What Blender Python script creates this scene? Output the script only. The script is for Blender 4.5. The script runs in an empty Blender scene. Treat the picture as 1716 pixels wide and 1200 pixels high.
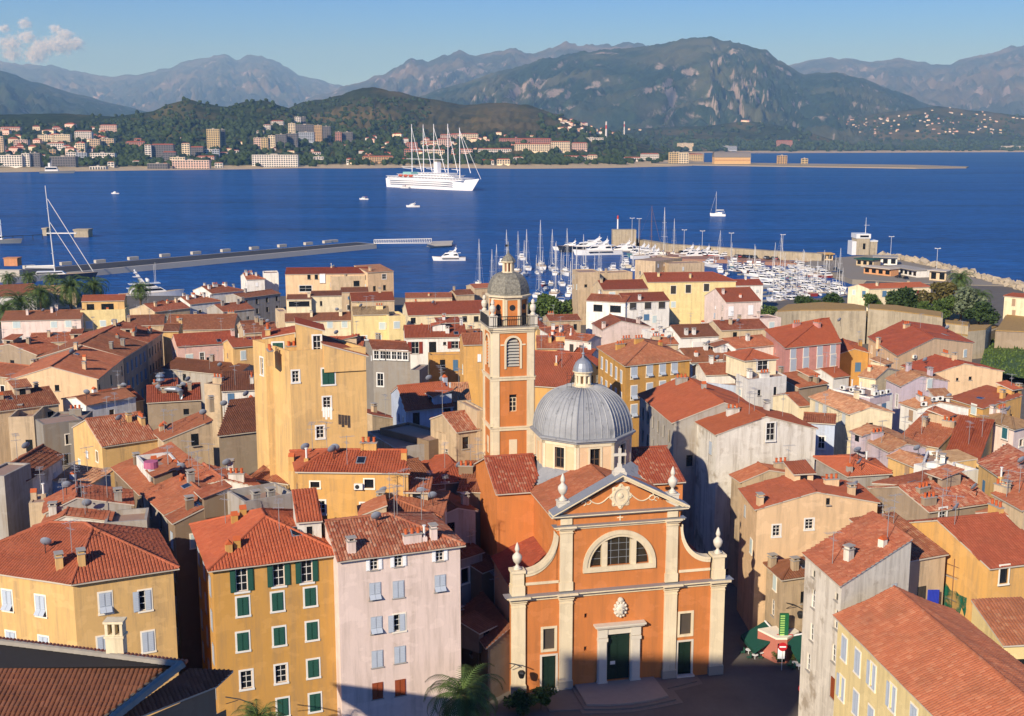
import bpy, bmesh, math, random
from mathutils import Vector, Matrix, noise as mn
R = math.radians
scene = bpy.context.scene
COL = scene.collection
rnd = random.Random(7)

# ------------------------------------------------------------------ camera
CAM_H, F_PX = 60.0, 2000.0                      # metres above the sea; focal length in photo pixels (photo 1716 wide)
PITCH = math.atan(365 / F_PX)
cd = bpy.data.cameras.new("camera"); cam = bpy.data.objects.new("camera", cd); COL.objects.link(cam)
cd.sensor_width = 36.0; cd.lens = F_PX / 1716 * 36.0
cd.clip_start = 0.5; cd.clip_end = 120000
cam.location = (0, 0, CAM_H); cam.rotation_euler = (math.pi / 2 - PITCH, 0, 0)
scene.camera = cam

# ------------------------------------------------------------------ sky, sun, exposure
SUN_EL, SUN_AZ = R(27.0), R(30.0)               # sun behind the viewer, to the left
to_sun = Vector((-math.sin(SUN_AZ) * math.cos(SUN_EL), -math.cos(SUN_AZ) * math.cos(SUN_EL), math.sin(SUN_EL)))
w = bpy.data.worlds.new("World"); scene.world = w; w.use_nodes = True
nt = w.node_tree
sky = nt.nodes.new("ShaderNodeTexSky"); sky.sky_type = 'NISHITA'; sky.sun_disc = False
sky.sun_elevation = SUN_EL; sky.sun_rotation = math.atan2(to_sun.x, to_sun.y)
sky.altitude = 0; sky.air_density = 1.0; sky.dust_density = 0.0; sky.ozone_density = 3.0
bg = nt.nodes["Background"]; bg.inputs[1].default_value = 0.12
tcw = nt.nodes.new("ShaderNodeTexCoord"); spw = nt.nodes.new("ShaderNodeSeparateXYZ"); rpw = nt.nodes.new("ShaderNodeValToRGB"); mxw = nt.nodes.new("ShaderNodeMix"); mxw.data_type = 'RGBA'; mxw.blend_type = 'MULTIPLY'; mxw.inputs[0].default_value = 1
rpw.color_ramp.elements[0].position = 0.02; rpw.color_ramp.elements[0].color = (.31, .55, .98, 1); rpw.color_ramp.elements[1].position = .13; rpw.color_ramp.elements[1].color = (.13, .38, .98, 1)
nt.links.new(tcw.outputs["Generated"], spw.inputs[0]); nt.links.new(spw.outputs[2], rpw.inputs[0]); nt.links.new(sky.outputs[0], mxw.inputs[6]); nt.links.new(rpw.outputs[0], mxw.inputs[7])
nt.links.new(mxw.outputs[2], bg.inputs[0])
sd = bpy.data.lights.new("sun", 'SUN'); sd.energy = 4.9; sd.angle = R(0.5); sd.color = (1.0, 0.90, 0.75)
so = bpy.data.objects.new("sun", sd); COL.objects.link(so)
so.rotation_euler = to_sun.to_track_quat('Z', 'Y').to_euler(); so.location = (0, 0, 400)
scene.view_settings.view_transform = 'Standard'; scene.view_settings.look = 'None'
scene.view_settings.exposure = 0.38; scene.view_settings.gamma = 1.0
scene.render.engine = 'CYCLES'
scene.cycles.use_denoising = True
scene.cycles.max_bounces = 6; scene.cycles.volume_bounces = 0; scene.cycles.transparent_max_bounces = 48
# ------------------------------------------------------------------ photo measurement helpers
CS, CC = math.sin(PITCH), math.cos(PITCH)
def ray(p):
    x = (p[0] - 858) / F_PX; u = (600 - p[1]) / F_PX
    return Vector((x, CC + u * CS, -CS + u * CC))
def P(p, z):                                    # where the sight line through photo pixel p meets height z
    d = ray(p); t = (z - CAM_H) / d.z
    return Vector((d.x * t, d.y * t, z))
def D(p, Y):                                    # ... and where it meets distance Y
    d = ray(p); t = Y / d.y
    return Vector((d.x * t, Y, CAM_H + d.z * t))
def ZM(x0, y0, s): return lambda x, y: (x0 + x / s, y0 + y / s)
Q1 = ZM(0, 800, 3); Q2 = ZM(430, 800, 3); Q4 = ZM(1200, 800, 3)
R1 = ZM(0, 440, 3.158); R2 = ZM(400, 430, 3.0767); R3 = ZM(760, 420, 3); R4 = ZM(1100, 430, 3.244); R5 = ZM(1396, 430, 3)
Z1 = ZM(0, 620, 6.667); Z2 = ZM(160, 620, 6); Z3 = ZM(0, 740, 5.72); Z4 = ZM(160, 760, 5.047); Z5 = ZM(480, 720, 4.7667)
Z6 = ZM(600, 560, 5.454); Z7 = ZM(0, 1060, 3.9907)
Y1 = ZM(1180, 640, 6); Y2 = ZM(1396, 640, 5.3625); Y3 = ZM(1400, 720, 5.43); Y4 = ZM(1200, 940, 4.615); Y5 = ZM(1480, 860, 4.614)
Y7 = ZM(680, 760, 3)

def ground_z(y):                                # the old town slopes gently down to the harbour
    if y < 135: return 8.0
    if y > 400: return 2.0
    return 8.0 - (y - 135) / 265 * 6.0

# ------------------------------------------------------------------ scene graph helpers
def tag(o, label=None, cat=None, group=None, kind=None):
    if label: o["label"] = label
    if cat: o["category"] = cat
    if group: o["group"] = group
    if kind: o["kind"] = kind
    return o
def empty(name, loc=(0, 0, 0), rz=0.0, parent=None):
    o = bpy.data.objects.new(name, None); COL.objects.link(o)
    o.location = loc; o.rotation_euler = (0, 0, rz); o.empty_display_size = 0.5
    if parent: o.parent = parent
    return o
def link(name, me, parent=None, loc=(0, 0, 0), rz=0.0):
    o = bpy.data.objects.new(name, me); COL.objects.link(o)
    o.location = loc; o.rotation_euler = (0, 0, rz)
    if parent: o.parent = parent
    return o
def dup(root, loc=None, rz=None, scale=None, label=None):
    r = root.copy(); COL.objects.link(r)
    if loc is not None: r.location = loc
    if rz is not None: r.rotation_euler = (0, 0, rz)
    if scale is not None: r.scale = (scale,) * 3 if not hasattr(scale, '__len__') else scale
    if label: r["label"] = label
    for ch in root.children:
        c = ch.copy(); COL.objects.link(c); c.parent = r
        for g in ch.children:
            k = g.copy(); COL.objects.link(k); k.parent = c
    return r

class MB:                                       # collects faces, becomes ONE mesh
    def __init__(s): s.v = []; s.f = []; s.m = []; s.uv = {}
    def face(s, pts, m=0, uv=None):
        b = len(s.v); s.v.extend([tuple(p) for p in pts])
        s.f.append(tuple(range(b, b + len(pts)))); s.m.append(m)
        if uv: s.uv[len(s.f) - 1] = uv
    def mesh(s, v, f, m=0):
        b = len(s.v); s.v.extend([tuple(p) for p in v])
        for q in f: s.f.append(tuple(i + b for i in q)); s.m.append(m)
    def box(s, x0, x1, y0, y1, z0, z1, m=0, M=None):
        v = [Vector((x, y, z)) for z in (z0, z1) for y in (y0, y1) for x in (x0, x1)]
        if M: v = [M @ p for p in v]
        s.mesh(v, [(0, 2, 3, 1), (4, 5, 7, 6), (0, 1, 5, 4), (2, 6, 7, 3), (0, 4, 6, 2), (1, 3, 7, 5)], m)
    def prism(s, poly, z0, z1, m=0, cap=True, M=None):      # poly CCW list of (x, y)
        n = len(poly)
        v = [Vector((p[0], p[1], z0)) for p in poly] + [Vector((p[0], p[1], z1)) for p in poly]
        if M: v = [M @ p for p in v]
        f = [(i, (i + 1) % n, n + (i + 1) % n, n + i) for i in range(n)]
        if cap: f += [tuple(range(n, 2 * n)), tuple(reversed(range(n)))]
        s.mesh(v, f, m)
    def slab(s, poly, y0, y1, m=0, M=None):                 # outline in x-z, thickness along y (poly CCW seen from -y)
        n = len(poly)
        v = [Vector((p[0], y0, p[1])) for p in poly] + [Vector((p[0], y1, p[1])) for p in poly]
        if M: v = [M @ p for p in v]
        f = [tuple(range(n)), tuple(reversed(range(n, 2 * n)))] + [((i + 1) % n, i, n + i, n + (i + 1) % n) for i in range(n)]
        s.mesh(v, f, m)
    def lathe(s, prof, n=12, m=0, c=(0, 0), M=None, ph=0.0, cap=True):
        v = []; f = []
        for r, z in prof:
            for k in range(n):
                a = 2 * math.pi * k / n + ph
                v.append(Vector((c[0] + r * math.cos(a), c[1] + r * math.sin(a), z)))
        for i in range(len(prof) - 1):
            for k in range(n):
                k2 = (k + 1) % n
                f.append((i * n + k, i * n + k2, (i + 1) * n + k2, (i + 1) * n + k))
        if cap:
            f.append(tuple(reversed(range(n)))); f.append(tuple(range((len(prof) - 1) * n, len(prof) * n)))
        if M: v = [M @ p for p in v]
        s.mesh(v, f, m)
    def tube(s, pts, r, n=6, m=0, r2=None):
        pts = [Vector(p) for p in pts]; v = []; f = []; N = len(pts)
        for i, p in enumerate(pts):
            t = (pts[min(i + 1, N - 1)] - pts[max(i - 1, 0)]).normalized()
            a = t.cross(Vector((0, 0, 1)))
            if a.length < 1e-3: a = Vector((1, 0, 0))
            a.normalize(); b = t.cross(a)
            rr = r if r2 is None else r + (r2 - r) * i / (N - 1)
            for k in range(n):
                q = 2 * math.pi * k / n
                v.append(p + a * rr * math.cos(q) + b * rr * math.sin(q))
        for i in range(N - 1):
            for k in range(n):
                f.append((i * n + k, i * n + (k + 1) % n, (i + 1) * n + (k + 1) % n, (i + 1) * n + k))
        f.append(tuple(range(n))); f.append(tuple(reversed(range((N - 1) * n, N * n))))
        s.mesh(v, f, m)
    def data(s, name, mats, smooth=False):
        me = bpy.data.meshes.new(name); me.from_pydata(s.v, [], s.f)
        for mt in (mats if isinstance(mats, (list, tuple)) else [mats]): me.materials.append(mt)
        me.polygons.foreach_set("material_index", s.m)
        if smooth: me.polygons.foreach_set("use_smooth", [True] * len(s.f))
        if s.uv:
            ul = me.uv_layers.new(name="UVMap"); arr = []
            for i, f in enumerate(s.f):
                u = s.uv.get(i)
                for k in range(len(f)): arr.extend(u[k] if u else (0.0, 0.0))
            ul.data.foreach_set("uv", arr)
        me.update(); return me
    def build(s, name, mats, parent=None, loc=(0, 0, 0), rz=0.0, smooth=False):
        return link(name, s.data(name, mats, smooth), parent, loc, rz)

# ------------------------------------------------------------------ materials
def hexlin(h):
    c = [int(h[i:i + 2], 16) / 255 for i in (0, 2, 4)]
    return tuple(x / 12.92 if x <= .04045 else ((x + .055) / 1.055) ** 2.4 for x in c)
class NB:
    def __init__(s, name, rough=0.8, spec=0.3):
        s.mat = bpy.data.materials.new(name); s.mat.use_nodes = True; s.t = s.mat.node_tree
        s.b = s.t.nodes["Principled BSDF"]; s.b.inputs["Roughness"].default_value = rough
        s.b.inputs["Specular IOR Level"].default_value = spec
    def n(s, typ, **k):
        q = s.t.nodes.new(typ)
        for a, b in k.items():
            if a.startswith("i_"):
                key = a[2:]; q.inputs[int(key) if key.isdigit() else key].default_value = b
            else: setattr(q, a, b)
        return q
    def l(s, a, b): s.t.links.new(a, b)
    def obj(s): return s.n("ShaderNodeTexCoord").outputs["Object"]
    def noise(s, scale, detail=4, rough=.55, vec=None):
        q = s.n("ShaderNodeTexNoise"); q.inputs["Scale"].default_value = scale; q.inputs["Detail"].default_value = detail
        q.inputs["Roughness"].default_value = rough
        s.l(vec if vec is not None else s.obj(), q.inputs["Vector"]); return q.outputs["Fac"]
    def mapping(s, scale, vec=None):
        q = s.n("ShaderNodeMapping"); q.inputs["Scale"].default_value = scale
        s.l(vec if vec is not None else s.obj(), q.inputs["Vector"]); return q.outputs[0]
    def ramp(s, fac, stops):
        q = s.n("ShaderNodeValToRGB"); e = q.color_ramp.elements
        while len(e) < len(stops): e.new(.5)
        for k, (p, c) in enumerate(stops):
            e[k].position = p; e[k].color = (*(c if hasattr(c, '__len__') else (c, c, c)), 1)
        s.l(fac, q.inputs[0]); return q.outputs[0]
    def mix(s, fac, a, b, mode='MIX'):
        q = s.n("ShaderNodeMix", data_type='RGBA', blend_type=mode)
        for val, sock in ((fac, q.inputs[0]), (a, q.inputs[6]), (b, q.inputs[7])):
            if hasattr(val, 'is_linked') or isinstance(val, bpy.types.NodeSocket): s.l(val, sock)
            elif hasattr(val, '__len__'): sock.default_value = (*val, 1)
            else: sock.default_value = val
        return q.outputs[2]
    def math(s, op, a, b=None):
        q = s.n("ShaderNodeMath", operation=op)
        for k, val in ((0, a), (1, b)):
            if val is None: continue
            if isinstance(val, bpy.types.NodeSocket): s.l(val, q.inputs[k])
            else: q.inputs[k].default_value = val
        return q.outputs[0]
    def bump(s, h, strength=.3, dist=.05):
        q = s.n("ShaderNodeBump"); q.inputs["Strength"].default_value = strength; q.inputs["Distance"].default_value = dist
        s.l(h, q.inputs["Height"]); s.l(q.outputs[0], s.b.inputs["Normal"])
    def col(s, c):
        if isinstance(c, bpy.types.NodeSocket): s.l(c, s.b.inputs["Base Color"])
        else: s.b.inputs["Base Color"].default_value = (*c, 1)
        return s.mat
_MC = {}
def plain(name, c, rough=.7, spec=.3, metal=0.0, var=.12):
    if name in _MC: return _MC[name]
    q = NB(name, rough, spec); q.b.inputs["Metallic"].default_value = metal
    c = hexlin(c) if isinstance(c, str) else c
    f = q.noise(1.7, 5)
    _MC[name] = q.col(q.mix(f, tuple(x * (1 - var) for x in c), tuple(min(1, x * (1 + var)) for x in c)))
    return _MC[name]
def plaster(name, c, stain=.35, dirt='83735e', patch=0.0):
    """limewashed wall: cloudy colour, rain streaks, optional lost render"""
    if name in _MC: return _MC[name]
    q = NB(name, .88, .15); c = hexlin(c); d = hexlin(dirt)
    big = q.noise(.35, 5, .6); fine = q.noise(3.2, 6, .65)
    base = q.mix(big, tuple(x * .88 for x in c), tuple(min(.95, x * 1.08) for x in c))
    base = q.mix(q.math('MULTIPLY', fine, .25), base, tuple(x * .7 for x in c))
    st = q.noise(1.0, 6, .7, q.mapping((1.3, 1.3, .12)))
    base = q.mix(q.math('MULTIPLY', q.ramp(st, [(.46, 0.0), (.70, 1.0)]), min(.8, stain * 1.35)), base, d)
    if patch > 0:
        pn = q.noise(.28, 8, .62)
        pm = q.ramp(pn, [(.62 - patch * .16, 0.0), (.70 - patch * .16, 1.0)])
        raw = q.mix(q.noise(2.4, 6, .7), hexlin('a8977c'), hexlin('857765'))
        base = q.mix(q.math('MULTIPLY', pm, .75), base, raw)
    oi = q.n("ShaderNodeObjectInfo").outputs["Random"]; base = q.mix(1.0, base, q.math('ADD', q.math('MULTIPLY', oi, .16), .9), 'MULTIPLY')
    rp = q.ramp(q.noise(.42, 3, .5, q.mapping((1, 1, 1.7))), [(.56, 0.0), (.57, 1.0)])
    base = q.mix(q.math('MULTIPLY', rp, .22), base, tuple(min(.95, x * 1.12 + .03) for x in c))
    q.bump(q.noise(6, 5, .7), .25, .03)
    _MC[name] = q.col(base); return _MC[name]
TILE_P, TILE_L = .27, .42
def tiles(name, cols, flat=False, moss=.25, lichen=.1):
    """clay tiles: each tile its own fired colour (UV in metres, u along the eave, v up the slope)"""
    key = name + ("_flat" if flat else "")
    if key in _MC: return _MC[key]
    q = NB(key, .85, .2)
    uv = q.n("ShaderNodeTexCoord").outputs["UV"]; sp = q.n("ShaderNodeSeparateXYZ"); q.l(uv, sp.inputs[0])
    cu = q.math('FLOOR', q.math('DIVIDE', sp.outputs[0], TILE_P)); cv = q.math('FLOOR', q.math('DIVIDE', sp.outputs[1], TILE_L))
    cb = q.n("ShaderNodeCombineXYZ"); q.l(cu, cb.inputs[0]); q.l(cv, cb.inputs[1])
    wn = q.n("ShaderNodeTexWhiteNoise", noise_dimensions='2D'); q.l(cb.outputs[0], wn.inputs["Vector"])
    cs = [hexlin(c) for c in cols]; n = len(cs); av = [sum(c[i] for c in cs) / n for i in range(3)]; cs = [tuple(c[i] * .68 + av[i] * .32 for i in range(3)) for c in cs]
    base = q.ramp(wn.outputs["Value"], [(k / max(1, n - 1), c) for k, c in enumerate(cs)])
    big = q.noise(.45, 6, .65)
    base = q.mix(q.math('MULTIPLY', q.ramp(big, [(.42, 0.0), (.70, 1.0)]), moss), base, hexlin('4d3a2e'))
    li = q.noise(1.6, 7, .7)
    base = q.mix(q.math('MULTIPLY', q.ramp(li, [(.60, 0.0), (.72, 1.0)]), lichen), base, hexlin('b9a98a'))
    oi = q.n("ShaderNodeObjectInfo").outputs["Random"]
    base = q.mix(q.math('MULTIPLY', oi, .30), base, hexlin('b0744e')); br = q.math('ADD', q.math('MULTIPLY', q.math('FRACT', q.math('MULTIPLY', oi, 7.3)), .42), .70); base = q.mix(1.0, base, br, 'MULTIPLY')
    if flat:
        wv = q.math('ABSOLUTE', q.math('SINE', q.math('MULTIPLY', sp.outputs[0], math.pi / TILE_P)))
        q.bump(wv, .9, .10)
    else:
        q.bump(q.noise(9, 4, .6), .3, .02)
    _MC[key] = q.col(base); return _MC[key]
ROOFS = {
    'new':   (['a54f33', 'ae5838', '9c472c', 'b56342'], .18, .06),
    'red':   (['994a34', '8c402d', 'a5543b', '843b29'], .25, .08),
    'org':   (['a45a3d', '914a32', 'b06a4a', '9c5338', 'b87c5c'], .38, .2),
    'mix':   (['9c4932', '853b29', 'b37a5b', 'a5563b', 'c4a082', '90422d'], .32, .22),
    'old':   (['94553a', '7f4630', 'a3674a', '8a4f37', 'b08260'], .45, .28),
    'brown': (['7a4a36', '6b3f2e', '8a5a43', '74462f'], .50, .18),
    'pale':  (['b07a55', 'c08a62', '9a6446', 'cfa57c', 'a86f4c'], .32, .35),
    'tan':   (['a08560', 'b0946c', '8d7352', 'b89f78'], .35, .35),
}
def roof_mat(k, flat):
    c, m, li = ROOFS[k]; return tiles('roof_' + k, c, flat, m, li)
WALLS = {
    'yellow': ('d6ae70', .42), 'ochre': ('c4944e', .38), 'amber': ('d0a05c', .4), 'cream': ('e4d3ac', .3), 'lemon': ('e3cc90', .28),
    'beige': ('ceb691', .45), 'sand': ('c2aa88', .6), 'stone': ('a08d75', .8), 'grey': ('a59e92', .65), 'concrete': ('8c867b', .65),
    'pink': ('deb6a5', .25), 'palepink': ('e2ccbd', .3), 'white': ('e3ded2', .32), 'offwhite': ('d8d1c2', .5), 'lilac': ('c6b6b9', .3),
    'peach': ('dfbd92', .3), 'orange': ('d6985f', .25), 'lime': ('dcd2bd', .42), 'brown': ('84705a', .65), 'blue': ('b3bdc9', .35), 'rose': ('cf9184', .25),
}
def wall_mat(k):
    p = 0.0
    if k.endswith('*'): k = k[:-1]; p = 1.0
    if k.endswith('+'): k = k[:-1]; p = .45
    c, st = WALLS[k]; return plaster('plaster_' + k + ('_%d' % int(p * 100) if p else ''), c, st, patch=p)
GLASS = plain('window_glass', (.012, .015, .018), .12, .5, var=.3)
WOODW = plain('white_paint', 'd9d5ca', .6)
TRIM = plain('pale_trim', 'e6dcc6', .8)
SLAB = plain('eave_plaster', 'b9ad9a', .85)
ZINC = plain('zinc', '8f9396', .45, .5, .3)
DARKM = plain('dark_iron', '2a2a2a', .5)
CLAY = plain('clay_pot', 'b5592f', .85)
CONC = plain('concrete_cap', '9d968a', .9)
SHUT = {k: plain('shutter_' + k, c, .65) for k, c in dict(green='1f4a3c', grey='a9b1b8', white='e4e4e0', blue='4d6f8c', brown='8a4220', dark='3a3630', teal='2d5f66', lgrey='b9bcb8', pale='b7c4c0', red='7a2e20', tan='a08468').items()}

# ------------------------------------------------------------------ roofs
def clip(poly, a, b, c):                        # keep a*x + b*y + c <= 0
    out = []; n = len(poly)
    for i in range(n):
        p, q = poly[i], poly[(i + 1) % n]
        dp = a * p[0] + b * p[1] + c; dq = a * q[0] + b * q[1] + c
        if dp <= 1e-9: out.append(p)
        if (dp < -1e-9 and dq > 1e-9) or (dp > 1e-9 and dq < -1e-9):
            t = dp / (dp - dq); out.append((p[0] + (q[0] - p[0]) * t, p[1] + (q[1] - p[1]) * t))
    return out
def tile_plane(mb, poly, pl, lod, m=0, sm=1, ang=None):
    """cover the sloping polygon (x, y list on plane z = a x + b y + c) with rows of barrel tiles"""
    a, b, c = pl; g = math.hypot(a, b)
    if len(poly) < 3: return
    if g < 1e-4: s2 = (0.0, 1.0)
    else: s2 = (a / g, b / g)
    if ang: s2 = (s2[0] * math.cos(ang) - s2[1] * math.sin(ang), s2[0] * math.sin(ang) + s2[1] * math.cos(ang))
    gs = a * s2[0] + b * s2[1]; L = math.sqrt(1 + gs * gs)
    S = Vector((s2[0], s2[1], gs)) / L; U = Vector((s2[1], -s2[0], a * s2[1] - b * s2[0])); N = Vector((-a, -b, 1)).normalized()
    Z = lambda p: Vector((p[0], p[1], a * p[0] + b * p[1] + c))
    P3 = [Z(p) for p in poly]; o = P3[0]
    uv = [((p - o).dot(U) / U.length_squared, (p - o).dot(S)) for p in P3]
    mb.face(P3, m, [(u + 50, v + 50) for u, v in uv])
    n = len(P3); lo = [p - Vector((0, 0, .14)) for p in P3]
    for i in range(n): j = (i + 1) % n; mb.face([lo[i], lo[j], P3[j], P3[i]], sm)
    mb.face(list(reversed(lo)), sm)
    if lod >= 2: return
    us = [u for u, v in uv]; k0 = math.floor(min(us) / TILE_P); k1 = math.ceil(max(us) / TILE_P)
    h = .075; prof = [(-.5, 0.0), (-.24, h), (.24, h), (.5, 0.0)] if lod else [(-.5, 0.0), (-.36, .045), (-.2, h), (.2, h), (.36, .045), (.5, 0.0)]
    jit = random.Random(int(abs(c * 77 + a * 991)) + len(mb.f))
    for k in range(k0, k1):
        uc = (k + .5) * TILE_P; vs = []
        for i in range(n):
            (u0, v0), (u1, v1) = uv[i], uv[(i + 1) % n]
            if (u0 <= uc < u1) or (u1 <= uc < u0): vs.append(v0 + (v1 - v0) * (uc - u0) / (u1 - u0))
        if len(vs) < 2: continue
        va, vb = min(vs), max(vs)
        if vb - va < .12: continue
        segs = max(1, int((vb - va) / TILE_L + .5)) if lod == 0 else max(1, int((vb - va) / (TILE_L * 4)))
        for q in range(segs):
            v0 = va + (vb - va) * q / segs - (.04 if q == 0 else .03); v1 = va + (vb - va) * (q + 1) / segs
            up = (.035 + jit.uniform(-.012, .012)) if lod == 0 else jit.uniform(0, .02); du = jit.uniform(-.018, .018)
            A0 = o + U * (uc + du) + S * v0; B0 = o + U * uc + S * v1; sg = lambda p: .11 * mn.noise(Vector((p.x * .33 + p.z, p.y * .33, a * 9)))
            A = [A0 + U * (pu * TILE_P) + N * (ph + up + sg(A0)) for pu, ph in prof]
            B = [B0 + U * (pu * TILE_P) + N * (ph + sg(B0)) for pu, ph in prof]
            for e in range(len(prof) - 1):
                u_ = (k + .5) * TILE_P + 50
                mb.face([A[e], A[e + 1], B[e + 1], B[e]], m, [(u_, v0 + 50.05), (u_, v0 + 50.05), (u_, v1 + 49.95), (u_, v1 + 49.95)])
            if lod == 0: mb.face([A[0], A[3], A[2], A[1]] if len(A) == 4 else list(reversed(A)), m, [(u_, v0 + 50.05)] * len(A))
def cap_tube(mb, p, q, m=0, r=.13):
    p = Vector(p); q = Vector(q); d = q - p; n = max(1, int(d.length / .45))
    t = d.normalized(); s = t.cross(Vector((0, 0, 1)))
    if s.length < 1e-3: return
    s.normalize(); up = s.cross(t)
    for i in range(n):
        a = p + d * i / n; b = p + d * (i + 1) / n + t * .03
        ra, rb = r * 1.12, r * .95
        A = [a + s * ra * math.cos(x) + up * (ra * math.sin(x) + .03) for x in (math.pi, 2.2, 1.57, .94, 0)]
        B = [b + s * rb * math.cos(x) + up * (rb * math.sin(x) + .03) for x in (math.pi, 2.2, 1.57, .94, 0)]
        u = i * TILE_P + 20
        for e in range(4): mb.face([A[e], A[e + 1], B[e + 1], B[e]], m, [(u, 30.1)] * 4)

# ------------------------------------------------------------------ windows
_WC = {}
def leaf(mb, x0, x1, z0, z1, y, m, slats=True):
    mb.box(x0, x1, y - .05, y, z0, z1, m)
    if slats and x1 - x0 > .2:
        n = max(3, int((z1 - z0) / .16)); h = (z1 - z0 - .16) / n
        for i in range(n):
            za = z0 + .08 + i * h
            mb.mesh([(x0 + .06, y - .055, za + h * .85), (x1 - .06, y - .055, za + h * .85), (x1 - .06, y - .085, za), (x0 + .06, y - .085, za)], [(0, 3, 2, 1)], m)
def win_meshes(w, h, style, sc, fr, near):
    key = (round(w, 2), round(h, 2), style, sc, fr, near)
    if key in _WC: return _WC[key]
    rec = .16 if near else .1
    out = []
    b = MB()                                    # the glazed sash (the window itself)
    b.face([(-w / 2, rec, -h / 2), (w / 2, rec, -h / 2), (w / 2, rec, h / 2), (-w / 2, rec, h / 2)], 0)
    if style != 'dk':
        t = .05
        for x in (-w / 2, -t / 2, w / 2 - t): b.box(x, x + t, rec - .04, rec - .005, -h / 2, h / 2, 1)
        for z in ([-h / 2, -h / 6, h / 6, h / 2 - t] if near else [-h / 2, 0, h / 2 - t]): b.box(-w / 2 + t, w / 2 - t, rec - .035, rec - .006, z, z + t, 1)
    out.append(('window', b.data('window', [GLASS, WOODW])))
    if fr:
        b = MB(); t = .16 if fr == 'w' else .13
        b.box(-w / 2 - t, -w / 2, -.035, .02, -h / 2 - t, h / 2 + t); b.box(w / 2, w / 2 + t, -.035, .02, -h / 2 - t, h / 2 + t)
        b.box(-w / 2, w / 2, -.034, .02, h / 2, h / 2 + t); b.box(-w / 2 - t - .03, w / 2 + t + .03, -.09, .02, -h / 2 - t - .02, -h / 2)
        out.append(('frame', b.data('frame', WOODW if fr == 'w' else TRIM)))
    else:
        b = MB(); b.box(-w / 2 - .1, w / 2 + .1, -.1, .03, -h / 2 - .09, -h / 2); out.append(('sill', b.data('sill', CONC)))
    if style in ('cs', 'tp', 'os', 'hs'):
        for s in (-1, 1):
            b = MB(); x0, x1 = (-w / 2, -.01) if s < 0 else (.01, w / 2)
            if style == 'cs' or (style == 'hs' and s > 0): leaf(b, x0, x1, -h / 2, h / 2, -.02, 0, near)
            elif style == 'tp':
                leaf(b, x0, x1, -h * .18, h / 2, -.02, 0, near)
                z0 = -h * .18; hh = h * .32; ca, sa = math.cos(.72), math.sin(.72)
                v = [(x0, -.03, z0), (x1, -.03, z0), (x1, -.03 - hh * sa, z0 - hh * ca), (x0, -.03 - hh * sa, z0 - hh * ca)]
                b.mesh(v + [(p[0], p[1] + .03, p[2] - .03) for p in v], [(0, 3, 2, 1), (4, 5, 6, 7), (0, 4, 7, 3), (1, 2, 6, 5), (3, 7, 6, 2)], 0)
            else:
                xx = (-w - .02, -w / 2 - .02) if s < 0 else (w / 2 + .02, w + .02)
                leaf(b, xx[0], xx[1], -h / 2, h / 2, -.04, 0, near)
            out.append(('shutter', b.data('shutter', SHUT[sc])))
    _WC[key] = out; return out
STY = {  # short names for the window styles used below: style, shutter colour, surround
    'G': ('cs', 'green', 'w'), 'Go': ('os', 'green', 'w'), 'N': ('pn', None, 'w'), 'n': ('pn', None, None), 'S': ('cs', 'grey', 't'), 'St': ('tp', 'grey', 't'),
    's': ('cs', 'grey', None), 'st': ('tp', 'grey', None), 'W': ('cs', 'white', None), 'Wo': ('os', 'white', None), 'B': ('cs', 'blue', None), 'Br': ('cs', 'brown', None),
    'd': ('dk', None, None), 'D': ('dk', None, 't'), 'T': ('cs', 'teal', 'w'), 'k': ('cs', 'dark', None), 'K': ('cs', 'dark', 't'), 'p': ('cs', 'pale', 't'), 'h': ('hs', 'grey', 't'), 't': ('cs', 'tan', None), 'To': ('os', 'teal', None), 'l': ('cs', 'lgrey', None), 'R': ('os', 'red', None),
}

# ------------------------------------------------------------------ roof furniture (sub-parts of a roof)
_chim = {}
def chimney_mesh(kind, wm):
    key = (kind, wm.name)
    if key in _chim: return _chim[key]
    b = MB()
    if kind == 0:                               # plastered stack with slab on little legs
        b.box(-.35, .35, -.28, .28, -.8, 1.0, 0); b.box(-.42, .42, -.35, .35, 1.0, 1.08, 1)
        for x in (-.3, .18): b.box(x, x + .12, -.25, .25, 1.08, 1.3, 0)
        b.box(-.44, .44, -.36, .36, 1.3, 1.38, 1)
    elif kind == 1:                             # long stack with a row of pots
        b.box(-.8, .8, -.26, .26, -.8, .8, 0); b.box(-.88, .88, -.33, .33, .8, .88, 1)
        for x in (-.55, 0, .55): b.lathe([(.15, .88), (.13, 1.3), (.17, 1.32), (.17, 1.38)], 8, 2, (x, 0))
    elif kind == 2:                             # small stack capped with two leaning tiles
        b.box(-.28, .28, -.28, .28, -.8, .7, 0)
        b.mesh([(-.32, -.3, .7), (-.32, .3, .7), (0, .3, 1.05), (0, -.3, 1.05), (.32, -.3, .7), (.32, .3, .7)], [(0, 3, 2, 1), (3, 4, 5, 2), (0, 4, 3), (1, 2, 5), (0, 1, 5, 4)], 2)
    else:                                       # thin flue pipe
        b.box(-.22, .22, -.22, .22, -.6, .45, 0); b.lathe([(.1, .45), (.1, 1.4), (.17, 1.42), (.17, 1.5)], 8, 3, (0, 0))
    _chim[key] = b.data('chimney', [wm, CONC, CLAY, WOODW]); return _chim[key]
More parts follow.
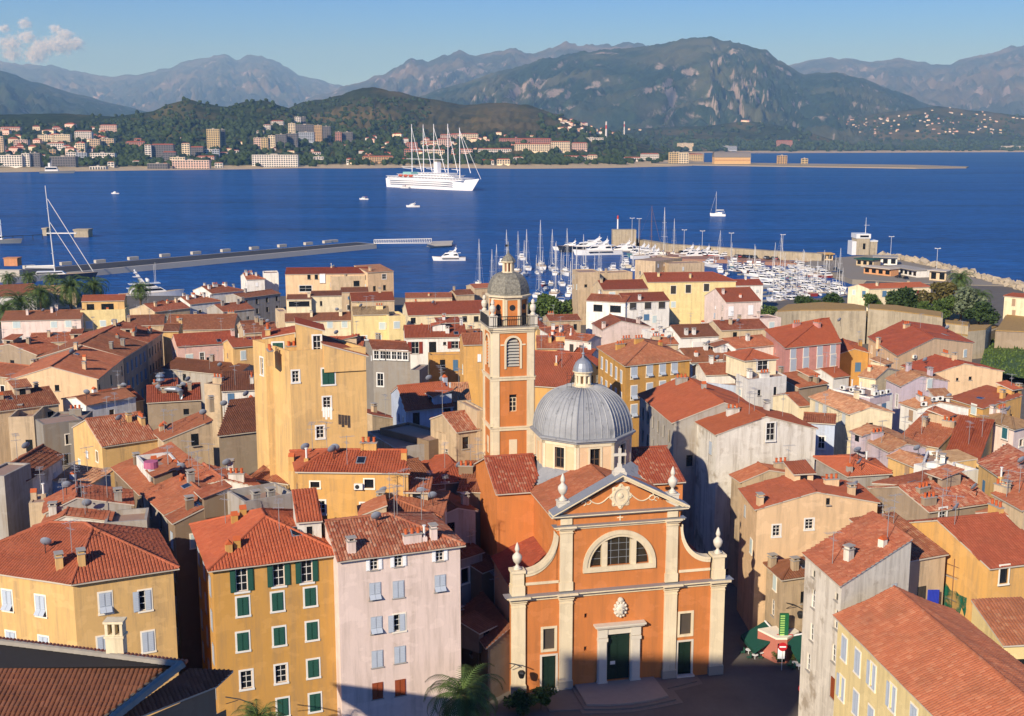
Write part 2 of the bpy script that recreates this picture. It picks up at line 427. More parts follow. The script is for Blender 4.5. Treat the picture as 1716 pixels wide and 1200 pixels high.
def _antenna():
    b = MB(); b.tube([(0, 0, -.4), (0, 0, 3.0)], .03, 5); b.tube([(-.7, 0, 2.9), (.8, 0, 2.9)], .02, 4)
    for x in (-.6, -.3, 0, .3, .55, .75): b.tube([(x, -.35, 2.9), (x, .35, 2.9)], .013, 4)
    b.tube([(0, -.5, 2.3), (0, .5, 2.3)], .018, 4)
    for y in (-.4, -.13, .13, .4): b.tube([(-.25, y, 2.3), (.25, y, 2.3)], .012, 4)
    return b.data('antenna', plain('aluminium', 'b0b0ac', .4, .5, .5))
def _dish():
    b = MB(); v = []; f = []; n = 16; rings = 5
    M = Matrix.Translation((0, -.12, .95)) @ Matrix.Rotation(R(62), 4, 'X')
    prof = [(.02, .0)] + [(.46 * k / rings, .14 * (k / rings) ** 2) for k in range(1, rings + 1)] + [(.47, .15), (.44, .125)] + [(.44 * k / rings, .14 * (k / rings) ** 2 - .03) for k in (4, 3, 2, 1)]
    b.lathe(prof, n, 0, (0, 0), M)
    b.tube([(0, .1, -.3), (0, .1, .95)], .035, 6, 1); b.tube([(0, -.1, .7), (0, -.62, 1.0)], .018, 5, 1); b.box(-.05, .05, -.68, -.58, .96, 1.06, 1)
    return b.data('satellite_dish', [plain('dish_grey', '7d838c', .5), DARKM])
ANT = _antenna(); DISH = _dish()
def _ac():
    b = MB(); b.box(-.42, .42, -.34, -.02, -.3, .3, 0)
    v = [(-.1 + .22 * math.cos(q), -.345, .22 * math.sin(q)) for q in [2 * math.pi * k / 14 for k in range(14)]]
    b.mesh(v, [tuple(range(14))], 1); b.box(-.45, -.4, -.3, 0, -.38, -.3, 1); b.box(.4, .45, -.3, 0, -.38, -.3, 1)
    return b.data('air_conditioner', [WOODW, DARKM])
AC = _ac()

_SK = MB(); _SK.box(-.45, .45, -.6, .6, -.1, .08, 1); _SK.box(-.37, .37, -.52, .52, .08, .09, 0); SKYL = _SK.data('roof_window', [GLASS, ZINC])
_DM = {}
def dormer_mesh(wm, roof):
    k = (wm.name, roof)
    if k not in _DM:
        b = MB(); b.box(-1.1, 1.1, -.9, 1.6, -1.2, 1.0, 0); b.box(-.4, .4, -.93, -.8, -.1, .75, 2); tile_plane(b, [(-1.3, -1.2), (1.3, -1.2), (1.3, 1.8), (-1.3, 1.8)], (0, .22, 1.2), 1, 1, 3); _DM[k] = b.data('dormer', [wm, roof_mat(roof, False), GLASS, SLAB])
    return _DM[k]
# ------------------------------------------------------------------ houses
HOUSES = []
class House:
    pass
def house(label, foot, z, slopes, roof, wall, wins=(), cat='house', base=None, over=.28, lod=None, chim=None, dishes=0, ants=0, dz=(0, 0, 0, 0), parapet=None, name='house', acs=(), seed=None, trim=None, ntag=True):
    """foot: CCW world points of the eave outline, first edge = front; slopes: rise per metre inward from each edge (None = gable)"""
    foot = [Vector((p[0], p[1])) for p in foot]; n = len(foot)
    A = foot[0]; e = (foot[1] - A).normalized(); rz = math.atan2(e.y, e.x)
    L = lambda p: ((p[0] - A.x) * e.x + (p[1] - A.y) * e.y, -(p[0] - A.x) * e.y + (p[1] - A.y) * e.x)
    loc = [L(p) for p in foot]
    cy = sum(p.y for p in foot) / n
    bz = ground_z(cy) - .3 if base is None else base
    near = A.y < 150
    if lod is None: lod = 0 if A.y < 128 else (1 if A.y < 235 else 2)
    H = House(); H.e = empty(name, (A.x, A.y, bz), rz); H.bz = bz; H.loc = loc; H.rz = rz; H.z = z - bz
    if ntag: tag(H.e, label, cat)
    he = z - bz
    rr = random.Random(sum(ord(c) * (i + 1) for i, c in enumerate(label)) if seed is None else seed)
    wm = wall_mat(wall); H.wm = wm
    # roof planes
    planes = []
    for i in range(n):
        if slopes is None or slopes[i] is None: continue
        p, q = loc[i], loc[(i + 1) % n]; dx, dy = q[0] - p[0], q[1] - p[1]; d = math.hypot(dx, dy)
        nx, ny = -dy / d, dx / d; s = slopes[i]
        planes.append((s * nx, s * ny, he + dz[i] - s * (nx * p[0] + ny * p[1])))
    flat = not planes
    if flat: planes = [(0, 0, he)]
    top = lambda x, y: min(a * x + b * y + c for a, b, c in planes)
    H.top = top
    # walls with real openings
    byedge = {}
    for wn in wins: byedge.setdefault(wn[0], []).append(wn[1:])
    for i in range(n):                          # a few odd windows on otherwise bare walls
        if i == 2 or i in byedge or he < 6 or n != 4: continue
        d = (foot[(i + 1) % n] - foot[i]).length
        for k in range(int(d / 3.6)):
            if rr.random() < .62: byedge.setdefault(i, []).append(((k + rr.uniform(.35, .65)) / int(d / 3.6), rr.choice((1.7, 2.0, 2.3)), rr.choice((.6, .8, .9)), rr.choice((.9, 1.3, 1.5)), rr.choice('dnspDlBdtW')))
            if rr.random() < .5: byedge.setdefault(i, []).append(((k + .5) / int(d / 3.6), rr.choice((4.6, 5.0)), .85, 1.5, rr.choice('dnspDlK')))
    mb = MB(); pend = []
    for i in range(n):
        p, q = loc[i], loc[(i + 1) % n]; dx, dy = q[0] - p[0], q[1] - p[1]; d = math.hypot(dx, dy)
        if d < .05: continue
        ex, ey = dx / d, dy / d; ox, oy = ey, -ex
        pt = lambda u, zz, dep=0.0: (p[0] + ex * u - ox * dep, p[1] + ey * u - oy * dep, zz)
        ts = {0.0, d}
        for ia in range(len(planes)):
            for ib in range(ia + 1, len(planes)):
                a1, b1, c1 = planes[ia]; a2, b2, c2 = planes[ib]
                den = (a1 - a2) * ex + (b1 - b2) * ey
                if abs(den) > 1e-9:
                    t = -((a1 - a2) * p[0] + (b1 - b2) * p[1] + c1 - c2) / den
                    if 0 < t < d: ts.add(t)
        ts = sorted(ts); prof = [(t, top(p[0] + ex * t, p[1] + ey * t) - (.02 if not flat else 0)) for t in ts]
        zc = min(zz for t, zz in prof)
        holes = []; anchor = Matrix.Translation((p[0], p[1], 0)) @ Matrix.Rotation(math.atan2(ey, ex), 4, 'Z')
        Wi = (Matrix.Translation((A.x, A.y, bz)) @ Matrix.Rotation(rz, 4, 'Z') @ anchor).inverted()
        for wn in byedge.get(i, ()):
            if wn[0] == 'px':                  # photo pixel on this wall
                _, pp, ww, hh, st = wn
                dd = Wi.to_3x3() @ ray(pp); oo = Wi @ Vector((0, 0, CAM_H)); t = -oo.y / dd.y
                hit = oo + dd * t; lst = [(hit.x, hit.z, ww, hh, st)]
            elif wn[0] == 'grid':              # columns, rows, margin, first row below eave, row step, w, h, style
                _, nc, nr, mg, zt, dzr, ww, hh, st = wn
                lst = [(mg + (d - 2 * mg) * (k / max(1, nc - 1) if nc > 1 else .5), he - zt - r_ * dzr, ww, hh, st) for k in range(nc) for r_ in range(nr)]
            else:
                lst = [(wn[0] * d, he - wn[1], wn[2], wn[3], wn[4])]
            for (u, zz, ww, hh, st) in lst:
                if u - ww / 2 < .1 or u + ww / 2 > d - .1 or zz - hh / 2 < .2: continue
                ok = zz + hh / 2 < zc - .06 and all(abs(u - h_[0]) > (ww + h_[2]) / 2 + .05 or abs(zz - h_[1]) > (hh + h_[3]) / 2 + .05 for h_ in holes)
                if ok: holes.append((u, zz, ww, hh))
                pend.append((i, u, zz, ww, hh, st, ok, math.atan2(ey, ex), (p[0], p[1]), (ex, ey), (ox, oy)))
        us = sorted({0.0, d} | {h_[0] - h_[2] / 2 for h_ in holes} | {h_[0] + h_[2] / 2 for h_ in holes})
        zs = sorted({0.0, zc} | {h_[1] - h_[3] / 2 for h_ in holes} | {h_[1] + h_[3] / 2 for h_ in holes})
        for a in range(len(us) - 1):
            z_run = None
            for b_ in range(len(zs) - 1):
                um, zm = (us[a] + us[a + 1]) / 2, (zs[b_] + zs[b_ + 1]) / 2
                solid = not any(abs(um - h_[0]) < h_[2] / 2 and abs(zm - h_[1]) < h_[3] / 2 for h_ in holes)
                if solid and z_run is None: z_run = zs[b_]
                if z_run is not None and (not solid or b_ == len(zs) - 2):
                    zt_ = zs[b_ + 1] if solid else zs[b_]
                    mb.face([pt(us[a], z_run), pt(us[a + 1], z_run), pt(us[a + 1], zt_), pt(us[a], zt_)]); z_run = None
        for (u, zz, ww, hh) in holes:
            a, b_, c_, d_ = u - ww / 2, u + ww / 2, zz - hh / 2, zz + hh / 2; r_ = .22
            mb.face([pt(a, c_), pt(b_, c_), pt(b_, c_, r_), pt(a, c_, r_)]); mb.face([pt(a, d_), pt(a, d_, r_), pt(b_, d_, r_), pt(b_, d_)])
            mb.face([pt(a, c_), pt(a, c_, r_), pt(a, d_, r_), pt(a, d_)]); mb.face([pt(b_, c_), pt(b_, d_), pt(b_, d_, r_), pt(b_, c_, r_)])
        if max(zz for t, zz in prof) > zc + .02:
            poly = [(0.0, zc), (d, zc)] + [(t, zz) for t, zz in reversed(prof)]
            cl = []
            for q_ in poly:
                if not cl or abs(q_[0] - cl[-1][0]) + abs(q_[1] - cl[-1][1]) > 1e-4: cl.append(q_)
            if abs(cl[0][0] - cl[-1][0]) + abs(cl[0][1] - cl[-1][1]) < 1e-4: cl.pop()
            if len(cl) > 2: mb.face([pt(u, zz) for u, zz in cl])
        if flat:
            ph = .9 if parapet is None else parapet
            mb.face([pt(0, zc), pt(d, zc), pt(d, zc + ph), pt(0, zc + ph)]); mb.face([pt(.25, zc + ph, .25), pt(d - .25, zc + ph, .25), pt(d - .25, zc, .25), pt(.25, zc, .25)])
            mb.face([pt(0, zc + ph), pt(d, zc + ph), pt(d - .25, zc + ph, .25), pt(.25, zc + ph, .25)])
    H.wall = mb.build('wall', wm, H.e)
    # windows
    for (i, u, zz, ww, hh, st, ok, an, p0, ed, od) in pend:
        sty, sc, fr = STY[st]
        off = 0.0 if ok else -.20
        pos = (p0[0] + ed[0] * u - od[0] * off, p0[1] + ed[1] * u - od[1] * off, zz)
        parts = win_meshes(ww, hh, sty, sc, fr, near); wo = None
        for nm, me in parts:
            if wo is None: wo = link(nm, me, H.e, pos, an)
            else: link(nm, me, wo)
    for (i, u, zz) in acs:
        p, q = loc[i], loc[(i + 1) % n]; d = math.hypot(q[0] - p[0], q[1] - p[1]); an = math.atan2(q[1] - p[1], q[0] - p[0])
        link('air_conditioner', AC, H.e, (p[0] + (q[0] - p[0]) * u, p[1] + (q[1] - p[1]) * u, he - zz), an)
    # roof
    rb = MB(); out = []
    for i in range(n):                          # outline pushed out by the overhang
        p, q, r0 = loc[i - 1], loc[i], loc[(i + 1) % n]
        d1 = Vector((q[0] - p[0], q[1] - p[1])).normalized(); d2 = Vector((r0[0] - q[0], r0[1] - q[1])).normalized()
        o1 = Vector((d1.y, -d1.x)); o2 = Vector((d2.y, -d2.x))
        oo1 = over if (slopes and slopes[i - 1] is not None) else over * .35
        oo2 = over if (slopes and slopes[i] is not None) else over * .35
        den = d1.x * d2.y - d1.y * d2.x
        if abs(den) < 1e-6: out.append((q[0] + o1.x * oo1, q[1] + o1.y * oo1)); continue
        a = Vector(q) + o1 * oo1; b_ = Vector(q) + o2 * oo2; t = ((b_.x - a.x) * d2.y - (b_.y - a.y) * d2.x) / den
        out.append((a.x + d1.x * t, a.y + d1.y * t))
    if flat:
        rb.face([(p[0], p[1], he + .02) for p in loc], 0); H.roof = rb.build('roof', plain('terrace_floor', '9a7f6c', .9), H.e)
    else:
        edges = {}
        for ia, pl in enumerate(planes):
            poly = out
            for ib, p2 in enumerate(planes):
                if ib != ia: poly = clip(poly, pl[0] - p2[0], pl[1] - p2[1], pl[2] - p2[2] + (1e-7 if ib < ia else 0)); 
                if len(poly) < 3: break
            if len(poly) < 3: continue
            tile_plane(rb, poly, (pl[0], pl[1], pl[2] + .14), lod)
            for k in range(len(poly)):
                a, b_ = poly[k], poly[(k + 1) % len(poly)]; mx, my = (a[0] + b_[0]) / 2, (a[1] + b_[1]) / 2
                zs_ = sorted(x * mx + y * my + c for x, y, c in planes)
                if len(zs_) > 1 and zs_[1] - zs_[0] < 1e-4 and math.hypot(a[0] - b_[0], a[1] - b_[1]) > .3:
                    ky = (round(mx, 1), round(my, 1))
                    if ky not in edges: edges[ky] = ((a[0], a[1], top(*a) + .14), (b_[0], b_[1], top(*b_) + .14))
        for a, b_ in edges.values(): cap_tube(rb, a, b_, 0, .15)
        H.roof = rb.build('roof', [roof_mat(roof, lod >= 2), SLAB], H.e)
    # chimneys, aerials, dishes
    xs = [p[0] for p in loc]; ys = [p[1] for p in loc]
    def spot():
        fx, fy = rr.uniform(.12, .88), rr.uniform(.1, .75)
        x = min(xs) + fx * (max(xs) - min(xs)); y = min(ys) + fy * (max(ys) - min(ys)); return x, y, top(x, y)
    if chim is None:
        area = (max(xs) - min(xs)) * (max(ys) - min(ys)); chim = [(rr.uniform(.1, .9), rr.uniform(.15, .85), rr.choice((0, 0, 1, 2, 3, 2))) for _ in range(min(4, 1 + int(area / 70)))]
    if slopes and A.y < 300 and base is None and not isinstance(chim, tuple):
        ants += rr.choice((0, 1, 1, 2)); dishes += rr.choice((0, 0, 1))
        if not chim and len(loc) == 4 and max(xs) > 4.5: chim = [(rr.uniform(.1, .9), rr.uniform(.3, .9), rr.choice((0, 0, 1, 2))) for _ in range(rr.choice((1, 2)))]
        if A.y < 270 and max(xs) > 6 and rr.random() < .55:
            x, y, zz = spot(); link('roof_window', SKYL, H.roof, (x, y, zz + .16)).rotation_euler = (math.atan(top(x, y + .1) * 10 - zz * 10), -math.atan(top(x + .1, y) * 10 - zz * 10), 0)
        if 104 < A.y < 270 and max(xs) > 6.5 and rr.random() < .4:
            x, y, zz = spot(); link('dormer', dormer_mesh(wm, roof), H.roof, (x, y, zz), rr.choice((0, 0, -1.57)))
    for c_ in chim:
        x = min(xs) + c_[0] * (max(xs) - min(xs)); y = min(ys) + c_[1] * (max(ys) - min(ys))
        link('chimney', chimney_mesh(c_[2], wm), H.roof, (x, y, top(x, y) + .1), c_[3] if len(c_) > 3 else rr.choice((0, 1.57)))
    for _ in range(dishes):
        x, y, zz = spot(); o = link('satellite_dish', DISH, H.roof, (x, y, zz + .15), -rz + rr.uniform(-.3, .5) + R(200))
    for _ in range(ants):
        x, y, zz = spot(); link('antenna', ANT, H.roof, (x, y, zz + .1), rr.uniform(0, 3))
    HOUSES.append(H); return H
def rect(A, B, C, z):
    """eave corners front-left A, front-right B (photo pixels), depth C in metres or from a back corner's pixel"""
    a = P(A, z); b = P(B, z); e = (b - a); e.z = 0; w_ = e.length; e /= w_; nrm = Vector((-e.y, e.x, 0))
    if hasattr(C, '__len__'):                   # a slanted side wall stays slanted
        v = P(C, z) - a; v.z = 0
        if v.length > 2 and v.dot(nrm) / v.length > .72: return [a, b, b + v, a + v]
    d = C if not hasattr(C, '__len__') else max(2.0, (P(C, z) - a).dot(nrm))
    return [a, b, b + nrm * d, a + nrm * d]
def rectL(Nr, Fa, w_, z):
    """left eave from near corner to far corner (photo pixels), width in metres or from a right-hand pixel"""
    a = P(Nr, z); f = P(Fa, z); y = f - a; y.z = 0; d = y.length; y /= d; x = Vector((y.y, -y.x, 0))
    w2 = w_ if not hasattr(w_, '__len__') else max(2.0, (P(w_, z) - a).dot(x))
    return [a, a + x * w2, a + x * w2 + y * d, f]
# ------------------------------------------------------------------ the sea
def interp(pts, x):
    if x <= pts[0][0]: return pts[0][1]
    for (x0, y0), (x1, y1) in zip(pts, pts[1:]):
        if x <= x1:
            t = (x - x0) / (x1 - x0); t = t * t * (3 - 2 * t) * .5 + t * .5
            return y0 + (y1 - y0) * t
    return pts[-1][1]
q = NB('sea_water', .10, .5); q.b.inputs["IOR"].default_value = 1.13
ob = q.obj()
dp = q.noise(.0032, 4, .55, q.mapping((1, 3.0, 1), ob))
q.col(q.mix(q.ramp(dp, [(.35, 0.0), (.68, 1.0)]), (.006, .062, .215), (.011, .090, .29)))
n1 = q.noise(.055, 6, .6, q.mapping((1, 1.6, 1), ob)); n2 = q.noise(.9, 5, .6, ob); n3 = q.noise(.006, 3, .5, q.mapping((.45, 3.2, 1), ob))
rip = q.ramp(q.noise(.16, 5, .65, q.mapping((.55, 1.5, 1), ob)), [(.36, .72), (.66, 1.3)]); lk = q.b.inputs["Base Color"].links[0].from_socket; q.col(q.mix(1.0, q.mix(1.0, lk, rip, 'MULTIPLY'), q.ramp(n3, [(.57, 1.0), (.66, .74)]), 'MULTIPLY'))
hh = q.math('ADD', q.math('ADD', q.math('MULTIPLY', n1, 3.0), q.math('MULTIPLY', n2, .35)), q.math('MULTIPLY', n3, 5.0))
q.bump(hh, .8, 1.4); q.b.inputs["Specular IOR Level"].default_value = 0.0; q.b.inputs["Roughness"].default_value = 1.0
gl = q.n("ShaderNodeBsdfGlossy", i_Roughness=.14); mx = q.n("ShaderNodeMixShader", i_0=.21); q.l(q.b.inputs["Normal"].links[0].from_socket, gl.inputs["Normal"]); q.l(q.b.outputs[0], mx.inputs[1]); q.l(gl.outputs[0], mx.inputs[2]); q.l(mx.outputs[0], q.t.nodes["Material Output"].inputs[0])
b = MB(); b.face([(-9000, -600, 0), (9000, -600, 0), (9000, 9000, 0), (-9000, 9000, 0)])
tag(b.build('sea', q.mat), kind='structure')

# ------------------------------------------------------------------ town ground, quays
SHORE = [(-500, 500), (0, 500), (230, 497), (440, 497), (690, 500), (760, 506), (880, 520), (975, 528), (1120, 506), (1290, 508), (1320, 502), (1428, 500), (1432, 470), (1480, 462), (1600, 470), (1690, 478), (1900, 500), (2300, 520)]
q = NB('street_paving', .9, .2)
base = q.mix(q.noise(.25, 6, .6), hexlin('57524b'), hexlin('7d7569'))
base = q.mix(q.math('MULTIPLY', q.noise(2.5, 6, .7), .4), base, hexlin('3f3b36')); q.bump(q.noise(4, 4), .3, .03)
PAVE = q.col(base)
b = MB(); cols = []
for k in range(-14, 70):
    px = -500 + k * 40; s = P((px, interp(SHORE, px)), 1.6); cols.append(s)
rows = []
for s in cols:
    r_ = []
    for y in (-160, 0, 100, 135, 200, 300, 400):
        yy = min(y, s.y - 4); r_.append(Vector((s.x * (.25 + .75 * max(yy, 0) / s.y) * (1 if abs(s.x) > 50 else 1), yy, ground_z(yy))))
    r_.append(Vector((s.x, s.y - 1, 1.9))); r_.append(Vector((s.x, s.y, 1.9))); r_.append(Vector((s.x, s.y, -2)))
    rows.append(r_)
for i in range(len(rows) - 1):
    for j in range(len(rows[0]) - 1): b.face([rows[i][j], rows[i + 1][j], rows[i + 1][j + 1], rows[i][j + 1]])
tag(b.build('ground', PAVE), kind='structure')

# ------------------------------------------------------------------ hills and mountains
def hill_mat(name, green, dry, rock, rock_amt, speck=.03, scl=1.0):
    q = NB(name, .95, .05); ob = q.obj()
    a = q.noise(speck, 5, .7, ob); g2 = q.noise(speck * .12, 6, .6, ob)
    base = q.mix(q.ramp(a, [(.38, 0.0), (.62, 1.0)]), tuple(x * .5 for x in hexlin(green)), hexlin(green))
    base = q.mix(q.ramp(g2, [(.46, 0.0), (.66, 1.0)]), base, hexlin(dry))
    rk = q.noise(speck * .22, 8, .68, ob)
    nrm = q.n("ShaderNodeNewGeometry").outputs["Normal"]; sp = q.n("ShaderNodeSeparateXYZ"); q.l(nrm, sp.inputs[0])
    steep = q.math('SUBTRACT', 1.0, sp.outputs[2])
    f = q.math('ADD', rk, q.math('MULTIPLY', steep, .35))
    base = q.mix(q.ramp(f, [(.78 - rock_amt * .3, 0.0), (.84 - rock_amt * .3, 1.0)]), base, hexlin(rock))
    if name.startswith('maquis'):               # bare shore just above the water
        pz = q.n("ShaderNodeNewGeometry").outputs["Position"]; s2 = q.n("ShaderNodeSeparateXYZ"); q.l(pz, s2.inputs[0]); base = q.mix(q.ramp(q.math('DIVIDE', s2.outputs[2], 10.0), [(.35, 1.0), (.6, 0.0)]), base, hexlin('b5a37f'))
    q.bump(a, .6, 6 * scl); return q.col(base)
def ridge(name, crest, foot, Yr, mat, x0, x1, nx=160, nt=40, amp=.12, zf=0.0, shape=1.25, nscale=1.0, seed=0, crough=.012, back=1.3):
    """a range of hills: foot line on the ground, crest line at its own distance, and a back slope"""
    b = MB(); g = []
    for i in range(nx + 1):
        px = x0 + (x1 - x0) * i / nx
        Yf = foot if not hasattr(foot, '__len__') else P((px, interp(foot, px)), 0.0).y
        yr = Yr if not callable(Yr) else Yr(px)
        cr = D((px, interp(crest, px)), yr); zc = max(cr.z, 3.0); col_ = []
        for j in range(nt + 1):
            t = j / nt; Y = Yf + (yr - Yf) * t; X = (px - 858) / F_PX * (Y * CC)
            X = cr.x * Y / cr.y
            v = Vector((X * .9 + seed * 1000, Y * .55, 0)) * (nscale * 6.0 / max(zc, 150))
            rg = mn.ridged_multi_fractal(v * .55, .9, 2.1, 6, 1.0, 2.0) - 1.0
            fb = mn.fractal(v * 1.6, 1.0, 2.0, 5)
            env = math.sin(min(1, t) * math.pi) ** .8
            z = zf + (zc - zf) * (t ** shape) + zc * amp * env * (rg * .55 + fb * .35)
            if j == nt: z = zc * (1 + crough * mn.fractal(Vector((px * .05 + seed, 0, 0)), .6, 2.2, 6))
            col_.append(Vector((X, Y, max(z, zf + .02 * t * zc))))
        for tb in (.35, 1.0):
            Y = yr + (yr - Yf) * (back - 1) * tb * 2; col_.append(Vector((cr.x * Y / cr.y, Y, zc * (1 - tb))))
        g.append(col_)
    nj = len(g[0])
    v = [p for c in g for p in c]
    f = [(i * nj + j, (i + 1) * nj + j, (i + 1) * nj + j + 1, i * nj + j + 1) for i in range(nx) for j in range(nj - 1)]
    b.mesh(v, f); return tag(b.build(name, mat, smooth=True), kind='structure'), g
MAQ = hill_mat('maquis_near', '33401f', '6e6238', '8a7455', .02, .022)
MAQ2 = hill_mat('maquis_dry', '3a4322', '6b5e38', '95805e', .22, .02)
MTN = hill_mat('mountain_maquis', '33452f', '56583f', '948a80', .50, .014, 3)
ROCK = hill_mat('mountain_rock', '4a5140', '766d5a', '968d86', .55, .007, 5)
SH_L = [(-600, 292), (0, 288), (100, 286.5), (270, 284.5), (400, 283), (500, 281), (600, 281.5), (700, 280), (870, 282), (1000, 281), (1110, 278.5), (1180, 276.5), (1190, 258), (1260, 256.2), (1716, 254.5), (2300, 253)]
ridge('distant_mountains', [(-700, 70), (-150, 95), (0, 102), (35, 108), (90, 110), (120, 118), (180, 128), (230, 125), (280, 115), (310, 103), (340, 97), (375, 90), (398, 101), (420, 92), (450, 97), (480, 112), (505, 128), (530, 131), (560, 142), (700, 175), (900, 190)], 14000, 30000, ROCK, -700, 900, 260, 56, .22, seed=1, crough=.03)
ridge('dark_western_slope', [(-700, 30), (-200, 85), (0, 118), (60, 138), (130, 158), (200, 176), (260, 190), (400, 215)], 6000, 13000, MTN, -700, 400, 130, 46, .25, seed=2)
ridge('middle_range', [(400, 195), (480, 178), (540, 158), (590, 141), (640, 126), (672, 108), (690, 97), (715, 104), (745, 92), (770, 86), (800, 93), (835, 86), (860, 80), (890, 90), (950, 72), (985, 76), (1060, 72), (1130, 85), (1300, 120)], 11000, 20000, ROCK, 400, 1300, 190, 52, .22, seed=3, crough=.03)
ridge('eastern_range', [(1150, 150), (1330, 108), (1370, 98), (1420, 97), (1460, 104), (1510, 97), (1560, 108), (1590, 107), (1640, 92), (1716, 75), (1900, 50), (2400, 60)], 11000, 23000, ROCK, 1150, 2400, 200, 52, .22, seed=4, crough=.03)
ridge('green_mountain', [(560, 200), (680, 168), (760, 143), (850, 116), (920, 97), (980, 86), (1060, 80), (1110, 73), (1140, 66), (1165, 63), (1190, 62), (1220, 69), (1280, 82), (1310, 104), (1345, 124), (1400, 121), (1440, 130), (1500, 152), (1560, 176), (1640, 195), (1800, 215)], 6900, 11500, MTN, 560, 1800, 340, 80, .20, seed=5, crough=.02)
_, G_HILL = ridge('villa_hill', [(1000, 232), (1200, 215), (1320, 205), (1440, 195), (1500, 186), (1570, 178), (1640, 186), (1716, 194), (1900, 190), (2300, 200)], [(900, 252.6), (2300, 251.5)], 8600, MAQ2, 1000, 2300, 150, 30, .10, seed=6)
_, G_LOW = ridge('low_wooded_hill', [(900, 246), (960, 232), (1040, 217), (1120, 213), (1180, 211), (1250, 203), (1300, 209), (1350, 222), (1420, 240), (1500, 247), (1900, 250)], [(900, 262), (1190, 256), (1250, 254.6), (1900, 253.6)], 7000, MAQ2, 900, 1900, 130, 26, .10, seed=7)
_, G_B = ridge('brown_hill', [(380, 215), (440, 196), (480, 182), (510, 170), (540, 167), (570, 159), (600, 149), (625, 146), (660, 153), (720, 166), (780, 176), (830, 172), (880, 175), (930, 190), (960, 202), (1010, 218), (1060, 236), (1110, 250), (1200, 262), (1260, 268)], [(380, 283), (500, 281), (600, 281.5), (700, 280), (870, 282), (1000, 281), (1110, 278.5), (1180, 276.8), (1260, 275)], 4700, MAQ2, 380, 1180, 200, 46, .13, shape=1.7, seed=8)
_, G_A = ridge('green_hill', [(-600, 185), (-100, 193), (0, 192), (100, 190), (190, 195), (250, 188), (290, 172), (318, 167), (345, 174), (380, 179), (410, 171), (440, 168), (480, 180), (540, 205), (620, 240), (700, 262)], [(-600, 292), (0, 288), (100, 286.5), (270, 284.5), (400, 283), (500, 281), (600, 281.5), (700, 280)], 4000, MAQ, -600, 700, 220, 46, .13, shape=1.6, seed=9)
SAND = plain('beach_sand', 'b8a684', .95, .1)
b = MB(); prev = None
for k in range(0, 150):                         # narrow beach along the far shore
    px = -600 + k * 20
    y0 = interp(SH_L, px)
    if 1170 < px < 1200: prev = None; continue
    a = P((px, y0 + (.9 if px < 1180 else .5)), 0.3); c = D((px, y0 - (1.8 if px < 1180 else .9)), a.y * 1.03)
    if prev: b.face([prev[0], a, c, prev[1]])
    prev = (a, c)
tag(b.build('beach', SAND), kind='structure')
# ------------------------------------------------------------------ the cathedral (local x along the facade, y into the nave, z up from the forecourt)
CA = Vector((-0.1, 106.2, 8.0)); CRZ = R(12.75)
ORANGE = plaster('church_orange', 'c67a42', .4, '96653f'); CREAM = plaster('church_cream', 'dccba8', .35, 'a8977a')
PEACH = plaster('church_peach', 'dfbc92', .3, 'c49a6c'); STONEW = plain('white_marble', 'c8bfac', .6); STONEG = plain('grey_stone_base', 'a59a86', .9)
DOORG = plain('door_green', '172a20', .5); LEADED = plain('leaded_glass', '2b2620', .25, .5, var=.5)
q = NB('dome_lead', .6, .4); ob = q.obj()
base = q.mix(q.noise(.9, 6, .65, ob), hexlin('757676'), hexlin('a6a6a3'))
st = q.noise(1.2, 6, .7, q.mapping((2.2, 2.2, .25), ob))
base = q.mix(q.math('MULTIPLY', q.ramp(st, [(.57, 0.0), (.68, 1.0)]), .6), base, hexlin('3a3f44')); LEAD = q.col(base); q.b.inputs["Metallic"].default_value = .08
q = NB('slate_scales', .75, .3); ob = q.obj()
vo = q.n("ShaderNodeTexVoronoi"); vo.inputs["Scale"].default_value = 4.5; q.l(ob, vo.inputs["Vector"])
base = q.mix(vo.outputs["Distance"], hexlin('8d8878'), hexlin('5f5b50')); q.bump(vo.outputs["Distance"], .8, .05); SCALES = q.col(base)
cath = tag(empty('cathedral', CA, CRZ), 'orange and cream cathedral with grey dome, bell tower and pedimented front', 'cathedral')
def wallgrid(b, x0, x1, z0, z1, y, holes, m=0, dep=.35, mr=None):
    xs = sorted({x0, x1} | {h[0] for h in holes} | {h[1] for h in holes}); zs = sorted({z0, z1} | {h[2] for h in holes} | {h[3] for h in holes})
    for i in range(len(xs) - 1):
        for j in range(len(zs) - 1):
            xm, zm = (xs[i] + xs[i + 1]) / 2, (zs[j] + zs[j + 1]) / 2
            if any(h[0] < xm < h[1] and h[2] < zm < h[3] for h in holes): continue
            b.face([(xs[i], y, zs[j]), (xs[i + 1], y, zs[j]), (xs[i + 1], y, zs[j + 1]), (xs[i], y, zs[j + 1])], m)
    mr = m if mr is None else mr
    for a, c, d, e in [h[:4] for h in holes]:
        b.face([(a, y, d), (c, y, d), (c, y + dep, d), (a, y + dep, d)], mr); b.face([(a, y, e), (a, y + dep, e), (c, y + dep, e), (c, y, e)], mr)
        b.face([(a, y, d), (a, y + dep, d), (a, y + dep, e), (a, y, e)], mr); b.face([(c, y, d), (c, y, e), (c, y + dep, e), (c, y + dep, d)], mr)
CX, LZ, LR = 10.6, 12.12, 2.95
b = MB()
wallgrid(b, 0.05, 21.35, -1.0, 10.0, 0, [(3.1, 4.3, 4.2, 6.36), (3.0, 4.42, .22, 3.58), (16.85, 18.1, 4.4, 6.65), (16.75, 18.18, .3, 3.7), (7.2, 7.5, 7.05, 7.5), (7.2, 7.5, 3.7, 4.15), (9.42, 11.84, .42, 5.26)])
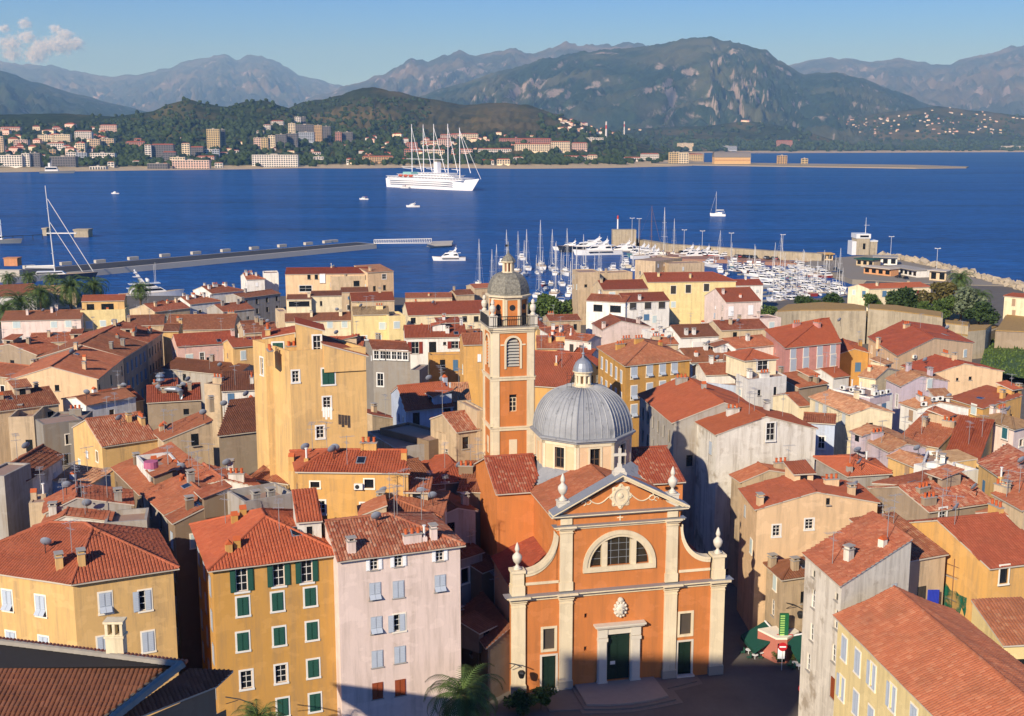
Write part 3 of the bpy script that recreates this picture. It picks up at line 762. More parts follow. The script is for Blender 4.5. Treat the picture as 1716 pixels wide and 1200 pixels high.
wallgrid(b, 4.4, CX - LR, 10.0, 17.3, 0, []); wallgrid(b, CX + LR, 16.65, 10.0, 17.3, 0, []); wallgrid(b, CX - LR, CX + LR, 10.0, LZ, 0, [])
N = 24; arc = [(CX + LR * math.cos(math.pi * (1 - k / N)), LZ + LR * math.sin(math.pi * (1 - k / N)) * .965) for k in range(N + 1)]
for (xa, za), (xb, zb) in zip(arc, arc[1:]):
    b.face([(xa, 0, za), (xb, 0, zb), (xb, 0, 17.3), (xa, 0, 17.3)]); b.face([(xa, 0, za), (xa, .5, za), (xb, .5, zb), (xb, 0, zb)])
b.face([(CX - LR, 0, LZ), (CX + LR, 0, LZ), (CX + LR, .5, LZ), (CX - LR, .5, LZ)])
b.face([(4.4, 0, 17.3), (16.65, 0, 17.3), (CX, 0, 20.45)])                     # tympanum
for s in (0, 1):                                                             # scroll walls
    pts = []
    for k in range(13):
        a = math.pi / 2 * k / 12; x = 4.55 - 3.15 * math.sin(a); z = 15.5 - 3.45 * (1 - math.cos(a)) ** .9 if k else 15.5
        x = 4.55 - 3.15 * (1 - math.cos(a)); z = 15.5 - 3.5 * math.sin(a); pts.append((x, z))
    sx = (lambda x: x) if s == 0 else (lambda x: 2 * CX + .05 - x)
    for (xa, za), (xb, zb) in zip(pts, pts[1:]):
        fr = [(sx(xb), 0, 10), (sx(xa), 0, 10), (sx(xa), 0, za), (sx(xb), 0, zb)]
        b.face(fr if s == 0 else list(reversed(fr))); b.face([(sx(xa), 0, za), (sx(xb), 0, zb), (sx(xb), .8, zb), (sx(xa), .8, za)])
        bk = [(p[0], .8, p[2]) for p in fr]; b.face(list(reversed(bk)))
b.box(.05, 21.35, .79, .8, -1, 10.0); b.box(.05, .06, 0, .8, -1, 10); b.box(21.34, 21.35, 0, .8, -1, 10)
b.box(4.4, 16.65, .79, .8, 10.0, 17.3); b.mesh([(4.4, .8, 17.3), (16.65, .8, 17.3), (CX, .8, 20.45)], [(0, 2, 1)])
b.build('facade_wall', ORANGE, cath)
for s in (0, 1):                                                             # scroll copings
    b = MB()
    sx = (lambda x: x) if s == 0 else (lambda x: 2 * CX + .05 - x); last = None
    for k in range(13):
        a = math.pi / 2 * k / 12; x = 4.55 - 3.15 * (1 - math.cos(a)); z = 15.5 - 3.5 * math.sin(a)
        nx, nz = math.cos(a) * -.0 - math.sin(a), math.cos(a)
        ring = [(sx(x), -.18, z - .02), (sx(x), .9, z - .02), (sx(x - .2 * (1 - k / 12)), .9, z + .22), (sx(x - .2 * (1 - k / 12)), -.18, z + .22)]
        ring2 = [(sx(x), -.10, z - .3), (sx(x), -.10, z)]
        if last:
            for i in range(4): b.face([last[i], last[(i + 1) % 4], ring[(i + 1) % 4], ring[i]])
            b.face([l2[0], ring2[0], ring2[1], l2[1]])
        last = ring; l2 = ring2
    x0, x1 = sorted((sx(1.4), sx(4.6))); b.box(x0, x1, -.1, 0, 10.85, 11.1)
    b.build('scroll_coping', CREAM, cath)
for x0, x1 in ((0, 1.35), (4.7, 5.95), (15.2, 16.45), (20.02, 21.38)):
    b = MB(); b.box(x0, x1, -.26, -.002, .9, 9.1); b.box(x0 - .08, x1 + .08, -.36, -.003, -.9, .9, 1); b.box(x0 - .04, x1 + .04, -.31, 0, .88, 1.0)
    b.box(x0 - .08, x1 + .08, -.34, 0, 9.1, 9.22); b.box(x0 - .03, x1 + .03, -.3, 0, 8.75, 8.85)
    b.build('pilaster', [CREAM, STONEG], cath)
for x0, x1 in ((4.7, 5.9), (15.25, 16.4)):
    b = MB(); b.box(x0, x1, -.22, -.002, 10.9, 16.0); b.box(x0 - .07, x1 + .07, -.3, 0, 10.05, 10.9); b.box(x0 - .06, x1 + .06, -.3, 0, 15.72, 15.82)
    b.box(x0 + .05, x1 - .05, -.2, -.002, 16.55, 17.2)
    b.build('pilaster', CREAM, cath)
def moulding(b, x0, x1, z, prof, breaks=(), m=0, top=None):
    for y, za, zb in prof:
        b.box(x0 - y * .9, x1 + y * .9, -y, 0.001, z + za, z + zb, m)
        for p0, p1 in breaks: b.box(p0 - .07 - y * .5, p1 + .07 + y * .5, -y - .27, 0, z + za + .003, z + zb - .003, m)
PRF = [(.14, 0, .22), (.28, .2, .34), (.42, .32, .46), (.62, .44, .62)]
b = MB(); moulding(b, .05, 21.35, 9.32, PRF, ((0, 1.35), (4.7, 5.95), (15.2, 16.45), (20.02, 21.38))); b.box(-.7, 22.1, -.68, .5, 9.935, 9.96, 1); b.build('main_cornice', [CREAM, ZINC], cath)
b = MB(); moulding(b, 4.45, 16.6, 16.02, [(.12, 0, .16), (.25, .15, .3), (.42, .28, .44)], ((4.7, 5.9), (15.25, 16.4))); b.box(3.95, 17.1, -.5, .4, 16.455, 16.475, 1); b.build('frieze_cornice', [CREAM, ZINC], cath)
b = MB(); moulding(b, 4.3, 16.75, 17.16, [(.18, 0, .14), (.4, .12, .26), (.6, .24, .36)]); b.box(3.7, 17.35, -.62, .3, 17.515, 17.535, 1)
for s in (-1, 1):                                                            # raking cornice
    th = math.atan2(3.25, 6.35)
    for y, za, zb, m in ((.2, -.05, .12, 0), (.42, .1, .26, 0), (.66, .24, .42, 0), (.7, .42, .46, 1)):
        pa = (CX + s * 6.75, 17.3 - .02); pb = (CX, 17.3 + 3.46)
        v = []
        for (x, z) in (pa, pb):
            for yy in (-y, .95):
                for zz in (za, zb): v.append((x, yy, z + zz))
        b.mesh(v, [(0, 1, 3, 2), (4, 6, 7, 5), (0, 4, 5, 1), (2, 3, 7, 6), (0, 2, 6, 4), (1, 5, 7, 3)] if s < 0 else [(0, 2, 3, 1), (4, 5, 7, 6), (0, 1, 5, 4), (2, 6, 7, 3), (0, 4, 6, 2), (1, 3, 7, 5)], m)
b.build('pediment_cornice', [CREAM, ZINC], cath)
# lunette
b = MB()
for r0, r1, y in ((LR, LR + .3, -.1), (LR + .28, LR + .68, -.2)):
    pr = None
    for k in range(N + 1):
        a = math.pi * (1 - k / N); ci, si = math.cos(a), math.sin(a) * .965
        ring = [(CX + r0 * ci, .0, LZ + r0 * si), (CX + r0 * ci, y, LZ + r0 * si), (CX + r1 * ci, y, LZ + r1 * si), (CX + r1 * ci, 0, LZ + r1 * si)]
        if pr:
            for i in range(3): b.face([pr[i], pr[i + 1], ring[i + 1], ring[i]])
        pr = ring
b.box(CX - LR - .68, CX + LR + .68, -.2, 0, LZ - .5, LZ - .002)
b.box(CX - 1.78, CX - 1.22, -.08, .3, LZ, LZ + 2.42); b.box(CX + 1.1, CX + 1.66, -.08, .3, LZ, LZ + 2.46)
lun = b.build('lunette_frame', CREAM, cath)
b = MB(); b.face([(CX - LR, .3, LZ)] + [(x, .3, z) for x, z in arc[1:-1]] + [(CX + LR, .3, LZ)][::1])
b.f[-1] = tuple(reversed(b.f[-1]))
for k in range(-2, 3): b.box(CX + k * .78 - .02, CX + k * .78 + .02, .26, .29, LZ, LZ + math.sqrt(max(.1, LR ** 2 - (k * .78) ** 2)) * .96, 1)
for k in (.7, 1.4, 2.1): b.box(CX - math.sqrt(LR ** 2 - k * k) , CX + math.sqrt(LR ** 2 - k * k), .262, .285, LZ + k - .02, LZ + k + .02, 1)
b.build('lunette_glass', [LEADED, ZINC], lun)
# doors and side windows
def framed(x0, x1, z0, z1, t, y, glass_name, gm, fm, fname, parts=2):
    b = MB(); b.box(x0 - t, x0, -y, .05, z0, z1 + t); b.box(x1, x1 + t, -y, .05, z0, z1 + t); b.box(x0, x1, -y, .05, z1, z1 + t)
    o = b.build(fname, fm, cath)
    return o
def door(x0, x1, z0, z1, big=False):
    o = MB(); n = 2
    for k in range(2):
        a = x0 + (x1 - x0) * k / 2 + .01; c = x0 + (x1 - x0) * (k + 1) / 2 - .01
        o.box(a, c, .22, .3, z0, z1)
        for j in range(4 if big else 3):
            h = (z1 - z0) / (4 if big else 3); o.box(a + .12, c - .12, .19, .23, z0 + j * h + .12, z0 + (j + 1) * h - .1)
    if big: o.box(x0, x1, .15, .3, z1 - .75, z1 - .6)
    d_ = o.build('door', DOORG, cath)
    return d_
for x0, x1, z0, z1 in ((3.0, 4.42, .22, 3.58), (16.75, 18.18, .3, 3.7)):
    d_ = door(x0, x1, z0, z1); b = MB(); t = .17
    b.box(x0 - t, x0 + .02, -.07, .1, z0, z1 + t); b.box(x1 - .02, x1 + t, -.07, .1, z0, z1 + t); b.box(x0, x1, -.068, .1, z1 - .02, z1 + t - .004); b.box(x0 - .2, x1 + .2, -.5, .25, z0 - .22, z0)
    b.build('door_frame', STONEW, d_)
for x0, x1, z0, z1 in ((3.1, 4.3, 4.2, 6.36), (16.85, 18.1, 4.4, 6.65)):
    b = MB(); b.face([(x0, .2, z0), (x1, .2, z0), (x1, .2, z1), (x0, .2, z1)]); o = b.build('window', plain('dusty_pane', '4d453c', .4, .4), cath)
    b = MB(); t = .2; b.box(x0 - t, x0 + .03, -.07, .12, z0 - t, z1 + t); b.box(x1 - .03, x1 + t, -.07, .12, z0 - t, z1 + t); b.box(x0 + .03, x1 - .03, -.068, .12, z1 - .03, z1 + t - .004); b.box(x0 + .03, x1 - .03, -.066, .12, z0 - t + .004, z0 + .03)
    b.build('window_frame', CREAM, o)
for z0, z1 in ((7.05, 7.5), (3.7, 4.15)):
    b = MB(); b.face([(7.2, .3, z0), (7.5, .3, z0), (7.5, .3, z1), (7.2, .3, z1)]); b.build('vent_hole', DARKM, cath)
md = door(9.42, 11.84, .42, 5.26, True)
b = MB()
for x0, x1 in ((8.5, 9.44), (11.82, 12.8)):
    b.box(x0, x1, -.28, .1, 0, 5.0); b.box(x0 + .1, x1 - .1, -.42, 0, .5, 4.6); b.box(x0 - .05, x1 + .05, -.45, 0, 0, .5); b.box(x0 - .03, x1 + .03, -.46, 0, 4.6, 4.95); b.box(x0, x1, -.36, 0, 5.0, 5.9)
b.box(9.44, 11.82, -.24, .1, 5.24, 5.9); b.box(8.4, 12.9, -.5, 0, 5.9, 6.05); b.box(8.25, 13.05, -.68, 0, 6.04, 6.2); b.box(8.1, 13.2, -.8, 0, 6.19, 6.36)
b.build('portal', STONEW, md)
b = MB(); b.box(9.9, 10.4, .17, .188, 1.95, 2.3); b.build('notice', WOODW, md)
# carved crest over the door, painted medallion and garlands in the pediment
b = MB(); M = Matrix.Translation((10.75, -.05, 7.72)) @ Matrix.Rotation(R(90), 4, 'X')
b.lathe([(.0, .42), (.3, .38), (.5, .22), (.58, 0)], 18, 0, (0, 0), M @ Matrix.Diagonal((1, 1.22, 1, 1)), cap=False)
for k in range(12):
    a = 2 * math.pi * k / 12; b.lathe([(0, .34), (.12, .26), (.17, .05), (.17, 0)], 8, 0, (0, 0), Matrix.Translation((10.75 + .56 * math.cos(a), -.05, 7.72 + .72 * math.sin(a))) @ Matrix.Rotation(R(90), 4, 'X'), cap=False)
b.box(10.68, 10.82, -.62, -.4, 7.4, 8.05); b.box(10.5, 11.0, -.6, -.42, 7.75, 7.88); b.lathe([(0, .3), (.25, .2), (.3, 0)], 10, 0, (0, 0), Matrix.Translation((10.75, -.1, 8.62)) @ Matrix.Rotation(R(90), 4, 'X'), cap=False)
b.build('crest', STONEW, cath)
b = MB(); M = Matrix.Translation((CX, -.02, 18.95)) @ Matrix.Rotation(R(90), 4, 'X')
v = []; n = 40
for k in range(n):
    a = 2 * math.pi * k / n; r_ = 1.05 + .13 * math.cos(a * 8); v.append(M @ Vector((r_ * math.cos(a), r_ * math.sin(a) * 1.08, .06)))
b.mesh(v, [tuple(range(n))])
b.lathe([(.62, .06), (.62, .16), (.78, .16), (.78, .06)], 28, 0, (0, 0), M @ Matrix.Diagonal((1, 1.15, 1, 1)), cap=False)
b.lathe([(0, .2), (.2, .17), (.28, .06)], 12, 0, (0, 0), M @ Matrix.Translation((0, .05, 0)), cap=False)
for k in range(8):
    a = 2 * math.pi * k / 8; b.lathe([(.0, .15), (.09, .12), (.13, .06)], 8, 0, (.95 * math.cos(a), 1.02 * math.sin(a)), M, cap=False)
b.build('medallion', CREAM, cath)
for s in (-1, 1):
    b = MB(); pts = []
    for k in range(17):
        t = k / 16; pts.append((CX + s * (1.15 + 2.0 * t), -.03, 18.95 - .55 * math.sin(math.pi * t) - .1 * t))
    b.tube(pts, .06, 6)
    pts = [(CX + s * (3.15 + .28 * math.cos(a)), -.03, 18.6 + .26 * math.sin(a)) for a in [k * .5 for k in range(12)]]; b.tube(pts, .05, 5)
    pts = [(CX + s * (3.6 + .2 * math.cos(a)), -.03, 18.45 + .2 * math.sin(a)) for a in [k * .6 for k in range(9)]]; b.tube(pts, .05, 5)
    b.tube([(CX + s * 3.15, -.03, 18.75), (CX + s * 3.3, -.03, 18.95), (CX + s * 3.2, -.03, 19.0)], .05, 5)
    b.build('garland', CREAM, cath)
b = MB(); b.box(CX - .3, CX + .3, -.05, 0, 16.8, 16.9); b.box(CX - .06, CX + .06, -.052, 0, 16.55, 17.1); b.build('wall_cross', CREAM, cath)
# urns, cross
def urn_mesh():
    b = MB(); b.box(-.34, .34, -.34, .34, 0, .16)
    b.lathe([(.3, .16), (.3, .24), (.16, .34), (.13, .5), (.2, .58), (.36, .78), (.46, 1.1), (.45, 1.3), (.36, 1.42), (.3, 1.5), (.2, 1.58), (.14, 1.72), (.2, 1.82), (.24, 1.95), (.2, 2.15), (.12, 2.4), (.02, 2.62)], 16, 0)
    return b.data('urn', STONEW, True)
UM = urn_mesh()
for x, z, y in ((.66, 12.42, .25), (20.7, 12.42, .25), (5.1, 18.75, .55), (16.0, 18.75, .55)): link('urn', UM, cath, (x, y, z))
for x0, x1 in ((.02, 1.3), (20.06, 21.35)):
    b = MB(); b.box(x0, x1, -.32, .8, 9.96, 10.9); b.box(x0 + .08, x1 - .08, -.24, .8, 10.9, 12.15); b.box(x0 - .05, x1 + .05, -.38, .9, 12.15, 12.42); b.build('pedestal', CREAM, cath)
for x in (5.1, 16.0):
    b = MB(); b.box(x - .5, x + .5, .1, 1.0, 17.2, 18.62); b.box(x - .56, x + .56, .04, 1.06, 18.62, 18.75); b.build('pedestal', STONEW, cath)
b = MB(); b.box(CX - .6, CX + .6, .0, .9, 20.3, 21.2); b.slab([(CX - .55, 21.2), (CX + .55, 21.2), (CX + .42, 21.55), (CX + .2, 21.65), (CX + .15, 22.0), (CX - .15, 22.0), (CX - .2, 21.65), (CX - .42, 21.55)], .2, .6)
b.box(CX - .12, CX + .12, .3, .52, 21.9, 23.5); b.box(CX - .62, CX + .62, .302, .518, 22.75, 23.0); b.build('stone_cross', STONEW, cath)
# nave, aisles, transept
for bx in ((4.62, 4.9, .8, 10), (16.3, 16.58, .8, 10)): b = MB(); b.box(*bx, 0, 17.0); b.build('nave_wall', ORANGE, cath)
b = MB(); b.box(4.62, 16.58, 20.9, 31, 0, 17.0); b.build('choir_wall', ORANGE, cath)
for bx in ((.5, 4.62), (16.58, 20.9)): b = MB(); b.box(*bx, .8, 10.0, 0, 10.3); b.build('aisle_wall', PEACH, cath)
b = MB(); b.box(.8, 20.7, 10, 21, 0, 17.0); b.mesh([(.8, 10, 17), (.8, 21, 17), (.8, 15.5, 19.1), (20.7, 10, 17), (20.7, 21, 17), (20.7, 15.5, 19.1)], [(0, 2, 1), (3, 4, 5)]); b.build('transept_wall', ORANGE, cath)
def roofpart(name, polys, mat, caps=()):
    b = MB()
    for poly, pl in polys: tile_plane(b, poly, pl, 0)
    for a, c in caps: cap_tube(b, a, c)
    return b.build(name, [mat, SLAB], cath)
ks = 2.2 / 6.0
roofpart('nave_roof', [([(4.2, .9), (10.6, .9), (10.6, 10.6), (4.2, 10.6)], (ks, 0, 17.1 - ks * 4.6)), ([(10.6, .9), (17.0, .9), (17.0, 10.6), (10.6, 10.6)], (-ks, 0, 17.1 + ks * 16.6))], roof_mat('org', False), [((10.6, .9, 19.3), (10.6, 10.4, 19.3))])
kt = 2.1 / 5.5
roofpart('transept_roof', [([(.6, 9.6), (4.2, 9.6), (5.6, 12.0), (5.9, 15.5), (.6, 15.5)], (0, kt, 17.1 - kt * 10)), ([(17.0, 9.6), (20.9, 9.6), (20.9, 15.5), (15.9, 15.5), (16.0, 12.0)], (0, kt, 17.1 - kt * 10)), ([(.6, 15.5), (20.9, 15.5), (20.9, 21.4), (.6, 21.4)], (0, -kt, 17.1 + kt * 21))], tiles('roof_church', ['9c4a33', '90402c', 'a8573c', '964530', 'b98a6c'], False, .1, .22), [((.6, 15.5, 19.25), (5.9, 15.5, 19.25)), ((16, 15.5, 19.25), (20.9, 15.5, 19.25))])
roofpart('aisle_roof', [([(.2, .9), (4.62, .9), (4.62, 10), (.2, 10)], (.42, 0, 10.35 - .42 * .5)), ([(16.58, .9), (21.2, .9), (21.2, 10), (16.58, 10)], (-.42, 0, 10.35 + .42 * 20.9))], roof_mat('red', False))
# drum, dome, lantern
DC = (11.1, 14.8)
drum = MB(); ap = 4.78; v8 = [(DC[0] + ap / math.cos(math.pi / 8) * math.cos(math.pi / 8 + k * math.pi / 4), DC[1] + ap / math.cos(math.pi / 8) * math.sin(math.pi / 8 + k * math.pi / 4)) for k in range(8)]
zd0, zd1 = 17.5, 21.5
fl = []
for k in range(8):
    p, q2 = v8[k], v8[(k + 1) % 8]; L8 = math.dist(p, q2); ex, ey = (q2[0] - p[0]) / L8, (q2[1] - p[1]) / L8
    M = Matrix(((ex, -ey, 0, p[0]), (ey, ex, 0, p[1]), (0, 0, 1, 0), (0, 0, 0, 1))); t = MB()
    wallgrid(t, 0, L8, zd0, zd1, 0, [(L8 / 2 - .55, L8 / 2 + .55, 18.75, 20.95)])
    drum.mesh([M @ Vector(x) for x in t.v], t.f, 0); fl.append((M, L8))
    t = MB()
    for x0, x1 in ((0, .28), (L8 - .28, L8)): t.box(x0, x1, -.06, 0, zd0, zd1)
    t.box(0, L8, -.06, 0, 21.15, zd1); drum.mesh([M @ Vector(x) for x in t.v], t.f, 1)
dr = drum.build('drum', [PEACH, CREAM], cath)
for M, L8 in fl:
    b = MB(); c_ = L8 / 2; b.face([(c_ - .55, .3, 18.75), (c_ + .55, .3, 18.75), (c_ + .55, .3, 20.95), (c_ - .55, .3, 20.95)], 0)
    for x in (c_ - .55, c_ - .04, c_ + .47): b.box(x, x + .08, .22, .29, 18.75, 20.95, 1)
    for z in (18.75, 19.75, 20.87): b.box(c_ - .55, c_ + .55, .23, .285, z, z + .08, 1)
    t = .2; b.box(c_ - .55 - t, c_ - .55, -.07, .02, 18.6, 21.1, 2); b.box(c_ + .55, c_ + .55 + t, -.07, .02, 18.6, 21.1, 2); b.box(c_ - .55, c_ + .55, -.068, .02, 20.95, 21.096, 2)
    o = b.build('window', [GLASS, plain('brown_sash', '5d4a3a', .6), CREAM], dr); o.matrix_local = M
PH8 = math.pi / 8
b = MB(); b.lathe([(5.2, 21.42), (5.4, 21.55), (5.4, 21.68), (5.66, 21.78), (5.66, 21.95), (5.4, 22.0)], 8, 0, DC, None, PH8); b.lathe([(7.3, 17.2), (5.0, 18.75), (5.0, 18.2)], 8, 0, DC, None, PH8, cap=False); b.build('dome_cornice', LEAD, cath)
b = MB(); pf = []
for k in range(13):
    a = math.pi / 2 * k / 12; pf.append((1.05 + 4.2 * math.cos(a) ** .92, 22.0 + 4.55 * math.sin(a)))
b.lathe([(5.3, 21.9)] + pf, 8, 0, DC, None, PH8)
dm = b.build('dome', LEAD, cath)
b = MB()
for k in range(8):
    for j in range(6):
        f_ = j / 6; pts = []
        for r_, z in pf:
            a0, a1 = PH8 + k * math.pi / 4, PH8 + (k + 1) * math.pi / 4
            x = DC[0] + r_ * (math.cos(a0) * (1 - f_) + math.cos(a1) * f_); y = DC[1] + r_ * (math.sin(a0) * (1 - f_) + math.sin(a1) * f_); pts.append((x, y, z + .02))
        b.tube(pts, .06 if j else .09, 4)
b.build('seam', LEAD, dm)
LC = DC
b = MB(); b.lathe([(1.15, 26.4), (1.15, 26.65), (.92, 26.7), (.92, 26.9)], 16, 0, LC)
for k in range(8):
    a = k * math.pi / 4; x, y = LC[0] + (.72) * math.cos(a), LC[1] + (.72) * math.sin(a); b.lathe([(.2, 26.9), (.17, 27.0), (.16, 27.9), (.22, 28.0)], 8, 0, (x, y))
b.lathe([(.58, 26.9), (.58, 28.0)], 16, 1, LC); b.lathe([(.9, 27.75), (.92, 28.0), (1.1, 28.1), (1.1, 28.2)], 16, 0, LC)
ln = b.build('lantern', [CREAM, plain('lantern_void', '6b4f33', .8)], cath)
b = MB(); b.lathe([(1.06, 28.2), (1.0, 28.6), (.8, 29.05), (.5, 29.35), (.25, 29.5), (.12, 29.6), (.1, 29.9), (.2, 30.0), (.1, 30.15)], 16, 0, LC)
b.box(LC[0] - .05, LC[0] + .05, LC[1] - .05, LC[1] + .05, 30.1, 31.1); b.box(LC[0] - .3, LC[0] + .3, LC[1] - .045, LC[1] + .045, 30.65, 30.74)
b.build('lantern_cap', ZINC, ln)
b = MB()                                                                    # access ladder cage beside the lantern
for dx in (-.25, .25): b.tube([(LC[0] - 1.7 + dx, LC[1] - .8, 26.3), (LC[0] - 1.7 + dx, LC[1] - .8, 28.2)], .025, 4)
for z in (26.7, 27.1, 27.5, 27.9): b.tube([(LC[0] - 1.95, LC[1] - .8, z), (LC[0] - 1.45, LC[1] - .8, z)], .018, 4)
b.build('ladder', DARKM, ln)
# bell tower
TX0, TX1, TY0, TY1 = 2.85, 7.55, 22.0, 26.7; TC = ((TX0 + TX1) / 2, (TY0 + TY1) / 2)
b = MB()
sides = [((TX0, TY0), 0), ((TX1, TY0), 90), ((TX1, TY1), 180), ((TX0, TY1), 270)]; TW = TX1 - TX0
def tside(t, M, k):
    holes = [(TW / 2 - .42, TW / 2 + .42, 22.45, 24.4)]
    wallgrid(t, 0, TW, 0, 31.4, 0, holes + [(TW / 2 - .76, TW / 2 + .76, 27.5, 29.8)])
    return t
for (x, y), an in sides:
    M = Matrix.Translation((x, y, 0)) @ Matrix.Rotation(R(an), 4, 'Z'); t = MB(); c_ = TW / 2
    wallgrid(t, 0, TW, 0, 27.5, 0, [(c_ - .42, c_ + .42, 22.45, 24.4)])
    wallgrid(t, 0, c_ - .76, 27.5, 31.4, 0, []); wallgrid(t, c_ + .76, TW, 27.5, 31.4, 0, [])
    ar = [(c_ - .76, 27.5)] + [(c_ + .76 * math.cos(math.pi * (1 - k / 10)), 30.0 + .76 * math.sin(math.pi * (1 - k / 10))) for k in range(11)] + [(c_ + .76, 27.5)]
    for (xa, za), (xb, zb) in zip(ar[1:-1], ar[2:-1]): t.face([(xa, 0, za), (xb, 0, zb), (xb, 0, 31.4), (xa, 0, 31.4)])
    for (xa, za), (xb, zb) in zip(ar, ar[1:]): t.face([(xa, 0, za), (xa, .5, za), (xb, .5, zb), (xb, 0, zb)])
    b.mesh([M @ Vector(p) for p in t.v], t.f, 0)
    t = MB()
    for x0, x1 in ((.0, .8), (TW - .8, TW)): t.box(x0, x1, -.1, 0, 0, 31.4)
    for z, yy in ((20.65, .22), (26.3, .22)): t.box(-yy, TW + yy, -yy, .01, z, z + .16); t.box(-.12, TW + .12, -.14, .01, z - .3, z)
    for x0, x1 in ((c_ - .98, c_ - .76), (c_ + .76, c_ + .98)): t.box(x0, x1, -.1, .02, 27.3, 30.0)
    pr = None
    for k in range(11):
        a = math.pi * (1 - k / 10); ring = [(c_ + .76 * math.cos(a), -.1, 30 + .76 * math.sin(a)), (c_ + 1.0 * math.cos(a), -.1, 30 + 1.0 * math.sin(a)), (c_ + 1.0 * math.cos(a), 0, 30 + 1.0 * math.sin(a))]
        if pr: [t.face([pr[i], pr[i + 1], ring[i + 1], ring[i]]) for i in range(2)]
        pr = ring
    t.box(.95, c_ - .98, -.08, 0, 29.9, 30.05); t.box(c_ + .98, TW - .95, -.08, 0, 29.9, 30.05)
    t.box(c_ - .45, c_ + .45, -.05, 0, 17.4, 19.3)
    for yy, za, zb in ((.15, 31.3, 31.55), (.3, 31.5, 31.75), (.45, 31.72, 31.95)): t.box(-yy, TW + yy, -yy, .02, za, zb)
    b.mesh([M @ Vector(p) for p in t.v], t.f, 1)
b.box(TX0 - .45, TX1 + .45, TY0 - .45, TY1 + .45, 31.9, 32.0, 2)
bt = b.build('bell_tower', [ORANGE, CREAM, CONC], cath)
for (x, y), an in sides:
    M = Matrix.Translation((x, y, 0)) @ Matrix.Rotation(R(an), 4, 'Z'); c_ = TW / 2; b = MB()
    for k in range(9):
        z = 27.6 + k * .34
        hw = .74 if z < 29.8 else max(.1, math.sqrt(max(0, .55 - (z - 29.8) ** 2)))
        b.mesh([(c_ - hw, .1, z), (c_ + hw, .1, z), (c_ + hw, .4, z + .22), (c_ - hw, .4, z + .22), (c_ - hw, .1, z - .05), (c_ + hw, .1, z - .05), (c_ + hw, .4, z + .17), (c_ - hw, .4, z + .17)], [(0, 1, 2, 3), (4, 7, 6, 5), (0, 4, 5, 1)])
    b.face([(c_ - .76, .46, 27.5), (c_ + .76, .46, 27.5), (c_ + .76, .46, 30.75), (c_ - .76, .46, 30.75)], 1)
    o = b.build('louvre', [plain('louvre_grey', 'a7a396', .7), DARKM], bt); o.matrix_local = M
    b = MB(); b.face([(c_ - .42, .3, 22.45), (c_ + .42, .3, 22.45), (c_ + .42, .3, 24.4), (c_ - .42, .3, 24.4)])
    for x_ in (c_ - .42, c_ - .03, c_ + .36): b.box(x_, x_ + .06, .22, .29, 22.45, 24.0, 1)
    for z in (22.45, 23.0, 23.5, 23.95): b.box(c_ - .42, c_ + .42, .225, .285, z, z + .06, 1)
    o = b.build('window', [DARKM, CREAM], bt); o.matrix_local = M
b = MB()                                                                    # balustrade and corner statues
for (x, y), an in sides:
    M = Matrix.Translation((x, y, 0)) @ Matrix.Rotation(R(an), 4, 'Z'); t = MB()
    t.tube([(-.3, -.35, 33.15), (TW + .3, -.35, 33.15)], .05, 5); t.tube([(-.3, -.35, 32.15), (TW + .3, -.35, 32.15)], .04, 5)
    for k in range(22): xx = .1 + (TW - .2) * k / 21; t.tube([(xx, -.35, 32.05), (xx, -.35, 33.1)], .03, 4)
    b.mesh([M @ Vector(p) for p in t.v], t.f)
b.build('railing', DARKM, bt)
def statue_mesh():
    b = MB(); b.box(-.42, .42, -.42, .42, 0, 1.1); b.box(-.48, .48, -.48, .48, 1.1, 1.22)
    b.lathe([(.26, 1.22), (.3, 1.35), (.16, 1.5), (.3, 1.75), (.36, 2.05), (.3, 2.3), (.14, 2.42), (.22, 2.55), (.2, 2.75), (.06, 2.95)], 12)
    return b.data('urn', STONEW)
SM = statue_mesh()
for x, y in ((TX0 + .1, TY0 + .1), (TX1 - .1, TY0 + .1), (TX1 - .1, TY1 - .1), (TX0 + .1, TY1 - .1)): link('urn', SM, bt, (x, y, 32.0))
b = MB(); r8 = 2.18
o8 = [(TC[0] + r8 * math.cos(PH8 + k * math.pi / 4), TC[1] + r8 * math.sin(PH8 + k * math.pi / 4)) for k in range(8)]
b.prism(o8, 32.0, 35.3, 0)
for k in range(8):
    p, q2 = o8[k], o8[(k + 1) % 8]; L8 = math.dist(p, q2); ex, ey = (q2[0] - p[0]) / L8, (q2[1] - p[1]) / L8
    M = Matrix(((ex, -ey, 0, p[0]), (ey, ex, 0, p[1]), (0, 0, 1, 0), (0, 0, 0, 1))); t = MB()
    t.box(0, .26, -.07, 0, 32, 35.1); t.box(L8 - .26, L8, -.07, 0, 32, 35.1); t.box(0, L8, -.069, 0, 34.85, 35.1); b.mesh([M @ Vector(x) for x in t.v], t.f, 1)
    t = MB(); t.lathe([(.0, .03), (.33, .03), (.33, 0)], 14, 0, (0, 0), Matrix.Translation((L8 / 2, -.0, 34.0)) @ Matrix.Rotation(R(90), 4, 'X'), cap=False); b.mesh([M @ Vector(x) for x in t.v], t.f, 2)
    if k % 2 == 0: t = MB(); t.box(L8 / 2 - .4, L8 / 2 + .4, -.02, .0, 32, 33.3); b.mesh([M @ Vector(x) for x in t.v], t.f, 2)
b.lathe([(2.4, 35.05), (2.62, 35.15), (2.62, 35.3), (2.4, 35.35)], 8, 1, TC, None, PH8)
b.build('belfry', [ORANGE, CREAM, DARKM], bt)
b = MB(); b.lathe([(2.38, 35.3)] + [(.62 + 1.76 * math.cos(math.pi / 2 * k / 10) ** .85, 35.35 + 2.35 * math.sin(math.pi / 2 * k / 10)) for k in range(11)], 8, 0, TC, None, PH8); b.build('belfry_dome', SCALES, bt)
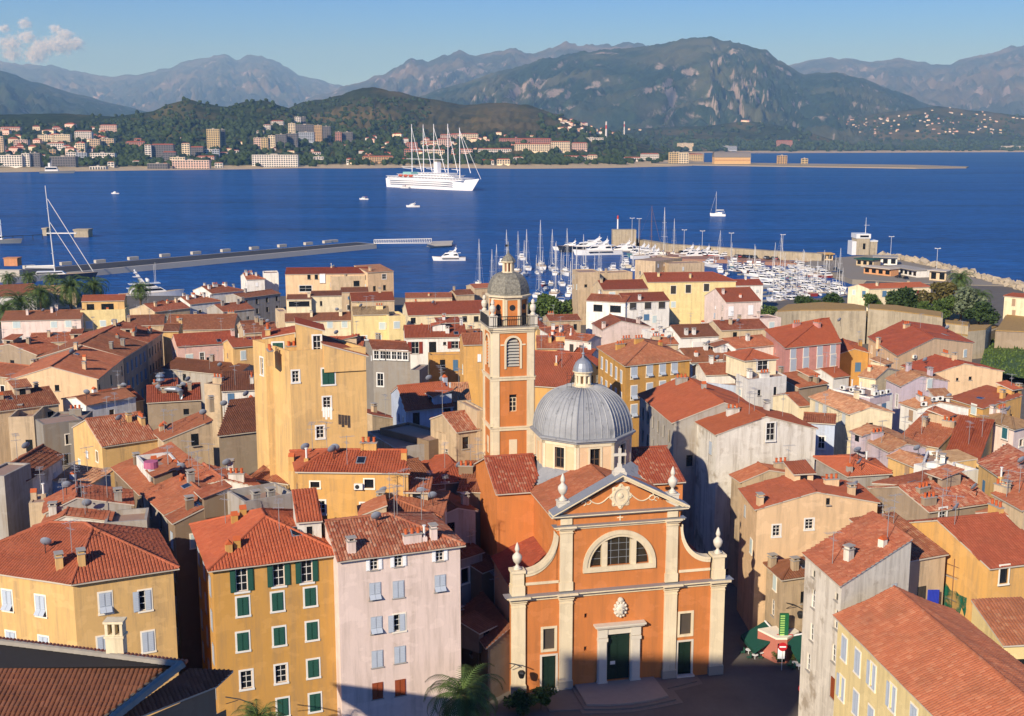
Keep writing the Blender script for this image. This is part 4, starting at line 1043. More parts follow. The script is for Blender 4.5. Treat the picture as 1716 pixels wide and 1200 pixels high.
b = MB(); b.lathe([(.75, 37.6), (.75, 37.8)], 8, 0, TC, None, PH8)
for k in range(8):
    a = PH8 + k * math.pi / 4; b.box(-.09, .09, -.09, .09, 37.8, 38.75, 0, Matrix.Translation((TC[0] + .55 * math.cos(a), TC[1] + .55 * math.sin(a), 0)) @ Matrix.Rotation(a, 4, 'Z'))
b.lathe([(.4, 37.8), (.4, 38.75)], 8, 1, TC); b.lathe([(.7, 38.75), (.82, 38.85), (.82, 38.95)], 8, 0, TC, None, PH8)
b.lathe([(.85, 38.95), (.6, 39.3), (.15, 39.75), (.05, 39.9), (.1, 40.0), (.03, 40.1), (.025, 41.0)], 8, 2, TC, None, PH8); b.build('belfry_lantern', [CREAM, plain('lantern_red', '9a4a30', .8), SCALES], bt)
b = MB(); b.tube([(TC[0] - .1, TC[1], 40.6), (TC[0] + .5, TC[1], 40.65)], .02, 4); b.box(TC[0] - .35, TC[0] - .05, TC[1] - .01, TC[1] + .01, 40.5, 40.75); b.build('weather_vane', DARKM, bt)
# forecourt, steps
LM = Matrix.Translation(CA) @ Matrix.Rotation(CRZ, 4, 'Z')
b = MB()
b.prism([(6.3, -4.2), (8.3, -4.7), (10.3, -4.85), (12.3, -4.7), (14.3, -4.2), (14.3, -.01), (6.3, -.01)], -.9, .36, 1)
for k in range(5):
    o = .55 * (k + 1)
    b.prism([(6.3 - o * .7, -4.2 - o), (8.3, -4.7 - o), (10.3, -4.9 - o), (12.3, -4.7 - o), (14.3 + o, -4.2 - o), (14.3 + o, -.01 - .01 * k), (6.3 - o * .7, -.01 - .01 * k)], -.95, .36 - .15 * (k + 1), 0)
for k in range(4): b.prism([(1.5 + .4 * k, -4.2 - .5 * (3 - k)), (6.2, -4.6 - .5 * (3 - k)), (6.2, -.02), (1.5 + .4 * k, -.02)], -.95, -.3 + .13 * k, 0)
for k in range(4): b.prism([(14.5, -2.4 - .5 * (3 - k)), (19.5 - .4 * k, -1.4 - .5 * (3 - k)), (19.6 - .4 * k, -.02), (14.5, -.02)], -.95, -.25 + .13 * k, 0)
so_ = b.build('stone_steps', [plain('step_stone', '776e62', .9), plain('landing_stone', '968b7c', .9)]); so_.matrix_world = LM
tag(so_, 'curved grey stone steps below the cathedral doors', 'steps')
b = MB()
for a, c in (((-1.0, -2.6), (2.4, -.9)),): 
    b.tube([(*a, .5), (*c, .75)], .03, 5); 
    for t in (0, .33, .66, 1): b.tube([(a[0] + (c[0] - a[0]) * t, a[1] + (c[1] - a[1]) * t, -.5), (a[0] + (c[0] - a[0]) * t, a[1] + (c[1] - a[1]) * t, .5 + .25 * t)], .025, 5)
r_ = b.build('handrail', DARKM); r_.matrix_world = LM; tag(r_, 'thin iron handrail beside the steps at the left church door', 'handrail')
# ------------------------------------------------------------------ the old town: every house measured from the photo
def rectR(Nr, Fa, w_, z):
    """right eave from near corner to far corner, width to the left"""
    a = P(Nr, z); f = P(Fa, z); y = f - a; y.z = 0; d = y.length; y /= d; x = Vector((y.y, -y.x, 0))
    return [a - x * w_, a, f, f - x * w_]
GX = (.36, None, .36, None); GY = (None, .32, None, .32); HIP = (.36, .36, .36, .36); SF = (.22, None, None, None); SL = (None, None, None, .24); SR = (None, .24, None, None)
def g(nc, nr, zt, dz, w_, h, st, mg=1.2, e=0): return (e, 'grid', nc, nr, mg, zt, dz, w_, h, st)
def px(p, w_, h, st, e=0): return (e, 'px', p, w_, h, st)
def hs(label, foot, z, sl, roof, wall, wins=(), **k): return house(label, foot, z, sl, roof, wall, wins, **k)
# ---- front row
c0 = P((122, 975), 25); r0 = P((290, 950), 25); l0 = c0 + (P((0, 957), 25) - c0) * 1.7
nr_ = Vector((-(r0 - c0).y, (r0 - c0).x, 0)).normalized(); nl_ = Vector((-(c0 - l0).y, (c0 - l0).x, 0)).normalized()
hs('yellow corner house with red hipped roof and grey propped shutters, front left', [c0, r0, r0 + nr_ * 10, l0 + nl_ * 10, l0], 25, (.42, .42, .42, .42, .42), 'red', 'yellow',
   [px(Q1(530, 620 + 10), .95, 1.75, 'St'), px(Q1(730, 618), .95, 1.75, 'h'), px(Q1(745, 825), .95, 1.75, 'S'), px(Q1(522, 850), .95, 1.75, 'S'), px(Q1(700, 1010), .95, 1.75, 'S'),
    px(Q1(38, 618), .95, 1.75, 'St', 4), px(Q1(205, 645), .95, 1.75, 'St', 4), px(Q1(57, 825), .95, 1.75, 'S', 4), px(Q1(222, 850), .95, 1.75, 'S', 4)], dz=(0,) * 5, chim=[(.48, .14, 0), (.58, .10, 0), (.12, .5, 0), (.2, .7, 0)], dishes=1, ants=2, over=.45)
H2 = hs('tall ochre apartment house with green shutters in white frames', rect((356, 952), (565, 926), 12, 25), 25, (.45, .42, .45, .42), 'new', 'ochre',
   [px((405, 972), .95, 2.0, 'Go'), px((467, 963), .95, 2.0, 'Go'), px((514, 957), .95, 2.0, 'Go'), px((407, 1016), .95, 1.6, 'G'), px((407, 1075), .95, 1.6, 'G'), px((413, 1139), .95, 1.6, 'N'),
    px((465, 1008), .95, 1.6, 'G'), px((468, 1066), .95, 1.6, 'G'), px((471, 1129), .95, 1.6, 'N'), px((474, 1185), .95, 1.6, 'G'), px((520, 1000), .95, 1.6, 'G'), px((523, 1057), .95, 1.6, 'G'), px((525, 1120), .95, 1.6, 'G'), px((528, 1177), .95, 1.6, 'G'),
    g(3, 5, 2.2, 3.1, .9, 1.7, 's', 2.0, 3)], chim=[(.15, .12, 2), (.22, .15, 2), (.28, .62, 2), (.36, .66, 2)], over=.45)
hs('pale pink apartment house with mottled tile roof and white attic shutters', rect((566, 938), (771, 912), 9, 25), 25, (.42, .36, .42, None), 'mix', 'palepink',
   [px(Q2(590, 437), .7, 1.0, 'Wo'), px(Q2(712, 420), .7, 1.0, 'Wo'), px(Q2(920, 392), .7, 1.0, 'Wo'), px(Q2(595, 572), 1.0, 1.55, 'st'), px(Q2(712, 562), 1.0, 1.55, 's'), px(Q2(922, 532), 1.0, 1.55, 'st'),
    px(Q2(602, 742), 1.0, 1.55, 'st'), px(Q2(718, 730), 1.0, 1.55, 'h'), px(Q2(606, 912), 1.0, 1.55, 's'), px(Q2(720, 890), 1.0, 1.55, 's'), px(Q2(608, 1072), .95, 1.5, 'Br'), px(Q2(722, 1056), .95, 1.5, 'Br')],
   chim=[(.12, .06, 0), (.62, .08, 1), (.72, .08, 3), (.8, .1, 0)], ants=3, over=.4)
hs('small grey roof room with red tiles on top of the ochre apartment house', rect(Q2(205, 225), Q2(325, 215), 4, 27.2), 27.2, (.4, None, None, None), 'new', 'offwhite', [(0, .5, .9, .5, .8, 'd')], base=23.5, chim=[], cat='roof room', name='roof_room')
hs('grey parapet terrace between the ochre roof and the yellow dish house', rect(Q2(-60, 165), Q2(190, 120), 4.5, 26.3), 26.3, None, 'org', 'grey', [], base=20, chim=[(.3, .2, 0), (.6, .2, 0)], parapet=.8, cat='terrace', name='terrace_house')
# long cream-yellow building at the right edge, ridge running towards the viewer
a = P((1405, 1031), 22); b_ = P((1577, 1201), 22); d_ = (b_ - a); d_.z = 0; b_ = a + d_ * 1.5; n_ = Vector((-d_.y, d_.x, 0)).normalized()
hs('long lemon house with terracotta roof and grey shutters, bottom right corner', [a, b_, b_ + n_ * 9.4, a + n_ * 9.4], 22, (.42, None, .42, None), 'org', 'lemon',
   [px(Q4(645, 860), .95, 1.9, 'S'), px(Q4(712, 928), .95, 1.9, 'S'), px(Q4(788, 1000), .95, 1.9, 'h'), px(Q4(888, 1110), .95, 1.9, 'h'), px(Q4(993, 1215), .95, 1.9, 'S'), px(Q4(633, 1060), .95, 1.9, 'h'), px(Q4(703, 1135), .95, 1.9, 'S'), px(Q4(778, 1215), .95, 1.9, 'S')], chim=(), over=.4)
hs('narrow white limewashed house with stained gable beside the lemon house', rect(Q4(632, 545), Q4(975, 432), Q4(450, 385), 24), 24, (None, None, None, .26), 'org', 'lime+',
   [px(Q4(490, 612), .8, 1.7, 'n', 3), px(Q4(605, 715), .8, 1.7, 'n', 3), px(Q4(482, 780), .8, 1.6, 'n', 3), px(Q4(592, 885), .8, 1.6, 'n', 3), px(Q4(465, 930), .8, 1.6, 'n', 3), px(Q4(590, 1060), .9, 1.8, 'Br', 3), px(Q4(490, 485), .7, .7, 'd', 3), px(Q4(605, 600), .7, .7, 'd', 3)], chim=[(.3, .35, 0), (.55, .2, 2)], ants=1)
hs('stained beige corner house with hipped brown roof over green awnings', rect(Q4(336, 512), Q4(620, 470), Q4(255, 437), 16.2), 16.2, (.42, .42, .42, .42), 'brown', 'sand+',
   [px(Q4(296, 530), .8, 1.5, 'p', 3), px(Q4(286, 655), .8, 1.8, 'n', 3)], chim=[(.25, .2, 0), (.1, .75, 0)])
hs('old tan annex with ribbed brown tiles behind the white limewashed house', rect(Q4(930, 425), Q4(1155, 385), 7, 23), 23, (.25, None, None, None), 'old', 'sand', [(0, .5, 3.6, .9, 1.8, 'k')], chim=[(.2, .5, 2)], ants=1)
hs('ochre gabled house with red roof and two small square windows by the alley', rect(Q4(206, 164), Q4(812, 130), Q4(125, 62), 22), 22, (None, .22, None, .24), 'red', 'peach',
   [px(Q4(303, 268), .8, 1.2, 'N'), px(Q4(468, 235), .9, 1.1, 'N'), px(Q4(561, 120), .4, .7, 'd')], chim=[(.04, .1, 0), (.75, .12, 0), (.68, .5, 1)])
a = P(Q4(1370, 455), 23); b_ = P(Q4(1548, 430), 23); d_ = (b_ - a).normalized(); d_.z = 0
hs('bright yellow house with new red roof behind the scaffold', rect(Q4(1370, 456), Q4(1700, 418), Q4(872, 238), 23), 23, (.36, None, .36, None), 'red', 'amber', [px(Q4(1440, 485), .9, 1.7, 'D'), (3, .3, 4.5, .8, 1.4, 'd')], chim=[(.9, .55, 1)])
hs('small cream house with tiled lean-to below the scaffold', rect(Q4(1440, 842), Q4(1700, 830), 5, 21.5), 21.5, (.3, None, None, None), 'old', 'lemon', [], chim=[])
hs('brown ridge roof behind the hipped brown corner house', rect(Q4(600, 312), Q4(850, 300), 4, 17.5), 17.5, (.25, None, None, None), 'old', 'sand', [], chim=[(.5, .4, 1)])
# ---- left block along the alley
hs('old house with orange roof directly behind the ochre apartment house', rectL(Z4(672, 592), Z4(612, 530), 9, 24.6), 24.6, (None, .35, None, .35), 'org', 'brown', [g(1, 4, 2, 3.2, .8, 1.6, 's', 1, 3)], chim=[(.2, .5, 0)])
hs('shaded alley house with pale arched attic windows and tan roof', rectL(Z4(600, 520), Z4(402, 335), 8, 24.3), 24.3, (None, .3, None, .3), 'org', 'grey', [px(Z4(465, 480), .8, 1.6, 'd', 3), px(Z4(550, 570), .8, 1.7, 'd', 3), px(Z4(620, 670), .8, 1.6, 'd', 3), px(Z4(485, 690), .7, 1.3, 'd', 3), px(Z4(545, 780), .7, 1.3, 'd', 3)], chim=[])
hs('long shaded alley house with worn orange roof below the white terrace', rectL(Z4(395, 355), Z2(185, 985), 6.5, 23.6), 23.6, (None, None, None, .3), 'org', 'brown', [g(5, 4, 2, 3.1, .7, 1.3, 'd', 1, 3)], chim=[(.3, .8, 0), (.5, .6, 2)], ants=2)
tz = hs('white roof terrace house with railing and pink tablecloth', rectL(Z2(540, 1060), Z2(412, 905), 3.6, 25), 25, None, 'org', 'white', [], base=19, parapet=.5, chim=[(.8, .15, 2)], cat='terrace house')
hs('small house with orange roof and green arched attic window', rect(Z4(790, 302), Z4(1415, 300), Z4(632, 172), 24.6), 24.6, (None, .28, None, .3), 'org', 'offwhite', [px(Z4(652, 238), .7, 1.0, 'G', 3), px(Z4(716, 295), .7, .9, 'G', 3)], chim=[(.25, .05, 1), (.75, .1, 1), (.6, .9, 0)], dishes=2, ants=2)
hs('low shed with striped shadowed brown roof and rubble edge', rect(Z4(1300, 212), Z4(1662, 262), 6, 23), 23, (.25, None, None, None), 'old', 'stone', [], chim=[])
hs('house with broad ribbed red roof and roof window above the yellow eave', rect(Z2(65, 772), Z2(620, 690), 12, 23), 23, (.36, None, .36, None), 'mix', 'yellow', [], chim=[(.7, .35, 0), (.9, .3, 1)], dishes=1, ants=2)
hs('house with smooth orange lean-to roof and bare beige gable', rect(Z2(690, 712), Z2(1180, 655), Z2(585, 622), 23.5), 23.5, (None, None, None, .3), 'org', 'sand', [(0, .62, .3, .9, 1.5, 'd')], chim=[], ants=1)
hs('old stone house with brown roof, brick patch and pale blue shutters', rect(Z2(1240, 662), R2(268, 880), R2(20, 765), 24), 24, (.3, None, .3, None), 'brown', 'stone*', [px(R2(198, 935), .9, 1.6, 'l'), px(R2(215, 1075), 1.2, 1.4, 'Wo')], chim=[(.15, .8, 0), (.5, .9, 2)], dishes=2)
hs('house with brown roof and blue door beside the tall yellow house', rect(Z2(1270, 215), Z2(1625, 200), 6, 25), 25, (.25, None, None, None), 'brown', 'offwhite', [(0, .25, 1.3, .9, 1.9, 'B')], chim=[])
hs('peeling plaster chimney block with tiled top above the alley roofs', rect(Z2(1092, 150), Z2(1250, 165), 3, 25.5), 25.5, None, 'org', 'sand+', [], base=12, parapet=.2, chim=[(.5, .5, 1)], cat='chimney block', name='chimney_block')
hs('low house with bright orange roof and two small chimneys by the shaded street', rect(Z2(165, 352), Z2(480, 300), 8, 21.5), 21.5, (.33, None, .33, None), 'new', 'sand', [], chim=[(.3, .2, 0), (.55, .3, 0)], dishes=1)
hs('house with dark red roof under the big bent metal duct', rect(Z2(520, 330), Z2(1060, 300), 9, 21.8), 21.8, (.33, None, .33, None), 'red', 'stone', [], chim=[(.6, .2, 0), (.8, .3, 0), (.2, .8, 1)], dishes=2, ants=3)
hs('house with faded striped roof and thin gutter at the left edge', rect(Z1(-250, 490), Z1(655, 376), 9, 23), 23, (.34, None, .34, None), 'old', 'sand', [g(3, 1, 1.6, 3, .8, 1.2, 'd')], chim=[(.35, .3, 2), (.2, .6, 0), (.9, .8, 0)], ants=1)
hs('whitewashed house with sagging brown roof over the shaded street', rect(Z1(700, 330), Z1(960, 400), 8, 22.6), 22.6, (None, .3, None, .2), 'brown', 'white', [g(1, 3, 2.0, 3, .8, 1.5, 'd', 1, 1)], chim=[(.3, .5, 2)])
hs('beige terrace house with plants on its roof terrace, left edge', rect(Z1(95, 600), Z1(380, 590), 7, 22), 22, None, 'org', 'sand', [(0, .75, 3.2, .9, 1.7, 'd')], chim=[(.1, .8, 0)], parapet=.9)
hs('tall bare concrete house with flat top, lit above and shaded below', rect(Z1(480, 622), Z1(895, 612), 7, 23), 23, None, 'org', 'concrete', [], chim=[(.6, .8, 1)], parapet=.3)
hs('lean-to block of bare concrete beside the flat concrete house', rect(Z1(395, 560), Z1(480, 620), 5, 23.4), 23.4, None, 'org', 'concrete', [], chim=[], parapet=.1)
hs('grey gable house with faded brown roof and two air conditioners, left edge', rect(Z3(-160, 380), Z3(235, 382), 10, 25), 25, (None, .55, None, .5), 'old', 'offwhite+', [], chim=[], ants=1, acs=[(0, .62, .6), (0, .75, 1.7)])
hs('small terrace with blue-shaded canopy behind the faded brown roof', rect(Z3(480, 420), Z3(835, 430), 6, 22.5), 22.5, (None, .12, None, None), 'pale', 'blue', [], chim=[(.5, .2, 2)])
hs('grey plaster house with broad gable, dish and tiled edges', rect(Z3(440, 690), Z3(1258, 612), 5, 25), 25, (None, .24, None, .42), 'org', 'grey', [], chim=[(.85, .1, 0)], dishes=1, ants=1)
hs('low lean-to with small orange gable behind the yellow corner house', rect(Z3(420, 810), Z3(1040, 770), 4, 24.4), 24.4, (None, .2, None, .4), 'org', 'offwhite', [], chim=[(.1, .5, 0)], ants=1)
hs('square plaster stack house between the alley roofs, left', rect(Z3(275, 600), Z3(430, 590), 3, 25), 25, None, 'org', 'sand', [], parapet=.1, chim=[(.2, .5, 2), (.8, .5, 3)], ants=1)
hs('planted roof terrace with pots behind the yellow corner house', rect(Z3(1000, 830), Z3(1410, 800), 4, 24.2), 24.2, None, 'org', 'grey', [], parapet=.5, chim=[])
hs('grey house side at the left edge above the yellow corner house', rect(Z3(-200, 340), Z3(40, 350), 5, 26.5), 26.5, None, 'org', 'grey', [], parapet=.2, chim=[])
hs('tall yellow tower house with green window and red mono roof', rect((485, 604), (613, 597), (424, 584), 37), 37, None, 'red', 'yellow',
   [px(R2(462, 618), 1.3, 1.7, 'G'), px(R2(455, 755), .8, 1.3, 'N'), px(R2(420, 905), .8, 1.3, 'N'), px(R2(293, 618), .7, 1.2, 'N'), px(R2(120, 565), .7, 1.9, 'N', 3)], parapet=1.0, chim=[(.1, .2, 1), (.35, .4, 1)])
hs('yellow attic block with red slope on top of the tower house', rect((543, 601), (613, 597.2), 8, 37.03), 37.03, (None, .32, None, None), 'red', 'yellow', [], base=35.5, chim=(), cat='attic', name='attic_block')
hs('yellow stair turret with red sloping top above the tower house', rect((497, 556), (540, 554.6), 4, 39.8), 39.8, (None, .3, None, None), 'red', 'yellow', [(0, .78, 1.5, .8, 2.0, 'N')], base=36.5, chim=[], cat='turret', name='stair_turret')
hs('yellow rear attic with green shutter at the left of the tower house', rect((444, 567.5), (494, 566), 4, 38.8), 38.8, (None, None, None, .15), 'red', 'yellow', [(0, .42, 1.3, 1.1, 1.6, 'G')], base=8, chim=[(.1, .2, 1)], cat='attic', name='attic_block')
# ---- courtyard between the tower house and the cathedral
hs('orange house covered in satellite dishes with red hipped roof', rect(Z5(92, 335), Z5(972, 345), Z5(52, 182), 28), 28, (.32, None, .32, .34), 'new', 'amber',
   [px(Z5(228, 440), .9, .6, 'D'), px(Z5(660, 432), .9, .9, 'D'), (0, .2, 3.6, .8, 1.3, 'N'), (0, .6, 3.8, .8, 1.3, 'N')], chim=[(.06, .45, 2), (.2, .25, 3), (.95, .3, 2), (.66, .5, 1)], dishes=3, ants=2, acs=[(0, .55, 1.4)])
hs('house with worn tiled roofs and white edge behind the pale pink house', rect(Z5(640, 700), Z5(1222, 706), 8, 24.6), 24.6, (.36, .2, .36, .36), 'org', 'sand', [], chim=[(.3, .75, 1), (.5, .75, 1), (.15, .3, 0)], dishes=3, ants=1, acs=[(3, .5, .6)])
hs('small lean-to dormer house with tiled slope behind the pink roof', rect(Z5(600, 690), Z5(800, 680), 3, 25.4), 25.4, (None, None, None, .35), 'org', 'sand', [], chim=[], base=22)
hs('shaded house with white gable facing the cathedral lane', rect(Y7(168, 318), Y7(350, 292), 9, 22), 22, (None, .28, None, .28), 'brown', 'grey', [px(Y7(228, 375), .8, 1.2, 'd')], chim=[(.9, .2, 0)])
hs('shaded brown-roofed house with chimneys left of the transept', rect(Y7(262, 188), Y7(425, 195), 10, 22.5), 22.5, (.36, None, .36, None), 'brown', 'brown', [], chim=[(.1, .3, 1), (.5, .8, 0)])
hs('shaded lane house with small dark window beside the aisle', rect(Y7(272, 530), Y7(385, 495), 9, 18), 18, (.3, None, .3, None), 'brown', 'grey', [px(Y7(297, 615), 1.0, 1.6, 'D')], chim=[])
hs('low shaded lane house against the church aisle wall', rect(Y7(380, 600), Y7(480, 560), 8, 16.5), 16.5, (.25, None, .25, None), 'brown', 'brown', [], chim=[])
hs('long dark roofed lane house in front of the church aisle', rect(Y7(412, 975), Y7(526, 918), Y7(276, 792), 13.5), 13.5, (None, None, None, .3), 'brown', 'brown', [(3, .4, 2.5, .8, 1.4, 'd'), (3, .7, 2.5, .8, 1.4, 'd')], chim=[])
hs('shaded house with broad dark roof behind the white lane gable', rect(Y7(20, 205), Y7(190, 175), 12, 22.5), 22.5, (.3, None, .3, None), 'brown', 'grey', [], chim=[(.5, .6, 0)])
hs('blank grey shaded wall house behind the dish house', rect(R2(800, 1000), R2(975, 978), 9, 25), 25, None, 'org', 'grey', [], parapet=.3, chim=[])
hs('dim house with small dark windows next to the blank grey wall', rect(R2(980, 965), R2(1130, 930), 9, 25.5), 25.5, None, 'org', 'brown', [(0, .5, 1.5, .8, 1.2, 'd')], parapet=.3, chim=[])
hs('bluish shaded house with red roof half in sun below the tower house', rect(R2(862, 797), R2(1105, 772), R2(786, 706), 26), 26, (.36, None, .36, None), 'new', 'blue', [px(R2(915, 840), .9, 1.8, 'k'), px(R2(1075, 810), .9, 1.6, 'k'), (0, .3, 5.5, .9, 1.6, 'd')], chim=[(.9, .5, 2)], ants=1)
hs('low lean-to with dark roof left of the bluish shaded house', rect(R2(690, 880), R2(860, 850), 8, 22), 22, (None, .3, None, None), 'red', 'sand', [(0, .8, 1.5, .6, 1.2, 'd')], chim=[])
hs('house with pink striped roof half shaded, left of the bell tower', rect(R2(1030, 745), R2(1195, 740), 8, 25), 25, (.36, None, .36, None), 'pale', 'brown', [], chim=[(.4, .2, 3)], ants=1)
hs('small beige house with red striped roof and terrace beside the bell tower', rect(R2(1122, 905), R2(1240, 890), 7, 27.5), 27.5, (.36, None, .36, None), 'mix', 'sand', [(0, .4, 1.4, .8, 1.4, 'd')], chim=[])
hs('narrow beige slab house tight against the bell tower', rect(R2(1228, 805), R2(1278, 800), 6, 29.5), 29.5, None, 'org', 'sand', [], parapet=.2, chim=[])
hs('beige stepped terrace house with storage tank below the bell tower', rect(R2(1128, 945), R2(1178, 935), 4, 26.4), 26.4, None, 'org', 'sand', [], parapet=.2, chim=[])
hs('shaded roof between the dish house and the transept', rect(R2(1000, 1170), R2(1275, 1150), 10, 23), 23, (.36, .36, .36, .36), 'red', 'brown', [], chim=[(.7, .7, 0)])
# ---- centre, up to the quay
hs('grey house with glazed loggia and orange roof', rect(R2(692, 482), R2(885, 492), R2(652, 436), 25), 25, (.2, None, .2, None), 'org', 'concrete', [px(R2(712, 505), .9, 1.5, 'N'), px(R2(745, 505), .9, 1.5, 'N'), px(R2(775, 506), .9, 1.5, 'N'), px(R2(803, 507), .9, 1.5, 'N'), px(R2(832, 508), .9, 1.5, 'N'), px(R2(860, 509), .9, 1.5, 'N'), px(R2(730, 635), 1.1, 2.2, 'N')], chim=[(.3, .7, 0)])
hs('lower grey annex right of the glazed loggia house', rect(R2(885, 590), R2(932, 592), 5, 23), 23, None, 'org', 'concrete', [], parapet=.2, chim=[])
hs('white house with balcony doors and wide red roof', rect(R2(858, 420), R2(1172, 414), 9, 23), 23, (.34, None, .34, None), 'red', 'white', [px(R2(910, 470), 1.4, 2.3, 'R'), px(R2(1000, 470), 1.4, 2.3, 'd'), px(R2(1062, 448), .6, .6, 'd'), px(R2(1115, 455), 1.4, 1.4, 'R'), (0, .15, 7, 1.4, 2, 'd'), (0, .45, 7.2, 1.4, 2, 'd')], chim=[(.3, .8, 2), (.7, .15, 0), (.95, .5, 0)], ants=2)
hs('yellow house with lean-to terrace below the white balcony house', rect(R2(985, 520), R2(1150, 515), 3, 21), 21, None, 'org', 'amber', [(0, .4, 1.4, 1, 1.8, 'd'), (0, .8, 1.6, .9, 2, 'B')], parapet=.4, chim=[])
hs('amber house with long red roof right behind the bell tower', rect(Z6(1172, 442), R3(570, 690), 17, 25), 25, (.4, None, .4, None), 'red', 'amber', [], chim=[(.06, .35, 0), (.75, .3, 3)], ants=1)
hs('amber upper house with orange roof left of the bell tower top', rect(Z6(965, 100), Z6(1200, 95), 8, 25.5), 25.5, (.3, None, .3, None), 'org', 'amber', [], chim=[])
hs('house with orange roofs and yellow gable right of the bell tower', rect(R3(420, 492), R3(552, 492), 8, 23.5), 23.5, (.36, None, .36, None), 'org', 'yellow', [], chim=[(.5, .3, 1), (.9, .3, 1)])
hs('dark roofed house in the lane right of the bell tower', rect(R3(440, 570), R3(610, 600), 8, 21.5), 21.5, (None, .3, None, .3), 'red', 'brown', [], chim=[(.9, .3, 0)])
hs('cream house with pale shutters and brown roof facing the tall yellow house', rect(R2(240, 337), R2(578, 328), 7, 19), 19, (.34, None, .34, None), 'brown', 'cream', [px(R2(395, 352), 1.2, 1.4, 'p'), px(R2(470, 352), 1.2, 1.4, 'p'), px(R2(546, 350), 1.2, 1.4, 'p'), px(R2(260, 380), 1, 1.4, 'p')], chim=[(.4, .3, 0), (.85, .3, 0)])
hs('lime cream house with tan tiled roof and pale shutters', rect(R2(590, 302), R2(774, 298), 7, 20.5), 20.5, (.36, None, .36, None), 'tan', 'lemon', [px(R2(740, 357), 1.3, 1.5, 'p'), (0, .3, 5.6, 1.2, 1.5, 'p'), (0, .7, 5.6, 1.2, 1.5, 'p')], chim=[], ants=1)
hs('lower cream terrace house right of the tan roof', rect(R2(774, 318), R2(860, 314), 7, 20), 20, None, 'org', 'lemon', [px(R2(815, 352), 1.3, 1.5, 'p'), (0, .5, 5.8, 1.3, 1.5, 'k')], parapet=.5, chim=[])
hs('plain red roof house behind the tan tiled roof', rect(R2(582, 232), R2(802, 226), 9, 17), 17, (.36, None, .36, None), 'red', 'beige', [], chim=[(.7, .5, 0)])
hs('long house with broad dark red roof and skylight toward the harbour', rect(R2(874, 304), R2(1284, 292), 12, 18.5), 18.5, (.36, None, .36, None), 'red', 'cream', [px(R2(1165, 322), 1.2, 1.4, 'd'), px(R2(1225, 322), 1.2, 1.4, 'd'), px(R2(900, 330), 1.2, 1.4, 'd')], chim=[(.15, .7, 1)], ants=1)
hs('white house with large roof glazing under the dark red roof', rect(R2(1025, 345), R2(1146, 340), 3, 20), 20, (.25, None, None, None), 'red', 'white', [(0, .15, .6, .8, .9, 'n'), (0, .32, .6, .8, .9, 'n'), (0, .5, .6, .8, .9, 'n'), (0, .68, .6, .8, .9, 'n'), (0, .85, .6, .8, .9, 'n')], chim=[])
hs('cream terrace house with covered loggia near the quay', rect(R2(248, 222), R2(374, 220), 7, 18), 18, (.2, None, .2, None), 'brown', 'cream', [(0, .5, 1.2, 5.5, 1.4, 'd')], chim=[(.9, .2, 0)])
hs('blank cream wall house with brown roof near the quay', rect(R2(374, 205), R2(530, 202), 7, 18.6), 18.6, (.22, None, .22, None), 'brown', 'cream', [], chim=[], ants=0)
hs('peach quay building with glazed balcony boxes and long red roof', rect(R2(240, 92), R2(664, 88), 9, 17), 17, (.33, None, .33, None), 'red', 'peach', [px(R2(272, 115), 5, 3.6, 'N'), px(R2(362, 102), 1, 1.8, 'd'), px(R2(400, 102), 1, 1.8, 'd'), px(R2(432, 112), 1.8, 3, 'W'), px(R2(345, 165), 4, 2, 'N')], chim=[(.55, .5, 3)], dishes=1)
hs('sand coloured quay block with blank side and square window', rect(R2(664, 84), R2(798, 76), 11, 17.5), 17.5, (.12, None, None, None), 'pale', 'peach', [px(R2(750, 103), 1.4, 1.6, 'N'), px(R2(700, 165), 1, 1.7, 'd'), px(R2(752, 160), 1, 1.7, 'd')], chim=[(.2, .2, 0)])
hs('beige terrace house with pergola in front of the peach quay building', rect(R2(478, 118), R2(662, 112), 5, 15.5), 15.5, None, 'org', 'beige', [(0, .7, 1.6, 2, 1.8, 'd')], parapet=.9, chim=[(.4, .3, 0)])
hs('low brown roof cottage below the beige pergola terrace', rect(R2(530, 185), R2(668, 182), 6, 15), 15, (.3, None, .3, None), 'brown', 'sand', [], chim=[])
hs('low orange roofed quay sheds beside the moored motor yacht', rect(R2(860, 215), R2(1100, 212), 8, 10.5), 10.5, (.25, None, .25, None), 'org', 'beige', [], chim=[(.5, .2, 2)])
hs('low quay house with old tiles in front of the bare masts', rect(R2(1120, 200), R2(1215, 195), 7, 11), 11, (.3, None, .3, None), 'old', 'sand', [], chim=[(.1, .5, 0)])
hs('quay house with orange tile edge left of the belfry dome', rect(R2(1215, 165), R2(1320, 160), 8, 12), 12, (.2, None, .2, None), 'org', 'sand', [], chim=[])
hs('dark roofed house low behind the bell tower balustrade', rect(R2(1165, 440), R2(1285, 430), 8, 21), 21, (.36, None, .36, None), 'brown', 'sand', [], chim=[])
hs('brown hip roofed cottage with roof window near the yellow tower house', rect(R2(30, 395), R2(200, 385), 7, 20), 20, (.36, None, .36, None), 'old', 'sand', [], chim=[])
hs('narrow street house with red roof left of the tower house', rect(R2(-30, 470), R2(140, 455), 6, 22), 22, (.33, None, .33, None), 'red', 'yellow', [(0, .3, 1.6, .9, 1.6, 'p'), (0, .3, 4.6, .9, 1.6, 'p')], chim=[(.5, .5, 3)])
hs('beige lane house below the orange chimneys of the tower house', rect(R2(205, 290), R2(250, 288), 6, 19.5), 19.5, None, 'org', 'beige', [], parapet=.3, chim=[])
hs('house with dark tiles and two orange chimneys behind the tower house', rect(R2(430, 470), R2(640, 470), 7, 23), 23, (.36, None, .36, None), 'red', 'sand', [], chim=[(.15, .1, 1), (.35, .1, 1), (.8, .3, 1)])
